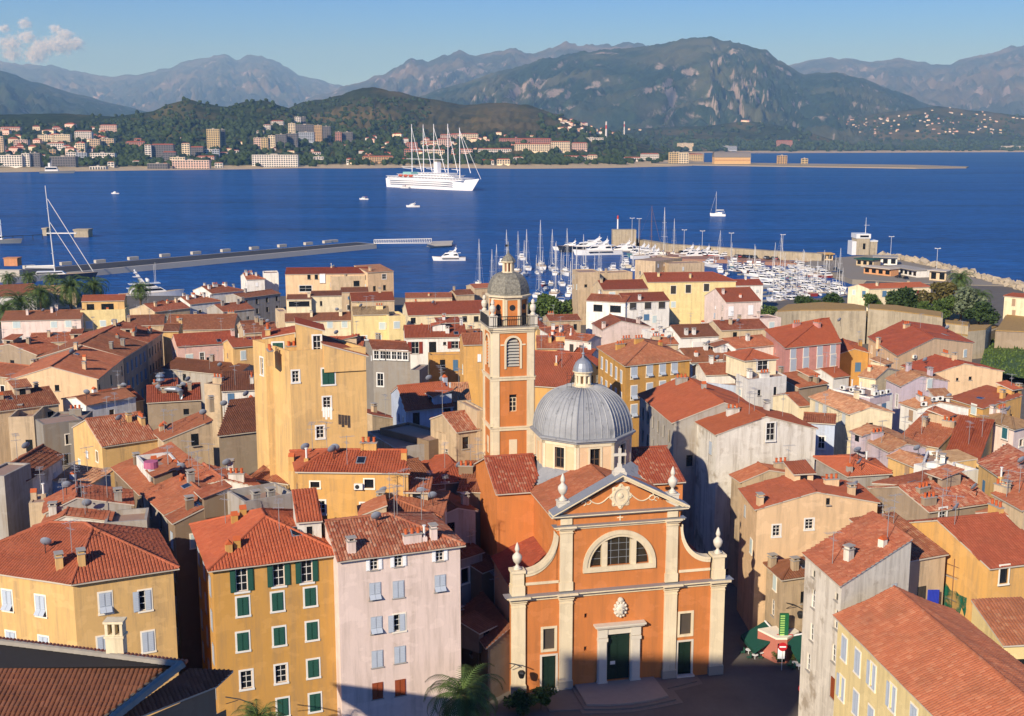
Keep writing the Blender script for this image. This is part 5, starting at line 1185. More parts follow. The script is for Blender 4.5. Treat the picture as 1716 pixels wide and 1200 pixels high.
# ---- upper left
hs('long pale pink house with white shuttered windows, upper left', rect(R1(5, 310), R1(427, 300), 10, 17), 17, (.3, None, .3, None), 'brown', 'palepink', [px(R1(88, 330), 1.7, 1.5, 'p'), px(R1(286, 328), 1.4, 1.5, 'p'), px(R1(362, 325), 1.4, 1.5, 'p'), px(R1(372, 402), 1.5, 2.4, 'Wo'), px(R1(100, 400), 1.4, 1.6, 'p')], chim=[(.3, .3, 0), (.6, .4, 0), (.65, .5, 0)])
hs('yellow terrace house with pots on its balustrade, upper left', rect(R1(425, 268), R1(662, 262), 8, 18), 18, None, 'org', 'lemon', [px(R1(472, 330), 1.4, 1.6, 'p'), px(R1(545, 322), 1.3, 1.4, 'p'), px(R1(606, 320), 1.3, 1.4, 'p'), px(R1(476, 395), 1.4, 1.6, 'p')], parapet=.7, chim=[(.6, .1, 2)])
hs('set-back yellow attic with red roof and dark red awning', rect(R1(432, 206), R1(657, 201), 5, 20.5), 20.5, (.4, None, .4, None), 'red', 'yellow', [(0, .2, 1.6, 1.8, 1.8, 'd'), (0, .6, 1.6, 3, 1.8, 'd')], base=17.5, chim=[])
hs('old brown roofed house right of the yellow terrace house', rect(R1(668, 336), R1(866, 330), 9, 17.5), 17.5, (.36, None, .36, None), 'brown', 'sand', [], chim=[(.05, .2, 0)])
hs('large weathered brown roof in the middle of the upper left houses', rect(R1(872, 358), R1(1236, 353), 13, 18), 18, (.36, None, .36, None), 'old', 'sand', [], chim=[(.15, .3, 2), (.35, .7, 0), (.9, .6, 1)])
hs('brown tiled cottage right of the large weathered roof', rect(R1(1290, 360), R1(1420, 352), 8, 18.5), 18.5, (.33, None, .33, None), 'old', 'sand', [], chim=[])
hs('pink house with green shutters and dark red roof', rect(R1(938, 445), R1(1252, 424), 8, 20.5), 20.5, (.4, None, .4, None), 'red', 'pink', [px(R1(1003, 518), 1.3, 2.4, 'p'), px(R1(1070, 498), .8, 1.6, 'N'), px(R1(1100, 512), .5, .8, 'd'), px(R1(1203, 490), 1.4, 2.2, 'p'), px(R1(1212, 572), 1.4, 2, 'p')], chim=[(.98, .3, 0)])
hs('narrow yellow house face between the shaded street and the pink house', rect(R1(862, 366), R1(944, 364), 8, 21.5), 21.5, (.2, None, .2, None), 'old', 'yellow', [], chim=[(.9, .9, 0)])
hs('beige corner house at the near end of the shaded street', rectR(R1(512, 618), R1(652, 505), 14, 22), 22, (None, .3, None, .3), 'org', 'peach', [g(3, 4, 2, 3.2, .9, 1.7, 'd', 1.5, 1), (0, .55, 1.3, .7, 1.0, 'd')], chim=[(.8, .2, 0), (.7, .5, 2), (.5, .8, 0)], dishes=1)
hs('middle house of the shaded street with balconies and brown roof', rectR(R1(656, 502), R1(775, 428), 15, 22), 22, (None, .3, None, .3), 'old', 'concrete', [g(5, 4, 2.2, 3.3, 1.0, 2.0, 'B', 1.8, 1)], chim=[(.8, .2, 0), (.85, .5, 0), (.7, .8, 2)])
hs('far house of the shaded street with orange roof', rectR(R1(778, 426), R1(858, 372), 15, 22), 22, (None, .3, None, .3), 'org', 'sand', [g(5, 4, 2.2, 3.3, .9, 1.7, 'd', 1.8, 1)], chim=[(.8, .2, 1), (.5, .5, 0), (.9, .7, 1)], ants=1)
hs('rubble stone house with tiled gable at the left edge', rect(R1(-150, 470), R1(192, 490), 8, 20), 20, (None, .3, None, .2), 'org', 'stone', [], chim=[], acs=[(0, .95, 1.5)])
hs('white walled flat house with air conditioners beside the rubble gable', rect(R1(192, 492), R1(335, 470), 7, 19.5), 19.5, None, 'org', 'white', [], parapet=.3, chim=[], acs=[(0, .3, 1.2), (0, .7, .8)])
hs('orange roofed low house below the pale pink house', rect(R1(150, 425), R1(480, 415), 8, 18), 18, (.3, None, .3, None), 'org', 'sand', [], chim=[(.3, .3, 0), (.7, .5, 0)])
hs('tile roofed house between the white flat house and the shaded street', rect(R1(60, 610), R1(260, 565), 9, 21), 21, (None, .28, None, .28), 'org', 'sand', [(0, .8, 1.6, .7, 1, 'd')], chim=[(.9, .3, 0)])
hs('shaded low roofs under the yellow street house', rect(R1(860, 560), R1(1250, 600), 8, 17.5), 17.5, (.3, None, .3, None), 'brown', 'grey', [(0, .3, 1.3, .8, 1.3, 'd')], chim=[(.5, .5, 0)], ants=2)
hs('brown warehouse roof among the palms at the left edge', rect(R1(-260, 195), R1(190, 172), 18, 9), 9, (.3, None, .3, None), 'old', 'white', [], chim=[])
hs('low tan roof behind the tallest palms', rect(R1(190, 160), R1(400, 150), 10, 8), 8, (.3, None, .3, None), 'tan', 'beige', [], chim=[])
hs('beige gabled quay house with orange roof by the big yacht', rect(R1(686, 250), R1(815, 255), 11, 15), 15, (None, .28, None, .28), 'org', 'beige', [(0, .6, .8, 1.2, 1.4, 'Wo')], chim=[])
hs('orange roofed quay house with yellow front and three chimneys', rect(R1(818, 262), R1(1005, 240), 10, 15.2), 15.2, (.3, None, .3, None), 'org', 'beige', [], chim=[(.2, .3, 0), (.6, .4, 2), (.85, .4, 0)], ants=1)
WC_ = [(.1, .3, 0), (.2, .7, 0), (.35, .4, 1), (.5, .75, 0), (.65, .35, 0), (.8, .7, 1), (.92, .4, 0)]
hs('white quay house with a row of white chimneys, nearest of the terrace', rect(R1(1005, 222), R1(1172, 205), 10, 15), 15, (.3, .3, .3, None), 'org', 'white', [g(2, 2, 1.5, 2.8, 1, 1.5, 'd', 1.5, 1)], chim=WC_)
hs('white quay house with many chimneys in the middle of the terrace', rect(R1(1120, 165), R1(1290, 148), 11, 14), 14, (.3, .3, .3, None), 'org', 'white', [g(2, 2, 1.5, 2.8, 1, 1.5, 'd', 1.5, 1)], chim=WC_)
hs('white quay house with square chimney tower at the far end of the terrace', rect(R1(1305, 92), R1(1400, 88), 12, 15), 15, (.25, .25, .25, None), 'org', 'white', [g(3, 2, 1.5, 2.8, 1, 1.5, 'd', 1.5, 1)], chim=WC_[:5])
hs('dark sided quay house with orange roof above the street bend', rect(R1(1180, 262), R1(1345, 245), 9, 15.5), 15.5, (.3, None, .3, None), 'org', 'grey', [], chim=[(.2, .4, 0), (.7, .4, 0), (.9, .5, 0)])
hs('white square block with tiled cap near the peach quay building', rect(R2(128, 90), R2(205, 88), 7, 15.5), 15.5, None, 'org', 'white', [], parapet=.3, chim=[])
hs('shaded grey street front below the white square block', rect(R2(20, 215), R2(215, 190), 8, 13), 13, (.2, None, .2, None), 'old', 'grey', [g(4, 2, 1.5, 3, .9, 1.6, 'd', 1.5)], chim=[(.3, .5, 0)])
# ---- right of the dome
PAL = hs('ochre palazzo with brown hipped roof and grey shutters in cream frames', rect(R3(866, 580), R3(1188, 548), R3(729, 488), 25), 25, (.34, .34, .34, .34), 'old', 'ochre',
   [px(R3(907, 613), 1.1, 1.9, 'St'), px(R3(985, 604), 1.1, 1.9, 'St'), px(R3(1050, 597), 1.1, 1.9, 'St'), px(R3(1110, 590), 1.1, 1.9, 'St'), px(R3(907, 714), 1.1, 2.2, 'St'), px(R3(985, 700), 1.1, 2.2, 'St'), px(R3(1050, 690), 1.1, 2.2, 'St'), px(R3(1110, 680), 1.1, 2.2, 'St'), px(R3(907, 805), 1.1, 2, 'St'),
    g(5, 4, 2.2, 3.5, 1, 1.9, 'S', 2.5, 3)], chim=[(.3, .6, 1), (.45, .5, 1), (.7, .5, 2), (.55, .9, 1)])
hs('long bright red roofed house with dark shaded side right of the dome', rectL(R4(95, 905), (1072, 662), 13, 25), 25, (None, .36, None, .36), 'new', 'grey', [g(6, 4, 2.2, 3.2, .9, 1.7, 'd', 2, 3)], chim=[(.4, .85, 1), (.5, .5, 2)])
hs('whitewashed gable house with exposed stone patch and one deep window', rect(R4(330, 970), R4(868, 938), R4(208, 892), 25), 25, (None, .28, None, .3), 'new', 'offwhite+', [px(R4(617, 950), 1.1, 2.2, 'N'), px(R4(295, 1040), .8, 1.6, 's', 3)], chim=[(.3, .6, 1), (.7, .8, 0)], ants=2)
hs('old beige wall house with clay pots at the foot of the whitewashed gable', rect(Y1(380, 1010), Y1(1110, 960), 3, 21), 21, (None, .2, None, .35), 'org', 'sand', [], chim=[(.6, .5, 1)])
hs('small orange canopy roof right of the whitewashed gable', rect(Y1(1000, 405), Y1(1315, 425), 5, 23.5), 23.5, (.22, None, .22, None), 'org', 'blue', [(0, .6, 2.6, .8, 1.6, 'N')], chim=[], acs=[(0, .5, 5)])
hs('white block house with blank lit wall behind the whitewashed gable', rect(R4(495, 678), R4(708, 655), R4(434, 645), 24), 24, None, 'org', 'white', [], parapet=.2, chim=[(.4, .1, 1), (.2, .4, 0)], ants=1)
hs('cream penthouse with red hipped roof on the white block house', rect(R4(482, 566), R4(652, 555), 6, 26.5), 26.5, (.36, .36, .36, .36), 'red', 'cream', [px(R4(578, 592), 1.8, 1.6, 'N')], base=23.5, chim=[])
hs('white low house with broken orange roofs left of the white block', rect(R4(268, 645), R4(430, 640), 7, 23), 23, (.3, None, .3, None), 'org', 'white', [], chim=[(.4, .5, 0)])
hs('white house with brown roof behind the broken orange roofs', rect(R4(188, 577), R4(442, 562), 9, 22), 22, (.34, None, .34, None), 'brown', 'white', [px(R4(208, 612), 1.2, 2, 'p'), px(R4(340, 590), 1, 1.8, 'p')], chim=[(.2, .2, 2), (.5, .4, 0), (.8, .3, 0)])
hs('low shaded terrace with blue awning beside the ochre palazzo', rect(R4(150, 690), R4(440, 720), 6, 21.5), 21.5, None, 'org', 'blue', [], parapet=.5, chim=[])
hs('big pink house with bright red roof and grey shutters', rect(R4(705, 497), R4(1002, 467), R4(596, 402), 22.5), 22.5, (.33, None, .33, .3), 'new', 'rose',
   [px(R4(743, 527), 1.2, 1.7, 'S'), px(R4(813, 520), 1.2, 1.7, 'S'), px(R4(888, 512), 1.2, 1.7, 'S'), px(R4(960, 503), 1.2, 1.7, 'S'), px(R4(743, 590), 1.3, 2.2, 'S'), px(R4(812, 580), 1.3, 2.2, 'S'), px(R4(888, 572), 1.3, 2.2, 'S'), px(R4(960, 562), 1.3, 2.2, 'S'), px(R4(743, 660), 1.3, 2, 'S')], chim=[(.5, .6, 1), (.55, .35, 1), (.1, .8, 0)])
hs('orange roofed house with covered terrace left of the big pink house', rect(R4(430, 502), R4(645, 480), 8, 21), 21, (.3, None, .3, None), 'org', 'white', [], chim=[(.5, .3, 0)])
hs('brown roofed white house with two white chimneys before the pink gable', rect(R4(130, 442), R4(338, 432), 10, 20), 20, (.33, None, .33, None), 'brown', 'white', [], chim=[(.2, .1, 0), (.4, .1, 0), (.9, .6, 2)], ants=0)
hs('white terrace house with awning under the brown roof', rect(R4(200, 480), R4(365, 470), 4, 18.5), 18.5, None, 'org', 'white', [(0, .6, 1.5, 1, 1.4, 'd')], parapet=.5, chim=[])
hs('russet roofed cottages behind the big pink house', rect(R4(352, 402), R4(604, 392), 9, 18.5), 18.5, (.3, None, .3, None), 'org', 'beige', [(0, .3, 1.2, 1, 1.4, 'd')], chim=[(.3, .3, 0), (.6, .6, 0)])
hs('small pale pink block with one shutter near the rampart', rect(R4(566, 342), R4(678, 336), 6, 17), 17, None, 'org', 'palepink', [(0, .55, 1.6, 1.4, 1.6, 'p')], parapet=.2, chim=[(.2, .5, 0)])
hs('pink gabled house with white shutters beside the marina', rect(R4(378, 249), R4(568, 242), 14, 17), 17, (.4, None, .4, None), 'red', 'palepink', [px(R4(405, 297), 1.5, 2.6, 'W'), px(R4(512, 290), 1.5, 2.6, 'W')], chim=[(.5, .15, 2), (.1, .3, 0)])
hs('large yellow house with dark windows and long red roof at the marina', rect((1085, 473), R4(432, 134), 12, 16), 16, (.36, .36, .36, None), 'red', 'lemon', [px(R3(1105, 197), 1.7, 2.6, 'K'), px(R3(1180, 192), 1.7, 2.6, 'K'), px(R4(272, 168), 1.7, 2.4, 'K'), px(R4(92, 260), 1.4, 1.8, 'p')], chim=[(.15, .3, 0), (.5, .2, 0)])
hs('low red roofed wing right of the large yellow house', rect(R4(430, 158), R4(580, 155), 8, 11), 11, (.36, None, .36, None), 'red', 'white', [], chim=[(.5, .5, 0)])
hs('concrete flat block on the marina quay', rect(R4(-5, 30), R4(140, 10), 10, 11), 11, None, 'org', 'sand', [], parapet=.3, chim=[])
hs('low concrete annex on the marina quay', rect(R4(70, 42), R4(262, 36), 8, 10), 10, None, 'org', 'sand', [], parapet=.3, chim=[])
hs('tall blank sand tower wall beside the marina masts', rect(R3(628, 114), R3(735, 112), 9, 19), 19, None, 'org', 'sand', [(0, .35, 4, .9, .9, 'd')], parapet=.3, chim=[])
hs('sand house block behind the blank tower wall', rect(R3(735, 118), R3(900, 112), 6, 18), 18, None, 'org', 'sand', [], parapet=.3, chim=[(.3, .5, 0)])
hs('tall red roofed house between the blank tower and yellow house', rect(R3(752, 198), R3(978, 192), 11, 16.5), 16.5, (.36, None, .36, None), 'red', 'beige', [(0, .2, 1.2, 1.8, 1, 'p')], chim=[(.05, .4, 0)])
hs('white house with brown window strip and red roof', rect(R3(862, 260), R3(1086, 252), 9, 18), 18, (.36, None, .36, None), 'red', 'white', [px(R3(900, 277), 1.7, 1.8, 'k'), px(R3(975, 274), 1.7, 1.8, 'k'), px(R3(1045, 271), 1.7, 1.8, 'k'), px(R3(970, 335), 1.5, 1.6, 'B'), px(R3(1010, 345), 1.2, 2, 'p')], chim=[(.35, .1, 0)])
hs('white terrace house with orange roof left of the brown strip windows', rect(R3(668, 252), R3(864, 262), 8, 18), 18, (.3, None, .3, None), 'org', 'white', [(0, .3, 1.8, 2.5, 1.8, 'd'), (0, .75, 1.8, 3, 1.8, 'd')], chim=[(.2, .6, 0)])
hs('pale rose gable house with orange roof above the ochre palazzo', rect(R3(750, 400), R3(990, 385), R3(698, 366), 20), 20, (None, .24, None, .4), 'org', 'palepink', [], chim=[(.05, .1, 0), (.7, .2, 0)], ants=1)
hs('orange roofed cottage with grey wall beside the pink shutter house', rect(R3(492, 427), R3(618, 422), 9, 20), 20, (.36, None, .36, .2), 'org', 'white', [px(R3(567, 455), 1.2, 2, 'D')], chim=[(.3, .5, 0)])
hs('pink house with dark shutters on its lit side and orange roof', rect(R3(676, 458), R3(742, 440), R3(598, 402), 21), 21, (None, .3, None, .3), 'org', 'palepink', [g(4, 3, 1.8, 3.2, .9, 1.9, 'k', 1.5, 3)], chim=[(.3, .5, 3), (.5, .8, 0), (.2, .9, 2)])
hs('white lane house with red roof left of the ochre palazzo', rect(R3(690, 530), R3(735, 510), R3(675, 490), 21.5), 21.5, (None, .3, None, .3), 'new', 'white', [g(3, 3, 1.6, 3, .8, 1.5, 'd', 1, 3)], chim=[(.5, .3, 0)])
hs('low brown gable by the quay trees behind the bell tower', rect(R3(482, 355), R3(640, 350), 7, 15), 15, (.25, None, .25, None), 'org', 'sand', [], chim=[])
hs('small house with russet roof right behind the belfry', rect(R3(420, 390), R3(470, 385), 7, 18), 18, (.36, None, .36, None), 'red', 'yellow', [], chim=[])
hs('cluttered white roof terrace above the ochre palazzo', rect(R3(1000, 430), R3(1100, 425), 6, 20), 20, None, 'org', 'white', [], parapet=.6, chim=[(.3, .5, 2), (.7, .5, 0)], ants=1)
hs('low tiled dormer house behind the palazzo roof', rect(R3(1015, 475), R3(1130, 470), 5, 21), 21, (.3, None, .3, None), 'org', 'beige', [(0, .35, .8, 2, 1, 'd')], chim=[])
# ---- right side
hs('cream house with mottled pale roof and air conditioners behind', rect(Y2(156, 294), Y2(535, 280), Y1(1066, 154), 23.5), 23.5, (None, .26, None, .3), 'pale', 'cream', [px(Y1(1136, 252), .9, 1.5, 'l', 3), px(Y1(1226, 282), .9, 1.5, 'l', 3), px(Y1(1406, 372), .9, 1.5, 'l', 3)], chim=[(.7, .6, 0)])
hs('lilac arcaded terrace house crowded with air conditioners', rect(Y2(330, 165), Y2(545, 125), 6, 23), 23, None, 'org', 'lilac', [(0, .35, 1.6, 1.3, 1.7, 'd'), (0, .8, 1.6, 1.4, 1.9, 'd')], parapet=.2, chim=[], acs=[(0, .2, -.9), (0, .45, -.9), (0, .7, -.9)])
hs('flat roof plant deck with ducts behind the mottled pale roof', rect(Y2(0, 75), Y2(330, 150), 5, 23.2), 23.2, None, 'org', 'white', [], parapet=.2, chim=[(.2, .5, 3), (.5, .4, 3), (.8, .5, 0)], acs=[(0, .3, -.8), (0, .55, -.8), (0, .8, -.8)])
hs('orange roofed low house in shade left of the mottled pale roof', rect(Y1(950, 245), Y1(1070, 235), 7, 22), 22, (.3, None, .3, None), 'org', 'cream', [], chim=[])
hs('ragged orange roof with chimney block below the big pink house', rect(R4(770, 715), R4(930, 690), 10, 20), 20, (.25, None, .25, None), 'org', 'stone', [], chim=[(.7, .1, 1), (.3, .6, 0)])
hs('lilac fronted house with pale roof and yellow side', rect(R5(345, 652), R5(578, 628), R5(268, 615), 23), 23, (None, .24, None, .36), 'pale', 'lilac', [px(R5(480, 640), .9, 1.6, 'p'), px(R5(320, 725), .8, 2, 'N', 3)], chim=[])
hs('white house with pale roof left of the lilac front', rect(R5(215, 615), R5(350, 580), R5(132, 602), 22.5), 22.5, (None, .24, None, .34), 'pale', 'cream', [], chim=[])
hs('white balcony block with stacked air conditioners', rect(R5(140, 650), R5(275, 660), 5, 20.5), 20.5, None, 'org', 'white', [], parapet=.5, chim=[], acs=[(0, .3, -.2), (0, .5, -.2), (0, .7, -.2), (0, .4, 1), (0, .6, 1), (0, .8, 1)])
hs('white gable house with narrow pale roof and tan shutters', rect(R5(427, 767), R5(682, 765), R5(340, 737), 22.5), 22.5, (None, .22, None, .3), 'pale', 'white', [px(R5(392, 798), .9, 1.5, 't', 3), px(R5(390, 872), .9, 1.5, 't', 3)], chim=[], acs=[(0, .3, -1.5), (0, .42, -1.6), (0, .1, -.8)])
hs('lilac house with long mottled roof in the right foreground cluster', rect(Y2(512, 632), Y2(834, 595), Y2(165, 452), 22.5), 22.5, (None, .25, None, .3), 'pale', 'lilac', [(3, .2, 2.5, .9, 1.5, 'l')], chim=[])
hs('yellow house with mottled roof and red ledge in front of the lilac one', rect(Y2(735, 765), Y2(962, 745), Y2(497, 668), 22), 22, (None, .25, None, .3), 'pale', 'yellow', [px(Y2(668, 790), .8, 1.1, 't', 3)], chim=[])
hs('white roof terrace with clutter beside the yellow mottled roof house', rect(Y2(800, 760), Y2(1090, 790), 6, 22.6), 22.6, None, 'org', 'white', [(0, .05, 1, .6, 1.2, 'd')], parapet=.5, chim=[(.4, .3, 3), (.6, .2, 0)])
hs('broad weathered orange lean-to roof behind the mottled roofs', rect(Y2(950, 592), Y2(1205, 475), Y2(765, 445), 21.5), 21.5, (None, None, None, .26), 'org', 'sand', [], chim=[(.6, .2, 1), (.5, .7, 0)])
hs('bright red lean-to roof with dark roof window', rect(Y2(1000, 665), Y2(1312, 705), 9, 21.5), 21.5, (.34, None, None, None), 'new', 'yellow', [], chim=[])
hs('pale pink house with teal shutters and tan hipped roof', rect(Y2(1627, 428), Y2(1800, 385), Y2(1311, 327), 24), 24, (.3, .3, .3, .3), 'tan', 'palepink', [px(Y2(1390, 402), .9, 1.5, 'T', 3), px(Y2(1556, 456), .9, 1.5, 'T', 3), px(Y2(1380, 580), .9, 1.5, 'T', 3), px(Y2(1546, 620), .9, 1.5, 'T', 3)], chim=[])
hs('amber house with smooth red roof behind the teal shutters', rect(Y2(1350, 243), Y2(1692, 178), Y2(1036, 148), 21.5), 21.5, (None, None, None, .1), 'red', 'amber', [px(Y2(1275, 245), 1, 1.4, 'p', 3)], chim=[(.55, .15, 0), (.95, .2, 0)])
hs('yellow gable house with rough red roof at the right edge', rect(Y2(1640, 948), Y2(1900, 880), Y2(1312, 725), 24.5), 24.5, (None, None, None, .3), 'mix', 'yellow', [], chim=[(.1, .3, 3)])
hs('cream walled terrace with dark doorway beside the rough red roof', rect(Y2(1020, 880), Y2(1306, 832), 5, 22.5), 22.5, None, 'org', 'white', [], parapet=.6, chim=[(.1, .2, 0)])
hs('yellow low wing with teal door right of the dark doorway', rect(Y2(1400, 900), Y2(1545, 920), 5, 22), 22, None, 'org', 'yellow', [(0, .2, 1.6, .7, 1.6, 'To')], parapet=.2, chim=[])
hs('timber pergola roof house above the bright red lean-to', rect(Y2(1080, 725), Y2(1290, 712), 4, 23), 23, (None, None, None, .06), 'tan', 'yellow', [], chim=[], base=20)
hs('bare stone gable house with one narrow white window', rect(Y3(355, 497), Y3(790, 625), 9, 23), 23, (None, .42, None, .2), 'org', 'stone', [px(Y3(566, 642), .6, 1.4, 'N')], chim=[(.95, .05, 1)])
hs('rough stone house with mossy red roof and white terrace edge', rect(Y3(842, 748), Y3(1432, 660), 9, 22.5), 22.5, (.3, None, .3, None), 'mix', 'stone', [px(Y3(965, 760), .9, 1.2, 'N')], chim=[(.1, .1, 1)], dishes=1, ants=1)
hs('flat concrete walled house with small red hipped roof', rect(Y3(118, 425), Y3(490, 402), 8, 23), 23, (.22, .3, .22, .3), 'new', 'grey', [], chim=[(.1, .1, 2)], dishes=1, ants=1)
hs('beige house with plain russet roof at the right edge', rect(Y3(1712, 738), Y3(1950, 690), Y3(1440, 588), 24), 24, (None, None, None, .2), 'org', 'beige', [], chim=[])
hs('low house with tumbled tiles and chimneys above the yellow scaffold house', rect(Y3(1300, 765), Y3(1800, 900), 7, 22), 22, (None, .2, None, .3), 'old', 'sand', [], chim=[(.3, .4, 1), (.5, .5, 1)])
hs('peach gable house with large red roof near the rampart', rect(R5(328, 499), R5(704, 435), R5(180, 405), 22), 22, (None, .22, None, .26), 'red', 'peach', [], chim=[(.2, .6, 0), (.5, .7, 1)], dishes=1, acs=[(0, .2, .6)])
hs('peach gable house with red roof and three skylights below the rampart', rect(R5(490, 594), R5(853, 578), R5(346, 551), 21.5), 21.5, (None, .22, None, .26), 'red', 'peach', [px(R5(625, 617), .5, .5, 'd'), px(R5(690, 612), .6, .6, 'd')], chim=[])
hs('orange house with dark shaded gable left of the peach houses', rect(R5(35, 490), R5(178, 485), R5(-20, 440), 19), 19, (None, .3, None, .3), 'new', 'ochre', [px(R5(125, 555), 1.2, 1.8, 'B')], chim=[])
hs('white quay house with bright red roof beyond the rampart', rect(R5(180, 163), R5(492, 152), R5(76, 155), 11), 11, (.4, None, .4, None), 'new', 'cream', [px(R5(155, 187), 1.2, 2, 'B', 3), px(R5(258, 187), 1.6, 2, 'B'), px(R5(437, 182), 1.2, 1.8, 'R'), px(R5(105, 180), 1, 1.6, 'p', 3)], chim=[(.3, .3, 0), (.8, .85, 0)])
hs('cream citadel house with hipped russet roof on the right rampart', rect(R5(862, 198), R5(1120, 222), R5(790, 184), 16), 16, (.42, .42, .42, .42), 'red', 'cream', [px(R5(908, 230), 1.0, 2, 't'), px(R5(908, 288), 1.0, 2.2, 't'), px(R5(835, 280), 1.3, 2, 'To', 3)], chim=[])
hs('low white house with satellite dish on the right slope', rect(R5(0, 610), R5(80, 600), 6, 20), 20, (.3, None, .3, None), 'new', 'white', [], chim=[])
hs('shaded yellow house in the courtyard right of the concrete wall', rect(Y2(240, 565), Y2(365, 600), 6, 18), 18, None, 'org', 'yellow', [(0, .8, 1.5, .8, 1.5, 'd')], parapet=.2, chim=[])
hs('ochre yellow shed with small red roof in the right courtyard', rect(Y2(170, 810), Y2(500, 805), 5, 22), 22, (.3, .3, .3, .3), 'new', 'yellow', [], chim=[(.5, .3, 3)])
# ------------------------------------------------------------------ harbour: jetties, mole, boats
H1 = ZM(0, 290, 3.9907); H2z = ZM(400, 290, 3.9907); H3 = ZM(780, 300, 5.3625); H4 = ZM(1040, 300, 4.516); H5 = ZM(1360, 320, 4.82)
CONCL = plain('jetty_concrete', 'b3ab9b', .9); ASPH = plain('asphalt', '38383a', .9); SANDST = plaster('sandstone', 'aea086', .6, '7d7361')
def slabp(b, pts, z0, z1, m=0):                # vertical prism over world points
    n = len(pts); a = sum(pts[i].x * pts[(i + 1) % n].y - pts[(i + 1) % n].x * pts[i].y for i in range(n))
    if a < 0: pts = pts[::-1]
    b.prism([(p.x, p.y) for p in pts], z0, z1, m)
JF0, JF1 = P(H1(40, 703), 2.6), P(H2z(922, 474), 2.6); JB0, JB1 = P(H1(90, 650), 2.6), P(H2z(790, 462), 2.6)
b = MB(); slabp(b, [JF0, JF1, JB1, JB0], -2, 2.6, 0)
d = (JF1 - JF0).normalized(); n_ = Vector((-d.y, d.x, 0)); J0, J1 = JF0 + n_ * 1.6, JF1 + n_ * 1.6 - d * 1.5
slabp(b, [J0, J1, JB1 - n_ * .8 - d, JB0 - n_ * .8], 2.55, 2.604, 1); jt = b.build('jetty', [CONCL, ASPH]); tag(jt, 'long straight concrete jetty with black asphalt deck in the left harbour', 'jetty')
jb = MB(); jb.box(-2.6, 2.6, -1.0, 1.0, 0, 1.5); jm = jb.data('mooring_block', CONCL); ja = math.atan2(d.y, d.x)
for p in [H1(195, 638), H1(440, 615), H1(668, 600), H1(890, 580), H1(1103, 560), H1(1310, 543), H1(1508, 527), H1(1700, 511), H2z(103, 511), H2z(290, 495), H2z(465, 480), H2z(590, 468), H2z(635, 463)]:
    o = link('mooring_block', jm, None, P(p, 2.6), ja); tag(o, 'white concrete mooring block on the far edge of the long jetty', 'mooring block', 'mooring blocks along the jetty')
b = MB(); pa, pb = P(H2z(905, 470), 3), P(H2z(1290, 462), 3); dd = pb - pa
for s in (-.9, .9):
    off = Vector((0, s, 0)); b.tube([pa + off, pb + off], .12, 5); b.tube([pa + off + Vector((0, 0, 2)), pb + off + Vector((0, 0, 2))], .12, 5)
    for k in range(25): q_ = pa + dd * k / 24 + off; b.tube([q_, q_ + Vector((0, 0, 2))], .08, 4)
    for k in range(24): q_ = pa + dd * k / 24 + off; b.tube([q_, q_ + dd / 24 + Vector((0, 0, 2))], .06, 4)
b.box(pa.x, pb.x, pa.y - .9, pa.y + .9, 2.85, 2.95)
tag(b.build('footbridge', WOODW), 'white lattice footbridge between the jetty end and the small platform', 'footbridge')
b = MB(); slabp(b, [P(H2z(1258, 478), 2.2), P(H2z(1425, 470), 2.2), P(H2z(1435, 452), 2.2), P(H2z(1300, 456), 2.2)], 1.0, 2.2); slabp(b, [P(H2z(1275, 476), 2.2), P(H2z(1415, 468), 2.2), P(H2z(1425, 455), 2.2), P(H2z(1310, 458), 2.2)], -1.5, 1.0); tag(b.build('mooring_platform', CONCL), 'small square concrete platform at the end of the footbridge', 'platform')
for p0, p1, lb in ((H1(285, 420), H1(312, 420), 'small concrete dolphin at the left end of the walkway'), (H1(495, 430), H1(582, 432), 'larger concrete dolphin at the right end of the walkway')):
    a, c = P(p0, 0), P(p1, 0); b = MB(); b.box(a.x, c.x, a.y, a.y + 8, -2, 4.2); b.box(a.x - .4, c.x + .4, a.y - .4, a.y + 8.4, 4.2, 5.0); tag(b.build('dolphin', [SANDST]), lb, 'mooring dolphin')
b = MB(); a, c = P(H1(310, 410), 4), P(H1(500, 412), 4); b.box(a.x, c.x, a.y, a.y + 1.6, 4.4, 4.9)
tag(b.build('walkway', WOODW), 'pale walkway between the two concrete dolphins', 'walkway')
b = MB(); a, c = P(H1(-120, 430), 3), P(H1(285, 412), 3); b.tube([a, c], .18, 5)
for k in range(7): q_ = a + (c - a) * k / 6; b.tube([q_, (q_.x, q_.y, -2)], .2, 5)
tag(b.build('mooring_line', DARKM), 'thin dark pile walkway leading to the dolphins from the left', 'pile walkway')
b = MB(); a, c = P(H1(28, 622), 2.5), P(H1(125, 620), 2.5); b.box(a.x, c.x, a.y, a.y + 5, 2.5, 6); b.box(a.x - .3, c.x + .3, a.y - .3, a.y + 5.3, 6, 6.3)
tag(b.build('harbour_hut', plaster('hut_orange', 'c98a5e', .3)), 'small orange hut on the root of the long jetty', 'hut')
b = MB(); a, c = P(H1(-300, 700), 2), P(H1(132, 700), 2); b.box(a.x, c.x, a.y, a.y + 4, -1, 5.2); tag(b.build('harbour_wall', CONCL), 'plain concrete harbour wall at the left edge behind the palms', 'wall')

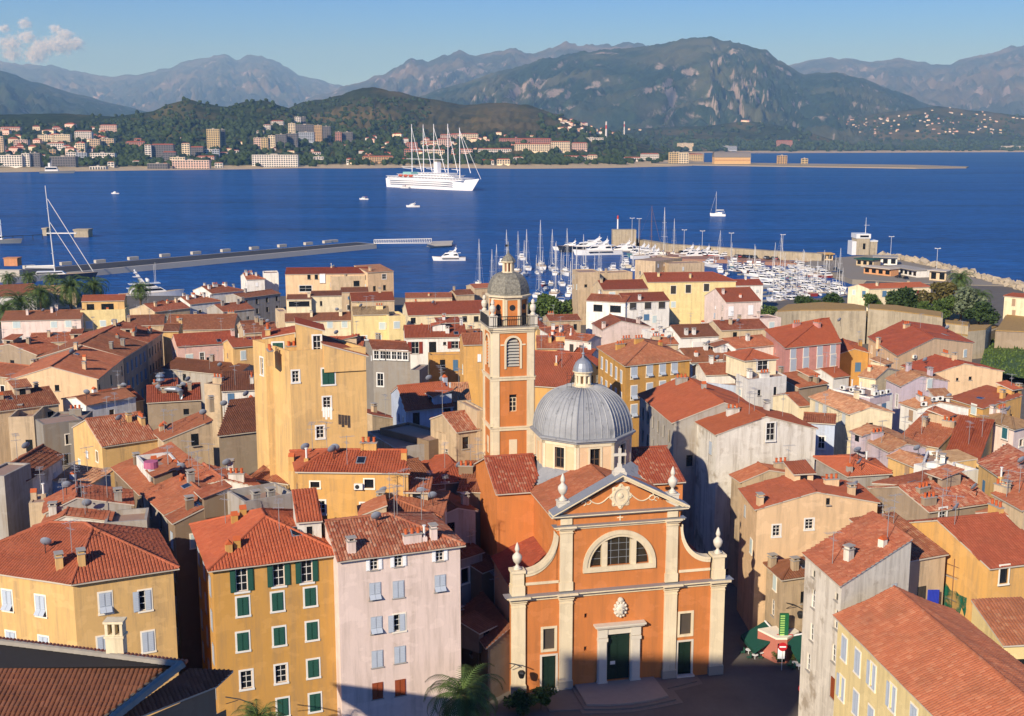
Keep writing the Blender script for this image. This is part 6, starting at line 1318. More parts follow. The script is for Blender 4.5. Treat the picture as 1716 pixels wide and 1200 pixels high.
# ---- boats
GEL = plain('gelcoat_white', 'd6d4ce', .3, .5, var=.04); NAVY = plain('navy_hull', '1b2434', .25, .5); DECK = plain('teak_deck', 'b39a78', .7); TINT = plain('tinted_glass', '15181c', .15, .5)
ALU = plain('mast_aluminium', 'c9c7c0', .4, .5); CANV = plain('sail_cover', 'd8d4c8', .8); CANB = plain('blue_canvas', '2c4a78', .8); REDB = plain('red_paint', 'b8402f', .5); WOODM = plain('varnished_mast', '7a5a3c', .5)
def hull(b, L, B, F, m=0, md=1, stern=.75, rake=.12, nose=2.2):
    """a lofted hull: x forward, deck at freeboard F"""
    N = 12; rings = []
    for i in range(N + 1):
        t = i / N; w_ = B / 2 * (stern + (1 - stern) * min(1, t / .35)) * (1 - max(0, (t - .45) / .55) ** nose)
        x = -L / 2 + L * t; sh = F * (1 + .28 * t * t); w_ = max(w_, .03)
        rings.append([(x - rake * L * .0, 0, -.5), (x - rake * L * max(0, t - .6), w_ * .72, -.3), (x, w_, sh), (x, -w_, sh), (x - rake * L * max(0, t - .6), -w_ * .72, -.3)])
    v = [p for r_ in rings for p in r_]; f = []; mm = []
    for i in range(N):
        for k in range(5):
            k2 = (k + 1) % 5; f.append((i * 5 + k, (i + 1) * 5 + k, (i + 1) * 5 + k2, i * 5 + k2))
    st = len(b.f); b.mesh(v, f, m)
    for q_ in range(len(f)):
        if q_ % 5 == 2: b.m[st + q_] = md
    b.mesh([v[k] for k in range(5)], [(0, 1, 2, 3, 4)], m)
def cabin(b, x0, x1, w0, w1, z0, z1, sl0, sl1, m=0, mg=None):
    """a deckhouse with raked ends and a dark window band"""
    v = [(x0, -w0, z0), (x1, -w1, z0), (x1, w1, z0), (x0, w0, z0), (x0 + sl0, -w0 * .88, z1), (x1 - sl1, -w1 * .8, z1), (x1 - sl1, w1 * .8, z1), (x0 + sl0, w0 * .88, z1)]
    b.mesh(v, [(0, 1, 5, 4), (1, 2, 6, 5), (2, 3, 7, 6), (3, 0, 4, 7), (4, 5, 6, 7)], m)
    if mg is not None:
        h = z1 - z0; L_ = lambda p, q_, t: tuple(p[i] + (q_[i] - p[i]) * t for i in range(3))
        for a, c in ((0, 1), (1, 2), (2, 3)):
            A, C, A2, C2 = v[a], v[c], v[a + 4], v[c + 4]; n = Vector((C[0] - A[0], C[1] - A[1], 0)).cross(Vector((0, 0, 1))).normalized() * .03
            q4 = [L_(A, A2, .38), L_(C, C2, .38), L_(C, C2, .82), L_(A, A2, .82)]
            c0_ = [sum(p[i] for p in q4) / 4 for i in range(3)]
            b.face([tuple(c0_[i] + (p[i] - c0_[i]) * .93 + n[i] for i in range(3)) for p in q4], mg)
_BM = {}
def boat_parts(kind):
    if kind in _BM: return _BM[kind]
    out = []
    if kind.startswith('sail'):
        L, B, F, MH = {'sail_a': (11, 3.6, 1.15, 15.5), 'sail_b': (9, 3.1, 1.0, 12.5), 'sail_c': (13.5, 4.1, 1.3, 19.0), 'sail_n': (11, 3.5, 1.15, 15.0), 'sail_w': (16, 4.4, 1.5, 22)}[kind]
        b = MB(); hull(b, L, B, F); out.append(('hull', b.data('hull', [NAVY if kind == 'sail_n' else GEL, DECK if kind in ('sail_c', 'sail_w') else GEL])))
        b = MB(); cabin(b, -L * .12, L * .22, B * .3, B * .22, F, F + .6, .1, .7, 0, 1); b.box(-L * .4, -L * .14, -B * .24, B * .24, F + .02, F + .06, 2); b.box(-L * .16, -L * .1, -B * .3, B * .3, F + .55, F + 1.25, 3)
        b.tube([(-L * .47, -B * .3, F), (-L * .47, -B * .3, F + 1), (-L * .47, B * .3, F + 1), (-L * .47, B * .3, F)], .03, 4, 4); out.append(('cabin', b.data('cabin', [GEL, TINT, DECK, CANB if kind in ('sail_a', 'sail_n') else CANV, ALU])))
        b = MB(); mx = L * .1; b.tube([(mx, 0, F), (mx, 0, MH + F)], .13, 6, 0, .08)
        for z, w_ in ((.38, .16), (.68, .12)): b.tube([(mx, -B * w_ * 2, F + MH * z), (mx, B * w_ * 2, F + MH * z)], .035, 4)
        for y in (-B * .45, B * .45): b.tube([(mx - .2, y, F), (mx, y * .55, F + MH * .45), (mx, 0, F + MH * .97)], .018, 3)
        b.tube([(L * .48, 0, F + .3), (mx, 0, F + MH * .95)], .05, 4); b.tube([(-L * .48, 0, F + .3), (mx, 0, F + MH)], .015, 3); out.append(('mast', b.data('mast', [WOODM if kind == 'sail_w' else ALU])))
        b = MB(); b.tube([(mx, 0, F + 1.5), (-L * .34, 0, F + 1.55)], .07, 5); b.tube([(mx - .1, 0, F + 1.75), (-L * .32, 0, F + 1.68)], .2, 7, 1, .1); out.append(('boom', b.data('boom', [ALU, CANB if kind in ('sail_b',) else CANV])))
        if kind == 'sail_w': b = MB(); b.tube([(-L * .26, 0, F), (-L * .26, 0, MH * .8)], .12, 6, 0, .07); out.append(('mizzen_mast', b.data('mizzen_mast', [WOODM])))
    elif kind.startswith('motor'):
        L, B, F = {'motor_a': (8, 2.9, .95), 'motor_b': (11.5, 3.7, 1.3), 'motor_c': (6.2, 2.3, .7)}[kind]
        b = MB(); hull(b, L, B, F, nose=2.6, stern=.9); out.append(('hull', b.data('hull', [GEL, GEL])))
        b = MB(); cabin(b, -L * .12, L * .3, B * .36, B * .24, F, F + (1.3 if kind != 'motor_c' else .7), .1, L * .14, 0, 1); b.box(-L * .44, -L * .14, -B * .34, B * .34, F + .02, F + .08, 2); out.append(('cabin', b.data('cabin', [GEL, TINT, DECK])))
        b = MB()
        if kind == 'motor_b': cabin(b, -L * .2, L * .1, B * .32, B * .26, F + 1.3, F + 2.0, .2, .9, 0, 1); b.tube([(-L * .12, -B * .3, F + 1.9), (-L * .17, -B * .3, F + 3), (-L * .17, B * .3, F + 3), (-L * .12, B * .3, F + 1.9)], .07, 4)
        elif kind == 'motor_a': b.box(-L * .36, -L * .1, -B * .34, B * .34, F + 1.5, F + 1.58, 2); b.tube([(-L * .34, -B * .3, F), (-L * .34, -B * .3, F + 1.5)], .03, 4); b.tube([(-L * .34, B * .3, F), (-L * .34, B * .3, F + 1.5)], .03, 4)
        else: b.box(-L * .5 - .25, -L * .5 + .1, -.25, .25, 0, 1.2, 1)
        out.append(('outboard' if kind == 'motor_c' else 'canopy' if kind == 'motor_a' else 'flybridge', b.data('upperworks', [GEL, TINT, CANB])))
    elif kind.startswith('yacht'):
        L, B, F = {'yacht_a': (22, 5.4, 2.0), 'yacht_n': (30, 6.4, 2.6), 'yacht_s': (17, 4.7, 1.7)}[kind]
        b = MB(); hull(b, L, B, F, nose=2.4, stern=.92); b.box(-L * .3, L * .3, -B * .505, -B * .495, F * .55, F * .8, 2); b.box(-L * .3, L * .2, B * .495, B * .505, F * .55, F * .8, 2)
        out.append(('hull', b.data('hull', [NAVY if kind == 'yacht_n' else GEL, DECK, TINT])))
        b = MB(); cabin(b, -L * .3, L * .24, B * .42, B * .26, F * 1.02, F + 2.2, .6, L * .14, 0, 1); out.append(('cabin', b.data('cabin', [GEL, TINT])))
        b = MB(); cabin(b, -L * .24, L * .04, B * .36, B * .28, F + 2.2, F + 3.2, .5, L * .07, 0, 1); b.box(-L * .36, -L * .2, -B * .38, B * .38, F + 2.15, F + 2.25, 0); out.append(('flybridge', b.data('flybridge', [GEL, TINT])))
        b = MB(); b.mesh([(-L * .2, -.9, F + 3.1), (-L * .13, -.9, F + 3.1), (-L * .13, .9, F + 3.1), (-L * .2, .9, F + 3.1), (-L * .25, -.7, F + 4.4), (-L * .2, -.7, F + 4.4), (-L * .2, .7, F + 4.4), (-L * .25, .7, F + 4.4)], [(0, 1, 5, 4), (1, 2, 6, 5), (2, 3, 7, 6), (3, 0, 4, 7), (4, 5, 6, 7)])
        b.tube([(-L * .22, 0, F + 4.4), (-L * .22, 0, F + 6.2)], .05, 4); b.lathe([(.1, F + 4.4), (.4, F + 4.6), (.4, F + 4.9), (.1, F + 5.1)], 10, 0, (-L * .21, .45)); out.append(('radar_arch', b.data('radar_arch', [GEL])))
    _BM[kind] = out; return out
_FIRST = {}
def part(o, n): return next(c for c in o.children if c.name.startswith(n))
MG = 'boats moored in the marina'; rb_ = random.Random(11)
HULLC = [plain('hull_' + k, c, .35, .4) for k, c in (('cream', 'cfc3a4'), ('blue', '2f4a70'), ('grey', '8f9498'), ('red', '7d2f2a'), ('teal', '3d6a70'))]; _HV = {}
def boat(kind, loc, rz, label, group, sc=1.0):
    nm = 'sailboat' if kind.startswith('sail') else 'motor_yacht' if kind.startswith('yacht') else 'motorboat'
    o = empty(nm, (loc[0], loc[1], 0), rz); o.scale = (sc,) * 3
    hv = rb_.randrange(5) if group == MG and rb_.random() < .34 else None
    for n_, me in boat_parts(kind):
        if n_ == 'hull' and hv is not None:
            if (kind, hv) not in _HV: m2 = me.copy(); m2.materials[0] = HULLC[hv]; _HV[(kind, hv)] = m2
            me = _HV[(kind, hv)]
        link(n_, me, o)
    return tag(o, label, {'sailboat': 'sailboat', 'motor_yacht': 'yacht', 'motorboat': 'motorboat'}[nm], group)
GA = 'white sailboat moored in the open basin behind the bell tower'
GB = 'small motorboat packed in the dense berths beside the rampart'
GC = 'motor yacht moored stern-on along the outer mole'
for zf, x, y, top in [(H3, 120, 985, 535), (H3, 243, 975, 630), (H3, 283, 960, 590), (H3, 366, 760, 455), (H3, 384, 830, 560), (H3, 468, 850, 470), (H3, 530, 870, 550), (H3, 552, 810, 455), (H3, 655, 1050, 705), (H3, 676, 800, 370), (H3, 640, 850, 690), (H3, 690, 840, 640), (H3, 803, 1045, 575), (H3, 783, 820, 455), (H3, 812, 855, 560), (H3, 862, 950, 640), (H3, 905, 860, 440), (H3, 880, 840, 660), (H3, 938, 1045, 740), (H3, 955, 985, 600), (H3, 1000, 1170, 590), (H3, 1063, 810, 500), (H3, 1076, 850, 590), (H3, 1160, 845, 660), (H3, 1203, 835, 610), (H3, 1218, 845, 655),
                       (H3, 1410, 790, 620), (H3, 1505, 820, 650), (H4, 15, 690, 530), (H4, 95, 690, 560), (H4, 255, 660, 500), (H4, 805, 730, 585), (H4, 880, 690, 560), (H4, 968, 690, 555), (H4, 1167, 700, 480), (H4, 1197, 705, 425), (H4, 1240, 745, 600), (H4, 1490, 730, 620), (H4, 1657, 905, 520), (H4, 757, 630, 390)]:
    loc = P(zf(x, y), 0); tz_ = D(zf(x, top), loc.y).z; kind = 'sail_c' if tz_ > 19 else 'sail_a' if tz_ > 13.5 else 'sail_b'
    if rb_.random() < .12 and kind == 'sail_a': kind = 'sail_n'
    base = {'sail_c': 20.3, 'sail_a': 16.6, 'sail_b': 13.5, 'sail_n': 16.1}[kind]; sc = max(.62, min(1.25, tz_ / base))
    boat(kind, loc, R(rb_.choice((80, 95, 100, 260, 275))) + rb_.uniform(-.1, .1) - (.5 if zf is H4 else 0), {'sail_c': 'large white sailboat with a very tall mast in the marina', 'sail_n': 'dark hulled sailboat moored in the marina'}.get(kind, GA if zf is H3 else 'white sailboat among the motorboats in front of the outer mole'), 'sailboats moored in the marina', sc)
boat('sail_w', P(H4(205, 600), 0), R(20), 'wooden masted classic sailing boat moored along the outer mole', None, 1.15)
boat('sail_c', P(H4(322, 598), 0), R(75), 'tallest masted white sailboat alongside the outer mole', None, 1.28)
boat('sail_c', P(H4(398, 590), 0), R(75), 'white sailboat with tall mast right of the tallest one by the mole', None, .98)
for zf, x, y, k, rz, sc, lb in [(H3, 925, 640, 'yacht_a', 178, .8, 'white motor yacht leftmost on the outer mole'), (H3, 1090, 655, 'yacht_n', 190, 1.1, 'big navy blue motor yacht on the outer mole'), (H3, 1180, 680, 'yacht_a', 192, 1.2, 'sleek white motor yacht in front of the navy blue yacht'), (H3, 1390, 675, 'yacht_a', 188, 1.05, 'white motor yacht with red stern flag side by the mole head'), (H3, 1545, 690, 'yacht_s', 190, 1.0, GC), (H3, 1640, 705, 'yacht_s', 190, 1.0, GC),
                         (H4, 60, 560, 'yacht_s', 190, .9, GC), (H4, 160, 590, 'yacht_s', 195, 1.0, GC), (H4, 245, 600, 'yacht_s', 195, .8, GC), (H4, 500, 590, 'yacht_s', 200, .95, GC), (H4, 545, 605, 'yacht_s', 200, .95, GC), (H4, 620, 600, 'yacht_s', 200, .95, GC), (H4, 790, 605, 'motor_b', 200, 1.1, 'dark windowed motorboat near the low red boat on the mole'), (H4, 670, 660, 'motor_b', 110, 1.1, 'white motorboat behind the flat concrete quay block')]:
    boat(k, P(zf(x, y), 0), R(rz), lb, MG if lb == GC else None, sc)
b_ = boat('motor_b', P(H4(710, 600), 0), R(195), 'low red hulled boat moored at the mole quay', None, 1.3)
hp = part(b_, 'hull'); hp.data = hp.data.copy(); hp.data.materials[0] = REDB
for zf, x, y, k in [(H3, 330, 765, 'motor_b'), (H3, 500, 720, 'motor_b'), (H3, 1320, 830, 'motor_b'), (H3, 1440, 790, 'motor_b'), (H3, 1540, 810, 'motor_a'), (H3, 1665, 775, 'motor_b'), (H3, 700, 960, 'motor_a'), (H3, 770, 950, 'motor_a'), (H3, 720, 1000, 'motor_c'), (H3, 860, 1170, 'motor_b'), (H4, 40, 650, 'motor_b'), (H4, 225, 645, 'motor_b'), (H4, 850, 650, 'motor_b'), (H4, 750, 700, 'motor_b')]:
    boat(k, P(zf(x, y), 0), R(rb_.choice((85, 100, 265))), 'motorboat between the sailboats of the open basin', MG, rb_.uniform(.85, 1.1))
PONT = plain('pontoon_grey', '8d8a80', .9)
rows_ = [((838, 668), (1075, 672), 8), ((850, 710), (1110, 690), 10), ((1000, 735), (1310, 705), 11), ((1080, 775), (1420, 735), 13), ((1110, 815), (1500, 770), 14), ((1150, 845), (1560, 805), 15), ((1180, 875), (1640, 835), 16), ((1175, 905), (1400, 885), 8), ((1420, 875), (1680, 870), 9), ((1165, 945), (1310, 925), 5), ((1330, 660), (1560, 745), 9), ((1500, 700), (1640, 740), 6)]
for p0, p1, n in rows_:
    A, C = P(H4(*p0), 0), P(H4(*p1), 0); e_ = (C - A).normalized(); an = math.atan2(e_.y, e_.x)
    b = MB(); M = Matrix.Translation(A + Vector((-e_.y, e_.x, 0)) * 6.5) @ Matrix.Rotation(an, 4, 'Z'); b.box(-2, (C - A).length + 2, -1, 1, -.3, .5, 0, M)
    tag(b.build('pontoon', PONT), 'narrow grey pontoon between rows of small boats', 'pontoon', 'floating pontoons of the marina')
    for k in range(n):
        q_ = A + (C - A) * (k + rb_.uniform(-.15, .15)) / max(1, n - 1); kind = rb_.choice(('motor_a', 'motor_a', 'motor_c', 'motor_c', 'motor_b', 'sail_b'))
        boat(kind, q_, an + R(rb_.choice((88, 92, 268))) + rb_.uniform(-.06, .06), GB if kind != 'sail_b' else 'small white sailboat packed in the dense berths beside the rampart', MG, rb_.uniform(.85, 1.1) * (.8 if kind == 'sail_b' else 1))
# free boats in the bay
boat('yacht_s', P(H2z(1405, 585), 0), R(183), 'white flybridge motor yacht cruising past the end of the jetty', None, 1.0)
boat('motor_b', P(H2z(1165, 228), 0), R(180), 'small white cabin boat crossing the bay below the big ship', None, 1.1)
boat('motor_a', P((193, 325), 0), R(185), 'tiny white speedboat alone in the left of the bay', None, 1.1)
b_ = boat('motor_a', P(H2z(838, 178), 0), R(170), 'small orange topped tender heading for the big ship', None, 1.25); hp = part(b_, 'canopy'); hm = hp.data.copy(); hm.materials[2] = REDB; hp.data = hm
b_ = boat('motor_a', P((678, 315.5), 0), R(160), 'orange tender boat alongside the hull of the big ship', None, 1.6); part(b_, 'canopy').data = hm
cb = tag(empty('catamaran', P(H4(735, 280), 0), R(168)), 'white sailing catamaran anchored alone in the bay on the right', 'catamaran')
b = MB(); 
for s in (-2.8, 2.8):
    k0 = len(b.v); hull(b, 12.5, 1.9, 1.7, stern=.9); b.v[k0:] = [(x, y + s, z) for x, y, z in b.v[k0:]]
b.box(-5, 3.2, -2.9, 2.9, 1.1, 1.75); b.build('hull', [GEL, GEL], cb)
b = MB(); cabin(b, -3.5, 3.0, 2.6, 2.0, 1.75, 3.1, .3, 1.6, 0, 1); b.box(-5.6, -3, -2.4, 2.4, 3.2, 3.3); b.build('cabin', [GEL, TINT], cb)
b = MB(); b.tube([(1.5, 0, 1.7), (1.5, 0, 19.5)], .16, 6, 0, .1); b.tube([(6, 0, 1.9), (1.5, 0, 18.8)], .06, 4); b.build('mast', [ALU], cb)
b = MB(); b.tube([(1.4, 0, 4.4), (-5, 0, 4.6)], .12, 6); b.tube([(1.2, 0, 4.75), (-4.8, 0, 4.9)], .28, 7, 1, .15); b.build('boom', [ALU, CANV], cb)
# big sloop by the palms
lo = P((93, 468), 0); sl = tag(empty('sailing_yacht', lo, R(12)), 'tall masted sailing yacht moored behind the palms on the left', 'sailing yacht'); mt = D((81, 311), lo.y).z
b = MB(); hull(b, 36, 7.5, 2.2); b.build('hull', [NAVY, DECK], sl)
b = MB(); cabin(b, -8, 5, 2.4, 1.8, 2.2, 3.6, .5, 2, 0, 1); b.build('cabin', [GEL, TINT], sl)
b = MB(); b.tube([(0, 0, 2), (-1.6, 0, mt)], .3, 8, 0, .16)
for k, w_ in ((.25, 4), (.5, 3.4), (.75, 2.4)): b.tube([(-1.6 * k, -w_, 2 + (mt - 2) * k), (-1.6 * k, w_, 2 + (mt - 2) * k)], .12, 5)
b.build('mast', [ALU], sl)
b = MB(); b.tube([(16, 0, 3), (-1.0, 0, mt * .86)], .15, 6); b.tube([(11.5, 0, 3), (-.9, 0, mt * .62)], .14, 6); b.build('furled_sail', [CANV], sl)
b = MB(); b.tube([(0, 0, 5), (-12, 0, 5.4)], .3, 6); b.tube([(0, 0, 5.8), (-11.6, 0, 5.9)], .5, 7, 1, .3); b.build('boom', [ALU, CANV], sl)
# big motor yacht behind the left houses
lo = P((256, 500), 0); my = tag(empty('motor_yacht', lo, R(28)), 'large white motor yacht with radar mast moored behind the palms', 'yacht'); my.scale = (.72,) * 3
b = MB(); hull(b, 34, 7.6, 3.2, nose=2.4, stern=.92); b.build('hull', [GEL, DECK], my)
b = MB(); cabin(b, -12, 8, 3.3, 2.2, 3.3, 6.0, .6, 4, 0, 1); b.build('cabin', [GEL, TINT], my)
b = MB(); cabin(b, -10, 3, 2.9, 2.2, 6.0, 8.2, .8, 3, 0, 1); b.box(-13, -9, -3, 3, 5.9, 6.1); b.box(-12, 4, -3.1, 3.1, 8.2, 8.4); b.build('upper_deck', [GEL, TINT], my)
b = MB(); b.mesh([(-6, -1.2, 8.4), (-3.5, -1.2, 8.4), (-3.5, 1.2, 8.4), (-6, 1.2, 8.4), (-9, -.5, 15), (-8, -.5, 15), (-8, .5, 15), (-9, .5, 15)], [(0, 1, 5, 4), (1, 2, 6, 5), (2, 3, 7, 6), (3, 0, 4, 7), (4, 5, 6, 7)])
b.lathe([(.1, 8.9), (.9, 9.3), (1.05, 10.0), (.8, 10.7), (.1, 11)], 12, 0, (-2.4, 1.6)); b.lathe([(.1, 8.9), (.9, 9.3), (1.05, 10.0), (.8, 10.7), (.1, 11)], 12, 0, (-2.4, -1.6)); b.box(-9.6, -6.5, -1.8, 1.8, 12, 12.2); b.box(-9.2, -7.8, -1.4, 1.4, 14, 14.2); b.tube([(2.5, 2, 8.4), (2.5, 2, 19)], .07, 4); b.tube([(1, -2, 8.4), (1, -2, 18)], .07, 4); b.lathe([(.05, 15), (.5, 15.2), (.5, 15.8), (.05, 16)], 10, 0, (-8.6, 0)); b.build('radar_mast', [GEL], my)
lo = P(H1(25, 470), 0); sb = tag(empty('work_boat', lo, R(3)), 'grey work boat with white mast at the left edge of the bay', 'work boat'); b = MB(); hull(b, 22, 5, 2.2); b.build('hull', [plain('grey_hull', '6a6f72', .5), DECK], sb); b = MB(); cabin(b, -6, 0, 1.8, 1.6, 2.2, 4.6, .2, .6, 0, 1); b.build('cabin', [GEL, TINT], sb); b = MB(); b.tube([(-1, 0, 4), (-1, 0, 14)], .4, 6, 0, .2); b.box(-1.2, -.8, -1.6, 1.6, 11, 11.4); b.build('mast', [GEL], sb)

# ---- the five-masted cruise ship
sb_, bb_ = P((655, 313), 0), P((799, 320), 0); dv = bb_ - sb_; SL_ = dv.length; ship = tag(empty('cruise_ship', (sb_ + bb_) / 2, math.atan2(dv.y, dv.x)), 'white five masted sailing cruise ship anchored in the middle of the bay', 'cruise ship')
k_ = SL_ / 187.0; SHW = plain('ship_white', 'e6e4e0', .45, .4, var=.03)
b = MB(); N = 20; rg = []
for i in range(N + 1):
    t = i / N; x = -SL_ / 2 + SL_ * t; w_ = 10 * (.8 + .2 * min(1, t / .25)) * (1 - max(0, (t - .62) / .38) ** 2.1); w_ = max(.1, w_); F = 11.5 + 3.0 * max(0, (t - .8) / .2) ** 1.5
    bw = 14 * max(0, (t - .9) / .1); rg.append([(x - bw * .6, 0, -2), (x - bw * .6, w_ * .86, 0), (x + bw * .35, w_, F), (x + bw * .35, -w_, F), (x - bw * .6, -w_ * .86, 0)])
v = [p for r_ in rg for p in r_]; f = [(i * 5 + k, (i + 1) * 5 + k, (i + 1) * 5 + (k + 1) % 5, i * 5 + (k + 1) % 5) for i in range(N) for k in range(5)]; b.mesh(v, f); b.mesh(v[:5], [(0, 1, 2, 3, 4)])
for z in (4.2, 6.6, 9.0): b.box(-SL_ * .44, SL_ * .3, -10.02, -9.7, z, z + .5, 1)
b.build('hull', [SHW, plain('ship_window', '5b6068', .4)], ship)
for x0, x1, w_, z0, z1 in ((-.47, .40, 9.4, 11.6, 14.6), (-.34, .30, 8.6, 14.6, 17.4), (-.1, .24, 7.6, 17.4, 20)):
    b = MB(); b.box(SL_ * x0, SL_ * x1, -w_, w_, z0, z1); n = int((x1 - x0) * 60)
    for k in range(n): xx = SL_ * (x0 + (x1 - x0) * (k + .3) / n); b.box(xx, xx + SL_ * .6 * (x1 - x0) / n, -w_ - .05, -w_ + .1, z0 + 1.0, z1 - .6, 1)
    b.box(SL_ * x0 - 2, SL_ * x1 + 2, -w_ - .8, w_ + .8, z1 - .15, z1 + .15); b.build('deck_house', [SHW, plain('ship_window', '5b6068', .4)], ship)
b = MB(); b.box(SL_ * .045, SL_ * .085, -3, 3, 20, 33); b.box(SL_ * .05, SL_ * .08, -2.6, 2.6, 33, 35, 1); b.build('funnel', [SHW, CONC], ship)
mx_ = []
for pxx, topy in ((691, 208), (710, 208.5), (727.5, 208), (751, 207.5), (770.5, 214)):
    lo_, hi_ = 0, 1                             # place each mast where its pixel column crosses the keel line
    best = min(range(401), key=lambda q_: abs(858 + F_PX * ((sb_ + dv * q_ / 400).x) / ((sb_ + dv * q_ / 400).y * CC + 45 * CS) - pxx)); t = best / 400; w0 = sb_ + dv * t; zt = D((pxx, topy), w0.y).z
    x = SL_ * (t - .5); mx_.append((x, zt)); b = MB(); b.tube([(x, 0, 12), (x, 0, zt)], .62, 7, 0, .36); b.build('mast', SHW, ship)
for i, (x, zt) in enumerate(mx_):
    b = MB(); nx_ = mx_[i + 1][0] if i < 4 else SL_ * .46
    b.tube([(x, 0, zt - 4), (x + (nx_ - x) * .82, 0, 21)], .2, 5, 0, .42); b.build('furled_sail', SHW, ship)
    b = MB(); b.tube([(x + .5, 0, 24), (x - (16 if i else 20), 0, 25)], .3, 5); b.build('boom', SHW, ship)
b = MB(); b.tube([(SL_ * .545, 0, 14), (mx_[4][0], 0, mx_[4][1] - 3)], .2, 5); b.build('forestay', SHW, ship)
for z, x0, x1 in ((36.5, -.30, .14), (48, -.25, .08), (26.5, -.36, .0)):
    b = MB(); b.tube([(SL_ * x0, 0, z), (SL_ * x1, 0, z)], .25, 5); b.build('spar', SHW, ship)
for k in range(3):
    b = MB(); b.lathe([(.1, -4.2), (1.4, -3), (1.6, 0), (1.4, 3), (.1, 4.2)], 10, 0, (0, 0), Matrix.Translation((-SL_ * .30 + k * 11, -9.9, 15.5)) @ Matrix.Rotation(R(90), 4, 'Y')); b.build('lifeboat', plain('lifeboat_orange', 'b5563a', .6), ship)
b = MB(); b.box(-SL_ * .3, -SL_ * .2, -6, 6, 17.6, 20.2); b.build('awning', plain('teal_glass', '7fb0a8', .4), ship)

# ---- outer mole, quays, breakwater
b = MB(); W0, W1, W2 = P(H3(1345, 560), 1.9), P(H4(760, 545), 1.9), P(H4(1500, 590), 1.9)
def wall_line(b, pts, th, z0, z1, m=0):
    for p, q_ in zip(pts, pts[1:]):
        d_ = (q_ - p).normalized(); n_ = Vector((-d_.y, d_.x, 0)) * th
        slabp(b, [p, q_, q_ + n_, p + n_], z0, z1, m)
mp = [P(H3(1330, 570), 1.9), P(H4(330, 545), 1.9), P(H4(760, 575), 1.9), P(H4(1100, 600), 1.9), P(H4(1520, 625), 1.9)]
wall_line(b, mp, 5, -2, 5.6); tag(b.build('mole_wall', SANDST), 'long sandstone wall of the outer mole behind the yachts', 'sea wall')
b = MB(); qp = [P(H3(1330, 615), 1.6), P(H4(330, 600), 1.6), P(H4(760, 612), 1.6), P(H4(1100, 628), 1.6), P(H4(1400, 640), 1.6)]
for p, q_, p2, q2 in zip(qp, qp[1:], mp, mp[1:]): slabp(b, [p, q_, q2 + Vector((0, 2, 0)), p2 + Vector((0, 2, 0))], -2, 1.62)
tag(b.build('mole_quay', plain('quay_red', '8f6a58', .9)), kind='structure')
b = MB(); slabp(b, [P(H4(1380, 640), 1.9), P(H5(330, 720), 1.9), P(H5(1100, 760), 1.9), P(H5(1560, 770), 1.9), P(H5(1300, 690), 1.9), P(H5(900, 600), 1.9), P(H5(500, 520), 1.9), P(H4(1500, 610), 1.9)], -2, 2.2, 0)
tag(b.build('quay_road', plain('quay_grey', '857c6d', .9)), kind='structure')
o = P(H3(1400, 545), 6); b = MB(); b.box(o.x - 5, o.x + 8, o.y - 2, o.y + 5, 2, 11.5); b.box(o.x + 2.5, o.x + 8, o.y - 2.2, o.y + 5, 2, 11, 0); tag(b.build('bastion_block', SANDST), 'square stone block at the head of the outer mole', 'stone block')
def lamp(p, z0, H_, label, grp='tall lamp posts on the mole'):
    o = P(p, z0); e_ = tag(empty('lamp_post', o), label, 'lamp post', grp); b = MB(); b.tube([(0, 0, -1), (0, 0, H_)], .12, 6, 0, .07); b.build('pole', ALU, e_)
    b = MB(); b.box(-1.2, 1.2, -.15, .15, H_ - .1, H_ + .1); b.box(-1.3, -.7, -.2, .2, H_, H_ + .25); b.box(.7, 1.3, -.2, .2, H_, H_ + .25); b.build('lamp_head', ALU, e_)
for p, z0 in ((H3(1557, 555), 6), (H3(1495, 550), 6), (H4(478, 560), 2), (H4(615, 570), 2), (H4(833, 590), 2), (H4(1222, 605), 2), (H5(635, 570), 2.2), (H5(1005, 690), 2.2)): lamp(p, z0, 12, 'tall grey lamp post standing along the mole and its quay road')
o = P(H3(1367, 520), 7); lt = tag(empty('harbour_light', (o.x, o.y, 10)), 'white harbour light with red top at the head of the mole', 'harbour light'); b = MB(); b.tube([(0, 0, -6), (0, 0, 7)], .5, 8, 0, .4); b.build('tower', GEL, lt); b = MB(); b.lathe([(.7, 7), (.7, 7.2), (.45, 7.3), (.45, 8.4), (.1, 9)], 8); b.build('lantern', REDB, lt)
# harbour office
A_, B_ = P(H5(358, 515), 2.2), P(H5(500, 505), 2.2); cp = tag(empty('harbour_office', (A_.x, A_.y, 2)), 'stone faced harbour office with white top and mast at the mole bend', 'harbour office'); w_ = B_.x - A_.x
b = MB(); b.box(0, w_ * .62, 0, 9, 0, 8.5); b.box(w_ * .62, w_, 1, 9, 0, 6.8); b.build('wall', SANDST, cp)
b = MB(); b.box(-.3, w_ * .62 + .3, -.3, 9.3, 8.5, 10.8); b.box(w_ * .62, w_ + .2, .8, 9, 6.8, 7.4); b.box(-2.2, 0, 0, 8, 0, 7); b.build('white_top', GEL, cp)
b = MB(); b.box(w_ * .15, w_ * .55, -.36, -.25, 9.1, 10.1); b.build('window', TINT, cp); b = MB(); b.box(w_ * .3, w_ * .42, -.1, .02, 3, 6); b.build('window', TINT, cp)
b = MB(); b.tube([(w_ * .5, 4, 10.8), (w_ * .5, 4, 19)], .2, 5, 0, .08); b.tube([(w_ * .5 - 1, 4, 15), (w_ * .5 + 2, 4, 15)], .08, 4); b.build('mast', ALU, cp)
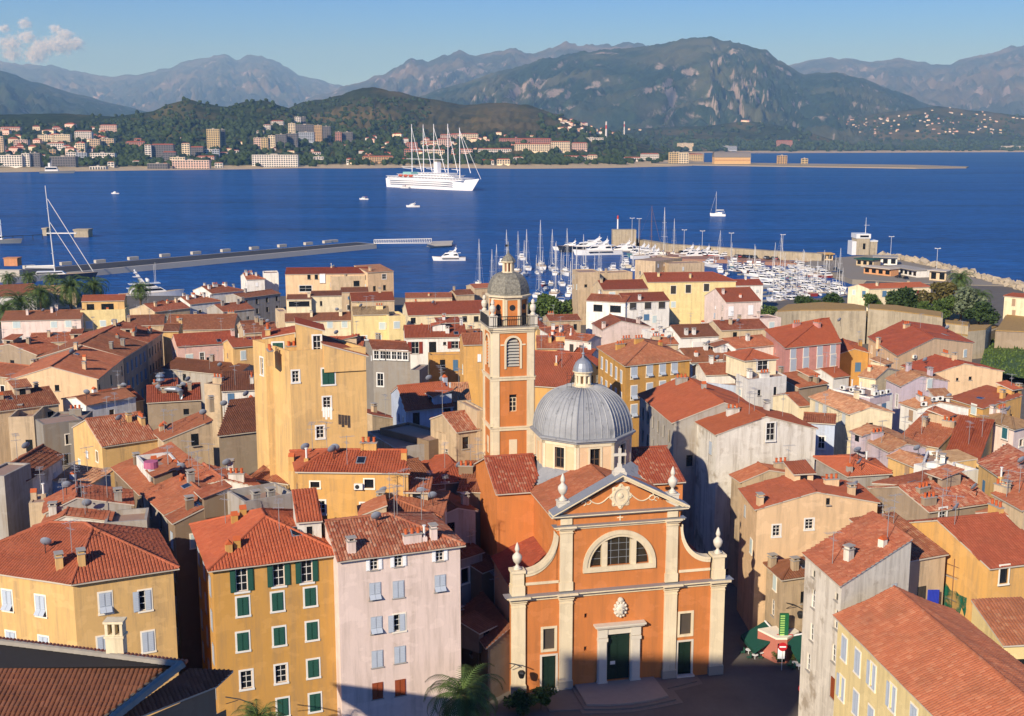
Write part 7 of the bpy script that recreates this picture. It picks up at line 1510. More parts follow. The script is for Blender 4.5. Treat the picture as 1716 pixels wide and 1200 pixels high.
def kiosk(p0, p1, y_, h, wm, rm, label, dep=6, nm='kiosk'):
    a, c = P(p0, 2.2), P(p1, 2.2); d_ = c - a; e_ = tag(empty(nm, (a.x, a.y, 2.2), math.atan2(d_.y, d_.x)), label, nm.replace('_', ' ')); L_ = d_.length
    b = MB(); b.box(0, L_, 0, dep, 0, h); n = max(2, int(L_ / 3))
    for k in range(n): b.box(L_ * (k + .2) / n, L_ * (k + .8) / n, -.03, .1, .6, h - .7, 1)
    b.build('wall', [wm, TINT], e_); b = MB(); b.box(-.5, L_ + .5, -1.6, dep + .5, h, h + .35); b.build('roof', rm, e_)
SW = wall_mat('white'); SB_ = wall_mat('beige')
kiosk(H5(75, 560), H5(172, 560), 0, 3, SB_, plain('awning_yellow', 'c79a52', .8), 'quay kiosk with yellow awning near the harbour office')
kiosk(H5(360, 600), H5(500, 612), 0, 3, SB_, plain('awning_green', '20503f', .8), 'quay restaurant with dark green awnings below the harbour office', 6, 'restaurant')
kiosk(H5(500, 595), H5(690, 600), 0, 3.5, SW, CONC, 'long low white shed with grey roof right of the green awnings', 8, 'quay_shed')
kiosk(H5(640, 660), H5(850, 700), 0, 3, SW, CONC, 'row of white boutiques under a long pale canopy on the quay', 6, 'boutique_row')
kiosk(H5(420, 665), H5(640, 690), 0, 3, plaster('kiosk_peach', 'd79b6a', .3), SLAB, 'peach arcade stalls facing the quay road', 5, 'stall_row')
kiosk(H5(950, 720), H5(1085, 730), 0, 4, SB_, SLAB, 'small flat roofed kiosk beside the white quay house', 5)
# boulders of the breakwater
b = MB(); rr_ = random.Random(5); bl = [H5(560, 545), H5(790, 575), H5(950, 610), H5(1080, 640), H5(1300, 700), H5(1545, 765), H5(1800, 830)]
for a, c in zip(bl, bl[1:]):
    A_, C_ = P(a, 1.5), P(c, 1.5); n = int((C_ - A_).length / 1.5)
    for k in range(n):
        for j in range(4):
            q_ = A_ + (C_ - A_) * rr_.random(); s_ = rr_.uniform(1.3, 2.6); q_ = q_ + Vector((rr_.uniform(-2, 2), rr_.uniform(-2.5, 7), rr_.uniform(-1, 1.8) - .0))
            M = Matrix.Translation(q_) @ Matrix.Rotation(rr_.uniform(0, 6), 4, Vector((rr_.random(), rr_.random(), 1))) @ Matrix.Diagonal((s_, s_ * rr_.uniform(.6, 1), s_ * rr_.uniform(.6, 1), 1)); b.box(-.6, .6, -.6, .6, -.6, .6, 0, M)
tag(b.build('breakwater_rocks', plain('boulder', 'a3957e', .95, var=.35)), kind='stuff')

# parked cars along the mole quay
CARC = [plain('car_' + k, c, .3, .5) for k, c in (('dark', '22252a'), ('silver', 'a5a8aa'), ('white', 'dcdcda'), ('red', '8a2a26'), ('blue', '2c3f5e'))]
WHE = MB()
WHE.lathe([(.1, -.1), (.32, -.1), (.32, .1), (.1, .1)], 10, 0, (0, 0), Matrix.Rotation(R(90), 4, 'X')); WHE = WHE.data('wheel', DARKM)
CB = []
for cm_ in CARC:
    b = MB(); cabin(b, -2.05, 2.05, .85, .8, .3, .85, .05, .1); b.box(-2.0, 2.0, -.8, .8, .25, .32); c_ = MB(); cabin(c_, -1.7, .9, .76, .7, .85, 1.42, .35, .7); CB.append((b.data('body', cm_), c_.data('cabin', TINT)))
cars = [H4(x, y) for x, y in ((878, 590), (905, 592), (932, 592), (960, 595), (985, 596), (1012, 597), (455, 560), (1095, 602), (1115, 604), (640, 575), (1150, 606), (1180, 608))] + [H5(x, y) for x, y in ((190, 640), (215, 655), (235, 668), (700, 705), (760, 715))]
for k, p in enumerate(cars):
    o = tag(empty('parked_car', P(p, 1.95), rb_.uniform(1.2, 1.9)), 'small car parked with others on the quay below the mole wall', 'car', 'cars parked on the quay'); bd, cbn = CB[(k * 3) % 5 if k % 2 else 0]; link('body', bd, o); link('cabin', cbn, o)
    for x in (-1.25, 1.3):
        for y in (-.8, .8): link('wheel', WHE, o, (x, y, .32))
# ------------------------------------------------------------------ the far shore: blocks, villas, woods
from mathutils.bvhtree import BVHTree
def bvh_of(gs):
    v = []; f = []
    for g_ in gs:
        nj = len(g_[0]); b0 = len(v); v += [p for c in g_ for p in c]
        f += [(b0 + i * nj + j, b0 + (i + 1) * nj + j, b0 + (i + 1) * nj + j + 1, b0 + i * nj + j + 1) for i in range(len(g_) - 1) for j in range(nj - 1)]
    return BVHTree.FromPolygons([tuple(p) for p in v], f)
HB = bvh_of([G_A, G_B, G_LOW, G_HILL])
def on_hill(p):
    d = ray(p).normalized(); h = HB.ray_cast(Vector((0, 0, CAM_H)), d, 40000)
    if h[0] is None: return P(p, 2.0) if d.z < -.005 else None
    return h[0]
FA = ZM(0, 170, 4.29); FB = ZM(400, 170, 4.29); FC = ZM(560, 40, 2.86); FD = ZM(1116, 40, 2.86)
FCOL = {'w': 'e2dcd0', 'p': 'dfc0ae', 't': 'd0b794', 'y': 'd0b884', 'o': 'c9a674', 's': 'b58270', 'd': '6d6b6c', 'b': 'a9b3bf', 'c': 'ebdab8'}  # 'd' puts the shade of far flanks into the colour; also grey walls
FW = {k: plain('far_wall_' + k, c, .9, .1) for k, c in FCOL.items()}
FROOF = plain('far_roof', '9c5138', .9); FWIN = plain('far_window', '3b3d42', .5); FFLAT = plain('far_flat_roof', 'a39b90', .9)
def block(p0, p1, c, label, roof='r', fl=4.2, depth=None, rz=0.0, cat='apartment building', grp=None, name='apartment_block'):
    base = on_hill(((p0[0] + p1[0]) / 2, p1[1]))
    if base is None: return
    Y = base.y; a = D((p0[0], p1[1]), Y); c_ = D((p1[0], p1[1]), Y); t = D((p0[0], p0[1]), Y); W = c_.x - a.x; H_ = max(3.0, t.z - base.z); dp = depth or min(16, max(8, W * .5))
    e_ = tag(empty(name, (a.x, Y, base.z - 4), rz), label, cat, grp)
    b = MB(); b.box(0, W, 0, dp, 0, H_ + 4, 1)
    nf = max(1, int(H_ / fl)); nc = max(2, int(W / 5.2)); z0 = 4.0
    b.box(-.05, W + .05, -.25, dp + .05, 0, z0 + .9, 0); fh = H_ / nf
    for k in range(1, nf + 1): b.box(-.06, W + .06, -.26, dp + .06, z0 + fh * k - (1.1 if k < nf else .9), z0 + fh * k + (.35 if k < nf else 0), 0)
    for k in range(nc + 1):
        xx = W * k / nc; b.box(max(-.05, xx - .75), min(W + .05, xx + .75), -.22, .3, 0, z0 + H_, 0)
    for k in range(1, 4):
        yy = dp * k / 3; b.box(-.05, W + .05, yy - dp * .2, yy, 0, z0 + H_, 0)
    b.build('wall', [FW[c], FWIN], e_)
    b = MB(); zt = z0 + H_
    if roof == 'r':
        rh = min(2.6, dp * .16); b.mesh([(-.6, -.6, zt), (W + .6, -.6, zt), (W + .6, dp + .6, zt), (-.6, dp + .6, zt), (min(W / 2, 3), dp / 2, zt + rh), (max(W / 2, W - 3), dp / 2, zt + rh)], [(0, 1, 5, 4), (1, 2, 5), (2, 3, 4, 5), (3, 0, 4)]); b.build('roof', FROOF, e_)
    else: b.box(-.3, W + .3, -.3, dp + .3, zt, zt + .5); b.box(W * .4, W * .55, dp * .3, dp * .7, zt + .5, zt + 2.8); b.build('roof', FFLAT, e_)
    return e_
LF = [  # zoom, x0, y0, x1, y1, colour, roof, label
 (FA, 0, 188, 145, 222, 'p', 'r', 'pinkish block high on the left edge of the far shore'), (FA, 275, 242, 385, 300, 'c', 'f', 'left half of the long pale apartment row on the far left'), (FA, 390, 238, 505, 300, 'c', 'f', 'right half of the long pale apartment row on the far left'),
 (FA, 540, 216, 660, 292, 'w', 'r', 'white and pink block above the pale apartment row'), (FA, 722, 172, 840, 228, 'p', 'r', 'salmon block standing alone on the wooded slope, far left'), (FA, 645, 272, 718, 330, 't', 'f', 'tan block, left one of a pair below the salmon block'), (FA, 720, 268, 820, 328, 't', 'f', 'tan block, right one of a pair below the salmon block'),
 (FA, 100, 276, 200, 322, 'p', 'f', 'low pink block near the left edge of the far shore'), (FA, -20, 252, 32, 402, 't', 'f', 'narrow tan tower cut by the left edge of the photo'), (FA, -40, 388, 160, 468, 'w', 'f', 'long white waterfront building at the left edge'), (FA, 160, 375, 215, 468, 'w', 'f', 'white end tower of the long waterfront building'), (FA, 217, 372, 290, 468, 'd', 'f', 'dark shaded block right of the white end tower'),
 (FA, 340, 302, 460, 346, 'w', 'r', 'white low block above the small orange block'), (FA, 358, 348, 402, 396, 'o', 'f', 'small orange block on the far left shore'), (FA, 545, 302, 612, 362, 'c', 'f', 'cream block below the tan pair'), (FA, 475, 366, 545, 412, 'w', 'f', 'white block next to the blue-grey glass block'), (FA, 546, 370, 626, 430, 'b', 'f', 'blue-grey glassy block on the far left shore'),
 (FA, 650, 372, 825, 432, 'w', 'f', 'white office block with window strips behind the shore road'), (FA, 360, 398, 545, 470, 'd', 'f', 'grey shed like block behind the small harbour ship'), (FA, 258, 436, 305, 470, 'p', 'r', 'small pink house on the left shoreline'), (FA, 645, 468, 760, 494, 'w', 'f', 'low white pavilion on the left shoreline'), (FA, 775, 436, 820, 470, 'w', 'r', 'small white shore house right of the low pavilion'),
 (FA, 905, 292, 1040, 318, 's', 'r', 'low red roofed school on the slope'), (FA, 965, 268, 1015, 292, 's', 'r', 'small red house above the low school'), (FA, 1045, 312, 1090, 420, 'w', 'r', 'white gable end of the dark long block'), (FA, 1091, 312, 1250, 420, 'd', 'r', 'long dark block with red roof on the far shore'), (FA, 1130, 366, 1170, 424, 'c', 'r', 'cream front of the lower dark wing'), (FA, 1171, 366, 1265, 424, 'd', 'r', 'lower dark wing with red roof'),
 (FA, 1310, 302, 1365, 400, 'c', 'r', 'cream front block left of the yellow tower'), (FA, 1366, 330, 1462, 402, 'd', 'r', 'shaded block with red roof left of the yellow tower'), (FA, 1490, 200, 1582, 346, 'y', 'f', 'tall yellow apartment tower with white balconies on the far shore'), (FA, 1583, 202, 1620, 346, 'd', 'f', 'dark shaded flank of the tall yellow tower'), (FA, 1472, 345, 1525, 402, 'w', 'f', 'white front block at the foot of the yellow tower'), (FA, 1526, 345, 1578, 402, 'b', 'f', 'bluish block at the foot of the yellow tower'),
 (FA, 1580, 368, 1636, 402, 'w', 'r', 'white house with pink roof right of the yellow tower'), (FA, 1415, 398, 1540, 425, 'p', 'r', 'low pink hall below the yellow tower'), (FA, 1240, 424, 1505, 488, 'p', 'f', 'long pinkish white colonnaded waterfront hall'), (FA, 1222, 402, 1330, 430, 'c', 'f', 'cream low hall behind the colonnaded hall'), (FA, 1060, 448, 1205, 490, 'd', 'f', 'low grey building on the shore below the dark block'), (FA, 955, 428, 1000, 456, 'w', 'r', 'tiny white house by the shore trees'),
 (FA, 1545, 442, 1600, 480, 'w', 'r', 'little white gabled house right of the colonnaded hall'), (FA, 1655, 352, 1716, 372, 'w', 'r', 'white villa roof on the wooded slope'), (FB, 98, 385, 425, 474, 'w', 'f', 'long white gridded hotel on the beach of the far shore'), (FB, 110, 262, 160, 340, 'p', 'f', 'pink and white block at the left of the hilltop estate'), (FB, 161, 262, 212, 338, 'y', 'f', 'yellow striped block of the hilltop estate'), (FB, 214, 246, 264, 332, 'c', 'f', 'cream stepped block of the hilltop estate'),
 (FB, 266, 238, 345, 326, 'd', 'f', 'dark shaded slab of the hilltop estate, left one'), (FB, 346, 232, 424, 320, 'd', 'f', 'dark shaded slab of the hilltop estate, middle one'), (FB, 358, 158, 408, 246, 'c', 'f', 'cream corner tower of the hilltop estate'), (FB, 404, 112, 446, 168, 'w', 'f', 'white top block crowning the hilltop estate'), (FB, 447, 112, 482, 170, 'd', 'f', 'dark side of the crowning white block'), (FB, 412, 168, 540, 240, 'd', 'f', 'wide dark slab under the crowning white block'), (FB, 428, 222, 540, 290, 'b', 'f', 'pale grey lower slab of the hilltop estate'),
 (FB, 545, 172, 600, 292, 'o', 'f', 'peach fronted tower of the hilltop estate'), (FB, 601, 180, 662, 290, 'd', 'f', 'dark flank beside the peach fronted tower'), (FB, 695, 220, 740, 296, 's', 'f', 'salmon fronted block right of the hilltop estate'), (FB, 741, 222, 820, 294, 'd', 'f', 'dark flank beside the salmon fronted block'), (FB, 180, 168, 228, 212, 'w', 'r', 'white stepped houses left of the hilltop estate, upper'), (FB, 232, 142, 320, 178, 'w', 'r', 'white terrace with red roofs above the hilltop estate'), (FB, 130, 212, 182, 248, 'w', 'r', 'white stepped houses left of the hilltop estate, lower'),
 (FB, 530, 366, 590, 408, 'w', 'r', 'white villa with flat storeys right of the gridded hotel'), (FB, 540, 398, 610, 446, 'w', 'f', 'white lower villa right of the gridded hotel'), (FB, 775, 416, 840, 446, 'w', 'r', 'white shore villa between pines'), (FB, 890, 398, 1110, 440, 'o', 'r', 'long low yellow building with orange roof left of the ship'), (FB, 1200, 300, 1285, 346, 's', 'r', 'red and white block behind the ship stern'), (FB, 1190, 346, 1290, 402, 's', 'r', 'lower red block behind the ship stern'),
 (FB, 1310, 288, 1428, 330, 'c', 'r', 'cream arcaded block behind the ship masts, left'), (FB, 1430, 272, 1516, 336, 'p', 'r', 'pink arcaded block behind the ship masts, right'), (FB, 1450, 240, 1570, 270, 'p', 'r', 'pink roofed villas above the arcaded blocks'), (FB, 1330, 350, 1480, 385, 'c', 'r', 'cream villas between the ship masts'), (FB, 1530, 345, 1680, 385, 'p', 'r', 'pink villas right of the ship masts'),
 (FC, 560, 528, 690, 560, 'c', 'r', 'cream villas high behind the ship'), (FC, 690, 600, 850, 630, 'w', 'r', 'row of white and pink villas right of the ship'), (FC, 790, 552, 1040, 576, 's', 'r', 'long red roofed block on the slope right of the ship'), (FC, 865, 577, 1035, 612, 'c', 'r', 'large cream block with balconies right of the ship'), (FC, 1040, 566, 1130, 612, 'c', 'r', 'cream block with arches right of the large one'), (FC, 1140, 572, 1212, 606, 'p', 'r', 'pink villa cluster right of the arched cream block'),
 (FC, 780, 650, 842, 672, 'c', 'r', 'cream shore villa below the large block'), (FC, 860, 640, 906, 656, 'w', 'r', 'small white shore villa'), (FC, 1080, 636, 1212, 650, 'w', 'r', 'long low white shore building'), (FC, 1215, 630, 1260, 656, 'c', 'r', 'cream villa with round roof by the shore'), (FC, 690, 655, 766, 672, 'w', 'r', 'low white house at the water right of the ship'), (FC, 1390, 642, 1470, 656, 'w', 'r', 'low white shore house near the naval base'), (FC, 1470, 624, 1556, 656, 'w', 'r', 'white block with red roof near the naval base'),
 (FC, 1605, 616, 1650, 672, 'y', 'f', 'yellow front building of the naval base'), (FC, 1651, 620, 1698, 672, 'c', 'f', 'cream building of the naval base'), (FC, 1645, 572, 1716, 606, 'c', 'f', 'cream block on the rise behind the naval base'), (FC, 1185, 546, 1290, 566, 'w', 'f', 'long white shed below the striped chimneys'), (FC, 1330, 482, 1480, 505, 'p', 'r', 'pink housing beside the striped chimneys'),
 (FD, 15, 617, 105, 660, 'y', 'f', 'yellow barracks on the naval mole'), (FD, 106, 626, 176, 655, 'y', 'r', 'low yellow barracks next to the hangar'), (FD, 535, 632, 580, 672, 'o', 'f', 'small orange and white control house on the mole'), (FD, 650, 646, 680, 672, 'y', 'f', 'square yellow hut on the mole'), (FD, 530, 560, 606, 592, 's', 'r', 'red roofed villa among the pines behind the mole'), (FD, 250, 586, 340, 606, 'b', 'f', 'pale green roofed hall behind the hangar'), (FD, 1610, 586, 1720, 601, 'w', 'f', 'white airport hall behind the right beach'), (FD, 55, 572, 132, 602, 'c', 'f', 'cream block behind the yellow barracks')]
MOLE_Z = {}
for z_, x0, y0, x1, y1, c, rf, lb in LF: block(z_(x0, y0), z_(x1, y1), c, lb, rf, name='apartment_block' if (y1 - y0) / (4.29 if z_ in (FA, FB) else 2.86) > 9 else 'shore_house', cat='building')
# naval mole and hangar
b = MB(); a, c, d_, e_ = P(FD(-60, 672), 2), P(FD(690, 680), 2), P(FD(1440, 688), 2), P(FD(1450, 684), 2)
slabp(b, [a, P(FD(690, 683), 2), P(FD(1200, 690), 2), d_, e_, P(FD(1200, 676), 2), P(FD(690, 670), 2), P(FD(-60, 660), 2)], -2, 2.2); tag(b.build('naval_mole', plain('mole_rock', '94886f', .95, var=.3)), kind='structure')
pa = P(FD(232, 672), 2.2); pc = P(FD(405, 672), 2.2); W = pc.x - pa.x; hg = tag(empty('hangar', (pa.x, pa.y, 2.2)), 'large seaplane hangar with curved grey roof on the naval mole', 'hangar'); Hh = D(FD(232, 640), pa.y).z - 2.2; Ht = D(FD(232, 613), pa.y).z - 2.2
b = MB(); b.box(0, W, 0, 34, 0, Hh); b.box(0, W, -.2, 0, Hh * .55, Hh * .62, 1); b.build('wall', [FW['o'], FROOF], hg)
b = MB(); pr = [(34 * k / 8 - 1, Hh + (Ht - Hh) * math.sin(math.pi * k / 8) ** .8) for k in range(9)]
for (ya, za), (yb, zb) in zip(pr, pr[1:]): b.face([(-1, ya, za), (W + 1, ya, za), (W + 1, yb + (2 if yb > 33 else 0), zb), (-1, yb + (2 if yb > 33 else 0), zb)])
b.mesh([(W, y + 1 if y < 0 else y, z) for y, z in pr], [tuple(range(9))]); b.build('roof', plain('hangar_roof', '77726c', .7), hg)
b = MB(); b.box(W - .1, W + .1, 2, 32, 0, Hh * 1.1); b.build('door', FW['d'], hg)
for p, hgt, lb in ((FC(1303, 556), 468, 'red and white striped chimney on the far slope, left one'), (FC(1390, 530), 468, 'red and white striped chimney on the far slope, right one')):
    o = on_hill(p); t_ = D(FC(0, hgt), o.y).z - o.z; b = MB()
    for k in range(5): b.lathe([(4 - .3 * k, t_ * k / 5), (4 - .3 * k - .3, t_ * (k + 1) / 5)], 10, k % 2 if k > 1 else 0)
    ob_ = b.build('chimney_stack', [GEL, REDB], None, (o.x, o.y, o.z)); tag(ob_, lb, 'chimney')
lo = P(FA(415, 517), 0); fs = tag(empty('patrol_ship', lo, R(5)), 'small white and grey patrol ship at the far left shore', 'ship'); b = MB(); hull(b, 64, 9, 4); b.build('hull', [plain('grey_hull', '6a6f72', .5), DECK], fs); b = MB(); cabin(b, -22, 2, 3.6, 3, 4, 12, 1, 3, 0, 1); b.build('bridge', [GEL, TINT], fs); b = MB(); b.box(-16, -12, -2, 2, 12, 19); b.tube([(-10, 0, 12), (-10, 0, 24)], .4, 5); b.build('mast', [GEL], fs)
# villas scattered over the slopes (single small meshes)
def villa_mesh(wc, k):
    b = MB(); L_, W_, H_ = [(11, 8, 4.2), (15, 9, 5.5), (9, 8, 6.4)][k]; b.box(-L_ / 2, L_ / 2, -W_ / 2, W_ / 2, -3, H_)
    b.mesh([(-L_ / 2 - .5, -W_ / 2 - .5, H_), (L_ / 2 + .5, -W_ / 2 - .5, H_), (L_ / 2 + .5, W_ / 2 + .5, H_), (-L_ / 2 - .5, W_ / 2 + .5, H_), (-L_ / 4, 0, H_ + 2), (L_ / 4, 0, H_ + 2)], [(0, 1, 5, 4), (1, 2, 5), (2, 3, 4, 5), (3, 0, 4)], 1)
    for x in (-L_ * .3, 0, L_ * .28): b.box(x - .6, x + .6, -W_ / 2 - .04, -W_ / 2 + .1, 1, 2.6, 2)
    return b.data('villa', [FW[wc], FROOF, FWIN])
VM = [villa_mesh(c, k) for c in ('w', 'c', 'p') for k in range(3)]
rv = random.Random(3)
def villas(n, zf, x0, x1, y0, y1, label, grp, edge=None, sc=1.0):
    k = 0; tries = 0
    while k < n and tries < n * 8:
        tries += 1; x, y = rv.uniform(x0, x1), rv.uniform(y0, y1)
        if edge and not edge(x, y): continue
        o = on_hill(zf(x, y))
        if o is None or o.z < 3: continue
        ob_ = link('villa', rv.choice(VM), None, (o.x, o.y, o.z), rv.uniform(-.5, .5)); ob_.scale = (sc * rv.uniform(.8, 1.5), sc, sc * rv.uniform(.8, 1.2)); tag(ob_, label, 'villa', grp); k += 1
villas(95, FD, 900, 1716, 388, 530, 'small white villa scattered over the hillside on the far right', 'villas on the right hillside', lambda x, y: y > 470 - (x - 900) * .2 and y > 385 + abs(x - 1400) * .12, 1.0)
villas(26, FD, 580, 900, 432, 492, 'small white villa on the low slope left of the right hillside', 'villas on the low slope', None, 1.2)
villas(22, FD, 320, 480, 400, 470, 'small white villa under the foot of the green mountain', 'villas under the mountain', None, 1.3)
villas(34, FC, 1075, 1480, 462, 528, 'pale villa clustered around the striped chimneys', 'villas by the striped chimneys', None, 1.2)
villas(26, FC, 470, 1000, 525, 665, 'pale villa among the trees behind the cruise ship', 'villas behind the cruise ship', None, .9)
villas(22, FB, 0, 1150, 290, 460, 'small white villa among the trees of the middle shore', 'villas of the middle shore', None, .85)
villas(34, FA, 0, 760, 190, 400, 'pale house on the crowded left end of the far shore', 'houses at the left end of the far shore', None, 1.7)
villas(30, FB, 880, 1716, 240, 450, 'pale villa between the blocks behind the cruise ship stern', 'villas near the ship stern', None, 1.4)
villas(24, FA, 0, 1716, 250, 470, 'small white villa among the trees of the left shore', 'villas of the left shore', None, .85)
villas(14, FD, 350, 900, 560, 602, 'low pale house behind the right beach', 'houses behind the right beach', None, 1.0)
# woods of the far shore: one mass of crowns
b = MB(); rw = random.Random(9); PHI = (1 + 5 ** .5) / 2
ico = [(-1, PHI, 0), (1, PHI, 0), (-1, -PHI, 0), (1, -PHI, 0), (0, -1, PHI), (0, 1, PHI), (0, -1, -PHI), (0, 1, -PHI), (PHI, 0, -1), (PHI, 0, 1), (-PHI, 0, -1), (-PHI, 0, 1)]
icf = [(0, 11, 5), (0, 5, 1), (0, 1, 7), (0, 7, 10), (0, 10, 11), (1, 5, 9), (5, 11, 4), (11, 10, 2), (10, 7, 6), (7, 1, 8), (3, 9, 4), (3, 4, 2), (3, 2, 6), (3, 6, 8), (3, 8, 9), (4, 9, 5), (2, 4, 11), (6, 2, 10), (8, 6, 7), (9, 8, 1)]
def wood(n, x0, x1, y0, y1, s0, s1):
    for _ in range(n):
        p = (rw.uniform(x0, x1), rw.uniform(y0, y1)); o = on_hill(p)
        if o is None or o.z < 1.5: continue
        s_ = rw.uniform(s0, s1) / 1.9; hz_ = rw.uniform(.7, 1.25)
        b.mesh([(o.x + x * s_ * rw.uniform(.7, 1.2), o.y + y * s_ * rw.uniform(.7, 1.2), o.z + s_ * .9 + z * s_ * hz_ * rw.uniform(.75, 1.15)) for x, y, z in ico], icf)
wood(1150, 0, 700, 205, 277, 5, 11); wood(500, 0, 560, 262, 279, 5, 9); wood(650, 560, 1130, 225, 274, 5, 11); wood(350, 640, 1130, 262, 276, 6, 11); wood(700, 1130, 1716, 238, 254, 9, 18); wood(900, 150, 720, 165, 235, 5, 9); wood(500, 900, 1716, 195, 245, 9, 16)
q = NB('wood_foliage', .95, .05); q.col(q.mix(q.ramp(q.noise(.05, 4, .7), [(.35, 0.0), (.65, 1.0)]), hexlin('232f19'), hexlin('41502a')))
tag(b.build('woodland', q.mat), kind='stuff')
# ------------------------------------------------------------------ trees, palms, ramparts
def leaf_mat(name, a, c):
    q = NB(name, .7, .2); q.col(q.mix(q.ramp(q.noise(1.3, 3, .6), [(.35, 0.0), (.65, 1.0)]), hexlin(a), hexlin(c))); return q.mat
LEAF = {'dark': leaf_mat('leaf_dark', '24331a', '43552a'), 'mid': leaf_mat('leaf_mid', '34461f', '5b6d33'), 'grey': leaf_mat('leaf_grey', '46513a', '747c5c'), 'palm': leaf_mat('palm_frond', '30431f', '5d6f38'), 'olive': leaf_mat('leaf_russet', '473f22', '6b6233')}
BARK = plain('bark', '5a4a3a', .95); 
def crown_mesh(seed, lobes, n, sz):
    r_ = random.Random(seed); b = MB()
    for _ in range(n):
        cx, cy, cz, rad, fl = r_.choice(lobes); u = r_.uniform(-1, 1); a = r_.uniform(0, 6.283); k = rad * (r_.random() ** .33)
        s_ = math.sqrt(1 - u * u); c = Vector((cx + k * s_ * math.cos(a), cy + k * s_ * math.sin(a), cz + k * u * fl))
        d1 = Vector((r_.gauss(0, 1), r_.gauss(0, 1), r_.gauss(0, .6))).normalized(); d2 = d1.cross(Vector((r_.gauss(0, 1), r_.gauss(0, 1), r_.gauss(0, 1)))).normalized(); w_ = sz * r_.uniform(.6, 1.3)
        b.face([c - d1 * w_ - d2 * w_ * .5, c + d1 * w_ * .2 - d2 * w_ * .7, c + d1 * w_, c + d1 * w_ * .1 + d2 * w_ * .6])
    return b
def tree(loc, H_, W, mat, label, seed, n=2600, grp=None, name='tree', cat='tree'):
    r_ = random.Random(seed); o = tag(empty(name, loc), label, cat, grp); b = MB()
    b.tube([(0, 0, -1), (.1, 0, H_ * .3), (.2, .1, H_ * .6)], .035 * H_, 7, 0, .018 * H_); lob = []
    for k in range(11):
        a = r_.uniform(0, 6.28); d_ = r_.uniform(.1, .36) * W; z = H_ * r_.uniform(.36, .86); lob.append((d_ * math.cos(a), d_ * math.sin(a), z, W * r_.uniform(.15, .25), .8)); b.tube([(.1, 0, H_ * .3), (d_ * .5 * math.cos(a), d_ * .5 * math.sin(a), z * .8), lob[-1][:3]], .012 * H_, 5, 0, .004 * H_)
    b.build('trunk', BARK, o); crown_mesh(seed, lob, n, .045 * W).build('crown', LEAF[mat], o); return o
def palm_parts(seed, nf=46, fl=3.6):
    r_ = random.Random(seed); b = MB()
    for k in range(nf):
        a = k * 2.39996 + r_.uniform(-.2, .2); el = 1.35 - 1.9 * (k / nf) + r_.uniform(-.1, .1); L = fl * r_.uniform(.85, 1.1); pts = []; p = Vector((0, 0, 0)); e_ = el
        for j in range(9):
            pts.append(p.copy()); p = p + Vector((math.cos(a) * math.cos(e_), math.sin(a) * math.cos(e_), math.sin(e_))) * L / 8; e_ -= .2 + .05 * j * (1.1 - el * .3)
        b.tube(pts, .035, 4, 0, .01)
        for j in range(1, 9):
            for h in (0, .33, .66):
                q0 = pts[j - 1].lerp(pts[j], h); t = (pts[j] - pts[j - 1]).normalized(); sd = t.cross(Vector((0, 0, 1))).normalized(); ll = fl * .17 * math.sin(math.pi * min(1, (j + h) / 9.6) ** .7) + .05
                for s in (-1, 1):
                    tip = q0 + sd * s * ll + t * ll * .65 - Vector((0, 0, ll * .35)); b.face([q0 - t * .04, q0 + t * .05, tip])
    c = MB(); c.lathe([(.2, -.5), (.36, -.25), (.4, .1), (.2, .4)], 9)
    return b, c
PB = []
for s_ in (1, 2):
    b, c = palm_parts(s_); PB.append((b.data('crown', LEAF['palm']), c.data('crown_shaft', BARK)))
def palm(loc, H_, sc, label, k=0, grp=None, rz=0.0):
    o = tag(empty('palm_tree', loc, rz), label, 'palm tree', grp); b = MB(); n = 8
    prof = []
    for j in range(int(H_ / .35)): prof += [(.3 * sc ** .5, j * .35), (.25 * sc ** .5, j * .35 + .3)]
    b.lathe(prof + [(.3, H_)], 9); b.build('trunk', BARK, o)
    c_ = link('crown', PB[k][0], o, (0, 0, H_), rz); c_.scale = (sc,) * 3; c_ = link('crown_base', PB[k][1], o, (0, 0, H_)); c_.scale = (sc,) * 3
    return o
def palm_at(p, z, Hground, sc, label, **k):
    c = P(p, z); return palm((c.x, c.y, Hground), z - Hground, sc, label, **k)
pl = 'tall dark palm of the waterfront row at the upper left'
for p, z, sc, k in ((R1(105, 215), 12, 2.3, 0), (R1(212, 165), 12, 2.0, 1), (R1(370, 135), 13, 2.5, 0), (R1(495, 125), 12, 2.0, 1), (R1(740, 140), 12, 1.6, 0), (R1(20, 255), 11, 2.0, 1)): palm_at(p, z, 2, sc, pl, k=k, grp='palms along the left waterfront', rz=z + sc)
for p in (R1(45, 82), R1(152, 78), R1(268, 88)): palm_at(p, 9, 2, 1.4, 'short palm on the quay behind the row of taller palms', k=1, grp='short quay palms')
palm_at((776, 1168), 14, 7.6, 1.3, 'big palm in front of the pink house and the church corner', k=0, rz=.4)
palm_at((432, 1212), 15, 7.6, .9, 'palm top showing at the bottom edge under the ochre house', k=1, rz=1.1)
tree(P((866, 1196), 7.8), 2.2, 3.0, 'dark', 'dark rounded bush beside the left church door', 31, 1800, None, 'bush', 'bush')
tree(P((905, 1192), 7.8), 2.6, 3.0, 'mid', 'green bush by the steps at the bottom edge', 32, 1500, None, 'bush', 'bush')
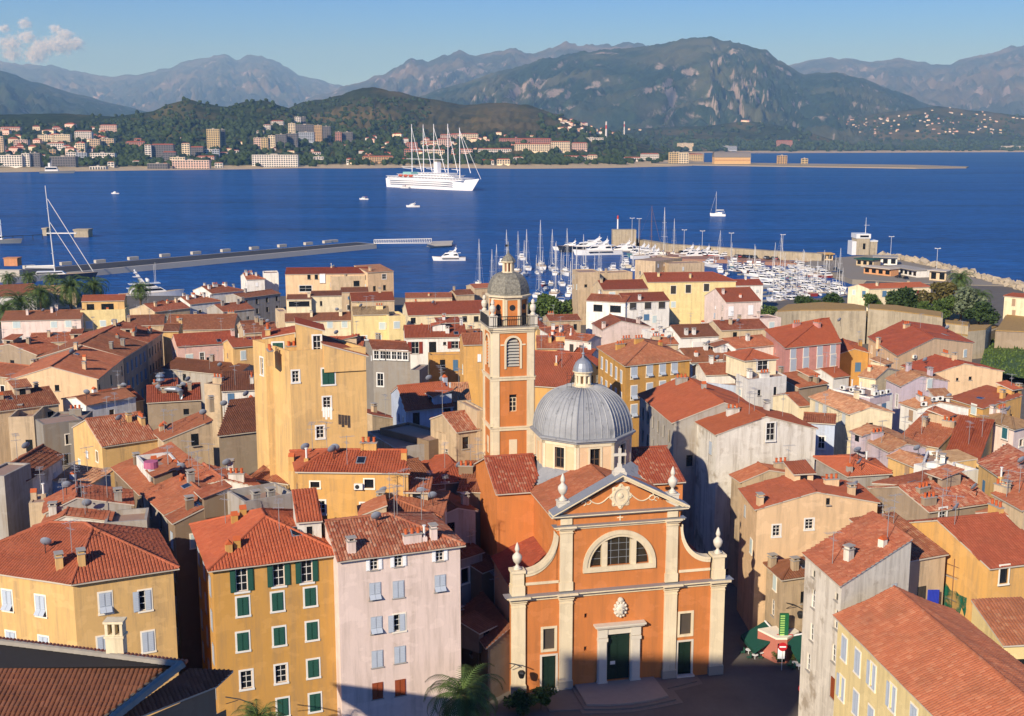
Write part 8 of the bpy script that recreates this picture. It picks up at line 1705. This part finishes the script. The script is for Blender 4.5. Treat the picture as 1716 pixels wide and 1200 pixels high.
# ramparts
def wallpoly(name, label, pts, z, z0, mat=None, grass=True):
    w_ = [P(p, z) for p in pts]; b = MB(); slabp(b, w_, z0, z, 0)
    if grass:
        cx = sum(p.x for p in w_) / len(w_); cy = sum(p.y for p in w_) / len(w_); slabp(b, [Vector((cx + (p.x - cx) * .97, cy + (p.y - cy) * .94, 0)) for p in w_], z - .3, z + .25, 1)
    return tag(b.build(name, [mat or SANDST, plain('dry_grass', '9a7c4a', .95, var=.3)]), label, 'rampart')
wallpoly('rampart', 'lower sandstone rampart wall stretching behind the red roofs', [(1285, 549), (1396, 540), (1456, 544), (1560, 553), (1632, 566), (1680, 548), (1600, 520), (1300, 523)], 8.5, 2)
wallpoly('rampart', 'upper rampart with dry grass top right of the marina', [(1300, 523), (1340, 521), (1396, 521), (1452, 521), (1452, 514), (1430, 510), (1377, 507), (1318, 511)], 13, 2)
wallpoly('rampart', 'upper rampart block with dry grass below the white quay house', [(1455, 518), (1500, 522), (1537, 527), (1580, 533), (1580, 524), (1537, 518), (1500, 512), (1455, 510)], 13.4, 2)
wallpoly('rampart', 'low rampart parapet in front of the tree clump', [(1574, 541), (1623, 547), (1625, 541), (1575, 536)], 11, 2)
wallpoly('rampart', 'tall corner of the bastion with shaded right face', [(1622, 556), (1652, 553), (1662, 545), (1625, 546)], 11.5, 2)
wallpoly('rampart', 'grey stone rampart under the cream citadel house', [(1668, 556), (1760, 560), (1800, 520), (1690, 520)], 10.5, 2, wall_mat('stone'))
w_ = [P((1640, 620), 7), P((1900, 660), 9), P((1900, 560), 6), P((1660, 556), 5)]
b = MB(); N_ = 14
for i in range(N_):
    for j in range(N_):
        f_ = lambda u, v: (w_[0] * (1 - u) + w_[1] * u) * (1 - v) + (w_[3] * (1 - u) + w_[2] * u) * v + Vector((0, 0, .7 * mn.noise(Vector((u * 5, v * 5, 0)))))
        b.face([f_(i / N_, j / N_), f_((i + 1) / N_, j / N_), f_((i + 1) / N_, (j + 1) / N_), f_(i / N_, (j + 1) / N_)])
rg_ = random.Random(8)
for _ in range(2600):
    c = f_(rg_.random(), rg_.random()); a = rg_.uniform(0, 6.28); s_ = rg_.uniform(.3, .9); b.face([c - Vector((math.cos(a), math.sin(a), 0)) * s_ * .4, c + Vector((math.cos(a), math.sin(a), 0)) * s_ * .4, c + Vector((rg_.uniform(-.3, .3), rg_.uniform(-.3, .3), s_))])
tag(b.build('grass_slope', LEAF['mid']), kind='stuff')
for p, H_, W, m, lb, s_ in [(R5(345, 278), 8, 13, 'dark', 'dark leafy tree in front of the white quay house', 41), (R5(520, 295), 11, 12, 'olive', 'tall dark tree with russet edge beside the white quay house', 42), (R5(480, 315), 6, 8, 'mid', 'bright green bushy tree at the left foot of the tree clump', 43), (R5(580, 320), 7, 8, 'mid', 'green tree low in the middle of the tree clump', 44),
                             (R5(640, 325), 11, 13, 'grey', 'broad grey green pine in the rampart tree clump', 45), (R5(730, 345), 7, 10, 'dark', 'dark tree at the right foot of the tree clump', 46), (R5(200, 265), 5, 7, 'mid', 'small bright bush below the white quay house gable', 47), (R5(125, 315), 3, 5, 'mid', 'tiny green bush growing out of the rampart wall', 48)]:
    c = P(p, 9); tree((c.x, c.y, 8.6 if s_ != 48 else 9), H_, W, m, lb, s_)
palm_at(R5(640, 112), 19, 8, 1.6, 'tall palm rising above the rampart tree clump', k=0)
palm_at(R5(735, 205), 15, 8, 1.5, 'leaning palm right of the rampart tree clump by the citadel house', k=1, rz=.8)
for p, H_, W, lb, s_ in [(R4(830, 250), 5, 8, 'low dark shrub on the rampart top, left one', 51), (R4(930, 250), 6.5, 9, 'low dark shrub on the rampart top, right one', 52)]:
    c = P(p, 12.6); tree((c.x, c.y, 9), H_, W, 'dark', lb, s_, 2600, None, 'shrub', 'shrub')
for p, H_, W, lb, s_ in [(R3(450, 345), 9, 12, 'dark green quay tree right behind the belfry', 53), (R3(530, 345), 8, 13, 'dark green quay tree left of the blank sand tower', 54), (R3(600, 330), 7, 9, 'smaller quay tree at the foot of the blank sand tower', 55)]:
    c = P(p, 3); tree((c.x, c.y, 1.9), H_, W, 'mid', lb, s_, 3200)
c = P(R4(600, 300), 6); tree((c.x, c.y, 2.5), 6, 8, 'mid', 'green bush beside the pink gabled house', 56, 2000, None, 'bush', 'bush')
# ------------------------------------------------------------------ foreground roof, street corner, scaffold, added shadow caster behind the viewer
def plane3(a, b_, c):
    n = (b_ - a).cross(c - a); return (-n.x / n.z, -n.y / n.z, n.dot(a) / n.z)
def on_plane(p, pl):
    d = ray(p); t = (pl[2] - CAM_H) / (d.z - pl[0] * d.x - pl[1] * d.y); return Vector((d.x * t, d.y * t, CAM_H + d.z * t))
fr = tag(empty('foreground_house', (0, 0, 0)), 'nearest house showing only its brown tiled roof and chimney, bottom left', 'house')
ra, rbb = P(Z7(-250, 40), 30.5), P(Z7(1215, 222), 30.5)
la, lb_ = P(Z7(-300, 236), 30.1), P(Z7(1100, 241), 30.1)
d_ = (lb_ - la).normalized(); n_ = Vector((d_.y, -d_.x, 0)); pl1 = plane3(la, lb_, la + n_ * 5 + Vector((0, 0, -1.9)))
def tsheet(name, pxs, pl, mat, parent):
    pts = [on_plane(p, pl) for p in pxs]; xy = [(p.x, p.y) for p in pts]
    if sum(xy[i][0] * xy[(i + 1) % len(xy)][1] - xy[(i + 1) % len(xy)][0] * xy[i][1] for i in range(len(xy))) < 0: xy.reverse()
    b = MB(); tile_plane(b, xy, pl, 0); return b.build(name, [mat, SLAB], parent)
RT = roof_mat('brown', False)
tsheet('roof', [Z7(-300, 237), Z7(1100, 241), Z7(690, 559), Z7(600, 700), Z7(-300, 700)], pl1, RT, fr)
tip = P(Z7(1560, 252), 29.4); bot = P(Z7(780, 562), 29.5)
pl2 = plane3(rbb + Vector((0, 0, .0)), tip, bot)
tsheet('side_roof', [Z7(1262, 240), Z7(1560, 252), Z7(1450, 355), Z7(925, 562), Z7(740, 700), Z7(640, 700), Z7(800, 559)], pl2, RT, fr)
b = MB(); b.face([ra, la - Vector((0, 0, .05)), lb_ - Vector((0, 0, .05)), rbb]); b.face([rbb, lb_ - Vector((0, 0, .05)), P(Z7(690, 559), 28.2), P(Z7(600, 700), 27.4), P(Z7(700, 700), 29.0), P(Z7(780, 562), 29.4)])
b.build('shaded_roof_band', plain('roof_shade_paint', '2a2725', .9), fr)  # dark sheet: the shadow band above the lit tiles, put into the colour
b = MB(); cap_tube(b, ra, rbb, 0, .22); cap_tube(b, rbb, P(Z7(780, 562), 29.6), 0, .3); cap_tube(b, P(Z7(780, 562), 29.6), P(Z7(640, 700), 29.1), 0, .3); b.build('ridge', plain('ridge_mortar', '8d8577', .95, var=.3), fr)
b = MB(); k_ = (rbb - ra)
for k in range(60): q_ = ra + k_ * k / 59; b.lathe([(.12, -.25), (.12, .25)], 7, 0, (0, 0), Matrix.Translation(q_ + Vector((.12, .3, .08))) @ Matrix.Rotation(R(80), 4, 'X'))
b.build('ridge_tiles', roof_mat('org', False), fr)
cc = P(Z7(765, 195), 30.3); b = MB(); b.box(-.75, .75, -.5, .5, -1.5, 2.3); b.box(-.85, .85, -.6, .6, 2.0, 2.2); b.box(-.75, -.5, -.5, .5, 2.3, 3.3); b.box(.5, .75, -.5, .5, 2.3, 3.3); b.box(-.5, .5, .3, .5, 2.3, 3.3, 1); b.box(-.12, .12, -.5, .5, 2.3, 3.3); b.box(-.85, .85, -.6, .6, 3.3, 3.5)
o = b.build('chimney', [wall_mat('cream'), DARKM], fr, (cc.x, cc.y + .5, cc.z)); o.scale = (.68,) * 3
b = MB(); slabp(b, [ra + Vector((0, .2, 0)), rbb + Vector((0, .2, 0)), P(Z7(1540, 262), 29.0) + Vector((-.4, .2, 0)), P(Z7(930, 575), 29.0), P(Z7(600, 800), 27.0), P(Z7(-300, 800), 27.0)], 7, 26.5)
w0, w1 = P(Z7(1440, 370), 28.8), P(Z7(1000, 559), 28.8); b.face([(w0.x, w0.y, 7), (w1.x, w1.y, 7), w1, w0]); b.build('wall', wall_mat('brown'), fr)
# unseen block added behind the viewer to cast the forecourt shadow
tb = tag(empty('shadow_block', (-60.5, -12, 7)), 'unseen tall block added behind the viewer to cast the forecourt shadow', 'shadow caster')
b = MB(); b.box(0, 20.5, 0, 6, 0, 70.9); b.build('wall', wall_mat('cream'), tb); b = MB(); b.box(-.2, 20.7, -.2, 6.2, 70.9, 71.2); b.build('roof', CONC, tb)
# corner cafe: awnings, signs, lantern, tables
GREEN = plain('awning_dark_green', '17473a', .8); SIGNR = plain('sign_red', 'b5232a', .5); SIGNW = plain('sign_white', 'e9e9e6', .5); SIGNB = plain('sign_blue', '2a55a8', .5); PINKP = plaster('shop_pink', 'b8705e', .15)
def awning(p0, p1, z, drop, out, label):
    a, c = P(p0, z), P(p1, z); d_ = (c - a).normalized(); n_ = Vector((d_.y, -d_.x, 0)); o = tag(empty('awning', a, math.atan2(d_.y, d_.x)), label, 'awning'); L_ = (c - a).length
    b = MB(); b.mesh([(0, 0, 0), (L_, 0, 0), (L_, -out, -drop), (0, -out, -drop), (L_, -out, -drop - .35), (0, -out, -drop - .35), (0, 0, -.08), (L_, 0, -.08)], [(0, 3, 2, 1), (3, 5, 4, 2), (0, 6, 5, 3), (1, 2, 4, 7)]); b.build('fabric', GREEN, o); b = MB(); b.tube([(0, 0, 0), (L_, 0, 0)], .1, 6); b.build('roller', SIGNW, o)
awning(Y4(378, 465), Y4(486, 583), 10.5, 1.4, 2.6, 'left dark green awning of the corner cafe facing the alley'); awning(Y4(530, 592), Y4(690, 560), 10.5, 1.4, 2.4, 'right dark green awning of the corner cafe beside the white house')
a = P(Y4(512, 820), 8); b = MB(); v = [(a.x - 1.9, a.y + 3.2), (a.x - .5, a.y + .9), (a.x + .6, a.y + .9), (a.x + 2.2, a.y + 2.6), (a.x + 1.5, a.y + 4.5)]; b.prism(v, 0, 2.5); b.prism([(x * 1.0, y) for x, y in v], 2.5, 2.7, 1); b.box(a.x - .35, a.x + .45, a.y + .84, a.y + .95, .1, 2.1, 2); o = b.build('cafe_corner', [PINKP, TRIM, GLASS], None, (0, 0, 8)); tag(o, 'salmon pink shop corner under the green awnings', 'shop')
def road_sign(p, z, kind, label, h=2.6):
    c = P(p, z); o = tag(empty('road_sign', (c.x, c.y, 7.9)), label, 'road sign'); b = MB(); b.tube([(0, 0, 0), (0, 0, h + .4)], .04, 6); b.build('pole', ALU, o)
    M = Matrix.Translation((0, -.06, h)) @ Matrix.Rotation(R(90), 4, 'X'); b = MB(); b.lathe([(.45, 0), (.45, .03)], 20, 0, (0, 0), M)
    if kind == 'noentry': b.box(-.32, .32, -.1, -.085, h - .07, h + .07, 1)
    elif kind == 'nopark':
        b.lathe([(.34, .031), (.34, .034)], 18, 2, (0, 0), M); b.box(-.04, .04, -.012, 0, -.36, .36, 0, Matrix.Translation((0, -.1, h)) @ Matrix.Rotation(R(45), 4, 'Y'))
    elif kind == 'end': b.lathe([(.34, .031), (.34, .034)], 18, 1, (0, 0), M)
    b.build('disc', [SIGNR, SIGNW, SIGNB], o); return o
road_sign(Y4(515, 655), 10.6, 'noentry', 'round red no entry sign at the pink shop corner')
road_sign(Y4(672, 975), 10.6, 'noentry', 'round red no entry sign near the foot of the white limewashed house')
road_sign(Y4(770, 1070), 10.4, 'nopark', 'round blue and red no parking sign at the right street corner')
road_sign(Y7(433, 1070), 10.6, 'nopark', 'dim blue and red no parking sign in the lane left of the church'); 
c = P(Y4(498, 700), 9.8); b = MB(); b.box(c.x - .35, c.x + .35, c.y - .4, c.y - .36, 9.2, 10.3); tag(b.build('menu_board', SIGNW), 'white menu board on the pole at the pink shop corner', 'menu board')
c = P(Y4(515, 475), 11.8); b = MB(); b.box(c.x - .45, c.x + .45, c.y - .7, c.y - .45, 10.6, 13.0, 0); 
for k in range(9): b.box(c.x - .4, c.x + .05, c.y - .72, c.y - .7, 10.7 + k * .25, 10.84 + k * .25, 1)
tag(b.build('shop_sign', [plain('sign_green', '1d5e3a', .5), plain('sign_lime', '9cc26a', .5)]), 'vertical green illuminated style sign on the corner house', 'shop sign')
c = P(Y4(515, 556), 10.5); b = MB(); b.box(c.x - .8, c.x + .8, c.y - 1.0, c.y - .9, 10.2, 10.75, 0)
for k in range(6): b.box(c.x - .7 + k * .24, c.x - .55 + k * .24, c.y - 1.02, c.y - 1.0, 10.3, 10.65, 1)
tag(b.build('shop_sign', [SIGNR, SIGNW]), 'small red and white sign above the pink shop corner', 'shop sign')
c = P(Y4(684, 750), 13); b = MB(); b.box(c.x - .06, c.x + .06, c.y - 1.0, c.y - .2, 11.6, 14.4); tag(b.build('shop_sign', SIGNB), 'tall blue sign at the left edge of the white limewashed house', 'shop sign')
def lantern(p0, p1, z, label):
    a, c = P(p0, z), P(p1, z); o = tag(empty('street_lantern', a), label, 'lantern'); v = c - a; b = MB(); b.tube([(0, 0, 0), v * .5 + Vector((0, 0, .12)), v], .05, 5); b.tube([(0, 0, -.6), v * .45], .03, 4); b.build('bracket', DARKM, o)
    b = MB(); b.lathe([(.05, -.3), (.3, -.4), (.36, -.55), (.22, -1.05), (.08, -1.1)], 6, 0, (v.x, v.y)); b.build('lamp', DARKM, o)
lantern(Y4(545, 325), Y4(655, 365), 13.6, 'dark bracket lantern on the stained beige corner house'); lantern(Y7(522, 1055), Y7(582, 1075), 11.5, 'bracket lantern beside the left church pilaster'); lantern((378, 1168), (425, 1180), 16, 'wrought bracket lantern low on the ochre house corner')
tb_ = MB(); tb_.lathe([(.32, .72), (.32, .75)], 12); tb_.tube([(0, 0, 0), (0, 0, .72)], .03, 5); tb_.lathe([(.2, 0), (.2, .02)], 10); TM = tb_.data('cafe_table', SIGNW)
ch = MB(); ch.box(-.2, .2, -.2, .2, .42, .46); ch.box(-.2, .2, .17, .2, .46, .9)
for x in (-.17, .17):
    for y in (-.17, .17): ch.tube([(x, y, 0), (x, y, .43)], .018, 4)
CHM = ch.data('cafe_chair', plain('cafe_chair_green', '2f5a48', .6))
for k, p in enumerate((Y4(300, 760), Y4(345, 740), Y4(250, 720), Y4(610, 820), Y4(640, 840), Y4(400, 720))):
    c = P(p, 8); o = link('cafe_table', TM, None, (c.x, c.y, 7.75)); tag(o, 'small white cafe table standing on the shaded street corner', 'cafe table', 'cafe tables at the corner')
    for s_ in (-1, 1): o = link('cafe_chair', CHM, None, (c.x + s_ * .6, c.y + .1, 7.75), s_ * 1.4); tag(o, 'dark green cafe chair drawn up to a white table on the street corner', 'cafe chair', 'cafe chairs at the corner')
for p, s_, lb in ((Y4(450, 720), 61, 'potted shrub left of the pink shop corner'), (Y4(590, 700), 62, 'potted shrub right of the pink shop corner')): c = P(p, 8.3); tree((c.x, c.y - 1.5, 7.8), 1.6, 1.6, 'mid', lb, s_, 400, None, 'potted_shrub', 'potted shrub')
# scaffold with green netting on the yellow house
A_, C_ = P(Q4(1370, 470), 22), P(Q4(1130, 380), 22); v = C_ - A_; v.z = 0; L_ = v.length; e_ = v / L_; n_ = Vector((e_.y, -e_.x, 0)); n_ = n_ if n_.x < 0 else -n_
sc_ = tag(empty('scaffold', (A_.x, A_.y, 0)), 'tubular scaffold with ragged green netting on the yellow house', 'scaffold')
b = MB()
for k in range(7):
    for o_ in (.4, 1.3): q_ = e_ * L_ * k / 6 + n_ * o_; b.tube([(q_.x, q_.y, 8), (q_.x, q_.y, 22.5)], .045, 5)
for z in (11, 13.5, 16, 18.5, 20.8, 21.8):
    for o_ in (.4, 1.3): q0, q1 = n_ * o_, e_ * L_ + n_ * o_; b.tube([(q0.x, q0.y, z), (q1.x, q1.y, z)], .035, 4)
for k in range(6): q0, q1 = e_ * L_ * k / 6 + n_ * 1.3, e_ * L_ * (k + 1) / 6 + n_ * 1.3; b.tube([(q0.x, q0.y, 16 if k % 2 else 18.5), (q1.x, q1.y, 18.5 if k % 2 else 16)], .03, 4)
b.build('poles', plain('rusty_tube', '7d5a44', .6), sc_)
for z in (16, 18.5, 20.6):
    b = MB(); q0, q1 = n_ * .4, n_ * 1.3; b.mesh([(q0.x, q0.y, z), (q1.x, q1.y, z), (q1.x + e_.x * L_, q1.y + e_.y * L_, z), (q0.x + e_.x * L_, q0.y + e_.y * L_, z), (q0.x, q0.y, z + .08), (q1.x, q1.y, z + .08), (q1.x + e_.x * L_, q1.y + e_.y * L_, z + .08), (q0.x + e_.x * L_, q0.y + e_.y * L_, z + .08)], [(0, 1, 2, 3), (4, 7, 6, 5), (0, 4, 5, 1), (1, 5, 6, 2)]); b.build('plank', CONC, sc_)
q = NB('green_net', .9, .05); q.col(hexlin('1f5a45')); tr = q.n("ShaderNodeBsdfTransparent"); mx = q.n("ShaderNodeMixShader"); nz_ = q.noise(1.1, 5, .6); q.l(q.ramp(nz_, [(.42, .25), (.6, 1.0)]), mx.inputs[0]); q.l(tr.outputs[0], mx.inputs[1]); q.l(q.b.outputs[0], mx.inputs[2]); q.l(mx.outputs[0], q.t.nodes["Material Output"].inputs[0])
b = MB(); nn = 26
for i in range(nn):
    for j in range(10):
        def npt(u, t): s_ = .12 * math.sin(u * 40) + .3 * mn.noise(Vector((u * 6, t * 4, 1))); q_ = e_ * L_ * (u * 1.02) + n_ * (1.42 + s_ * .5); top = 19.6 + 1.8 * u - .9 * math.sin(u * math.pi) + .25 * mn.noise(Vector((u * 9, 0, 3))); return (q_.x, q_.y, 12.5 + (top - 12.5) * t)
        b.face([npt(i / nn, j / 10), npt((i + 1) / nn, j / 10), npt((i + 1) / nn, (j + 1) / 10), npt(i / nn, (j + 1) / 10)])
b.build('netting', q.mat, sc_)
c0, c1 = P(Y5(345, 590), 20), P(Y5(430, 590), 20); b = MB(); 
for k in range(8): x = c0.x + (c1.x - c0.x) * k / 8; b.mesh([(x, c0.y, 17.2), (x + .12, c0.y - .12, 17.2), (x + .22, c0.y, 17.2), (x, c0.y, 20), (x + .12, c0.y - .12, 20), (x + .22, c0.y, 20)], [(0, 1, 4, 3), (1, 2, 5, 4)])
tag(b.build('tarpaulin', plain('blue_tarp', '2b3aa0', .5)), 'bright blue tarpaulin hanging beside the green netting', 'tarpaulin')
# bent metal duct on the left roofs
b = MB(); pts = [P(Z2(650, 95), 24.8), P(Z2(650, 185), 23.3), P(Z2(820, 195), 23.3), P(Z2(860, 215), 23.2), P(Z2(860, 320), 21.6)]
b.tube(pts, .42, 10); o = pts[0]; b.lathe([(.45, 0), (.7, .3), (.45, .6), (.7, .9), (.45, 1.2)], 10, 0, (o.x, o.y), Matrix.Translation((0, 0, o.z - .4))); tag(b.build('vent_duct', plain('galvanised', '8d9499', .4, .5, .5)), 'fat bent galvanised ventilation duct on the left roofs', 'vent duct')
# washing on the tower house window
c = P(R2(460, 800), 31.5); b = MB()
for k in range(4): b.box(c.x - .5 + k * .26, c.x - .28 + k * .26, c.y - .4, c.y - .36, 31.4 - .4 - (k % 2) * .25, 32.1)
tag(b.build('laundry', WOODW), 'white laundry hanging under the middle window of the tall yellow house', 'laundry')
# terrace table with pink cloth
c = P(Z2(560, 990), 26.75); b = MB(); b.lathe([(.75, .1), (.72, .74), (.7, .76)], 14); tag(b.build('terrace_table', plain('pink_cloth', 'b0607a', .8), None, (c.x, c.y, c.z)), 'round table with pink cloth on the white roof terrace', 'table')
# ---- a small cloud far behind the western mountains: thousands of thin wisps
q = NB('cloud_vapour', 1, 0); q.col((.80, .90, .98)); tr = q.n("ShaderNodeBsdfTransparent"); mx = q.n("ShaderNodeMixShader", i_0=.13); q.l(tr.outputs[0], mx.inputs[1]); q.l(q.b.outputs[0], mx.inputs[2]); q.l(mx.outputs[0], q.t.nodes["Material Output"].inputs[0])
cr_ = random.Random(4); b = MB(); d0 = D((62, 72), 41000)
for px_, py_, r_, n in ((18, 74, 260, 900), (45, 62, 200, 500), (72, 80, 300, 1300), (100, 76, 300, 1500), (124, 74, 230, 900), (108, 58, 170, 500), (60, 94, 260, 900), (20, 92, 220, 500), (42, 40, 150, 350), (94, 48, 120, 200), (8, 48, 120, 200)):
    for _ in range(n):
        c = D((px_, py_), 41000) - d0 + Vector((cr_.gauss(0, r_ * .62), cr_.gauss(0, r_ * .5), cr_.gauss(0, r_ * .4))); u = Vector((cr_.gauss(0, 1), cr_.gauss(0, 1), cr_.gauss(0, 1))).normalized(); v = u.cross(Vector((cr_.gauss(0, 1), cr_.gauss(0, 1), cr_.gauss(0, 1)))).normalized(); s_ = cr_.uniform(40, 95)
        b.face([c - u * s_, c - v * s_, c + u * s_, c + v * s_])
tag(b.build('cloud', q.mat, None, d0), kind='stuff')
# ------------------------------------------------------------------ the air: pale sea haze over the whole bay
hz = bpy.data.materials.new('haze'); hz.use_nodes = True; t = hz.node_tree; t.nodes.remove(t.nodes["Principled BSDF"])
pv = t.nodes.new("ShaderNodeVolumePrincipled"); pv.inputs["Color"].default_value = (.30, .60, 1.0, 1); pv.inputs["Density"].default_value = 5.6e-5
pv.inputs["Absorption Color"].default_value = (1, 1, 1, 1)
t.links.new(pv.outputs[0], t.nodes["Material Output"].inputs["Volume"])
b = MB(); b.box(-30000, 30000, -900, 37000, -60, 2750)
tag(b.build('haze', hz), kind='stuff')
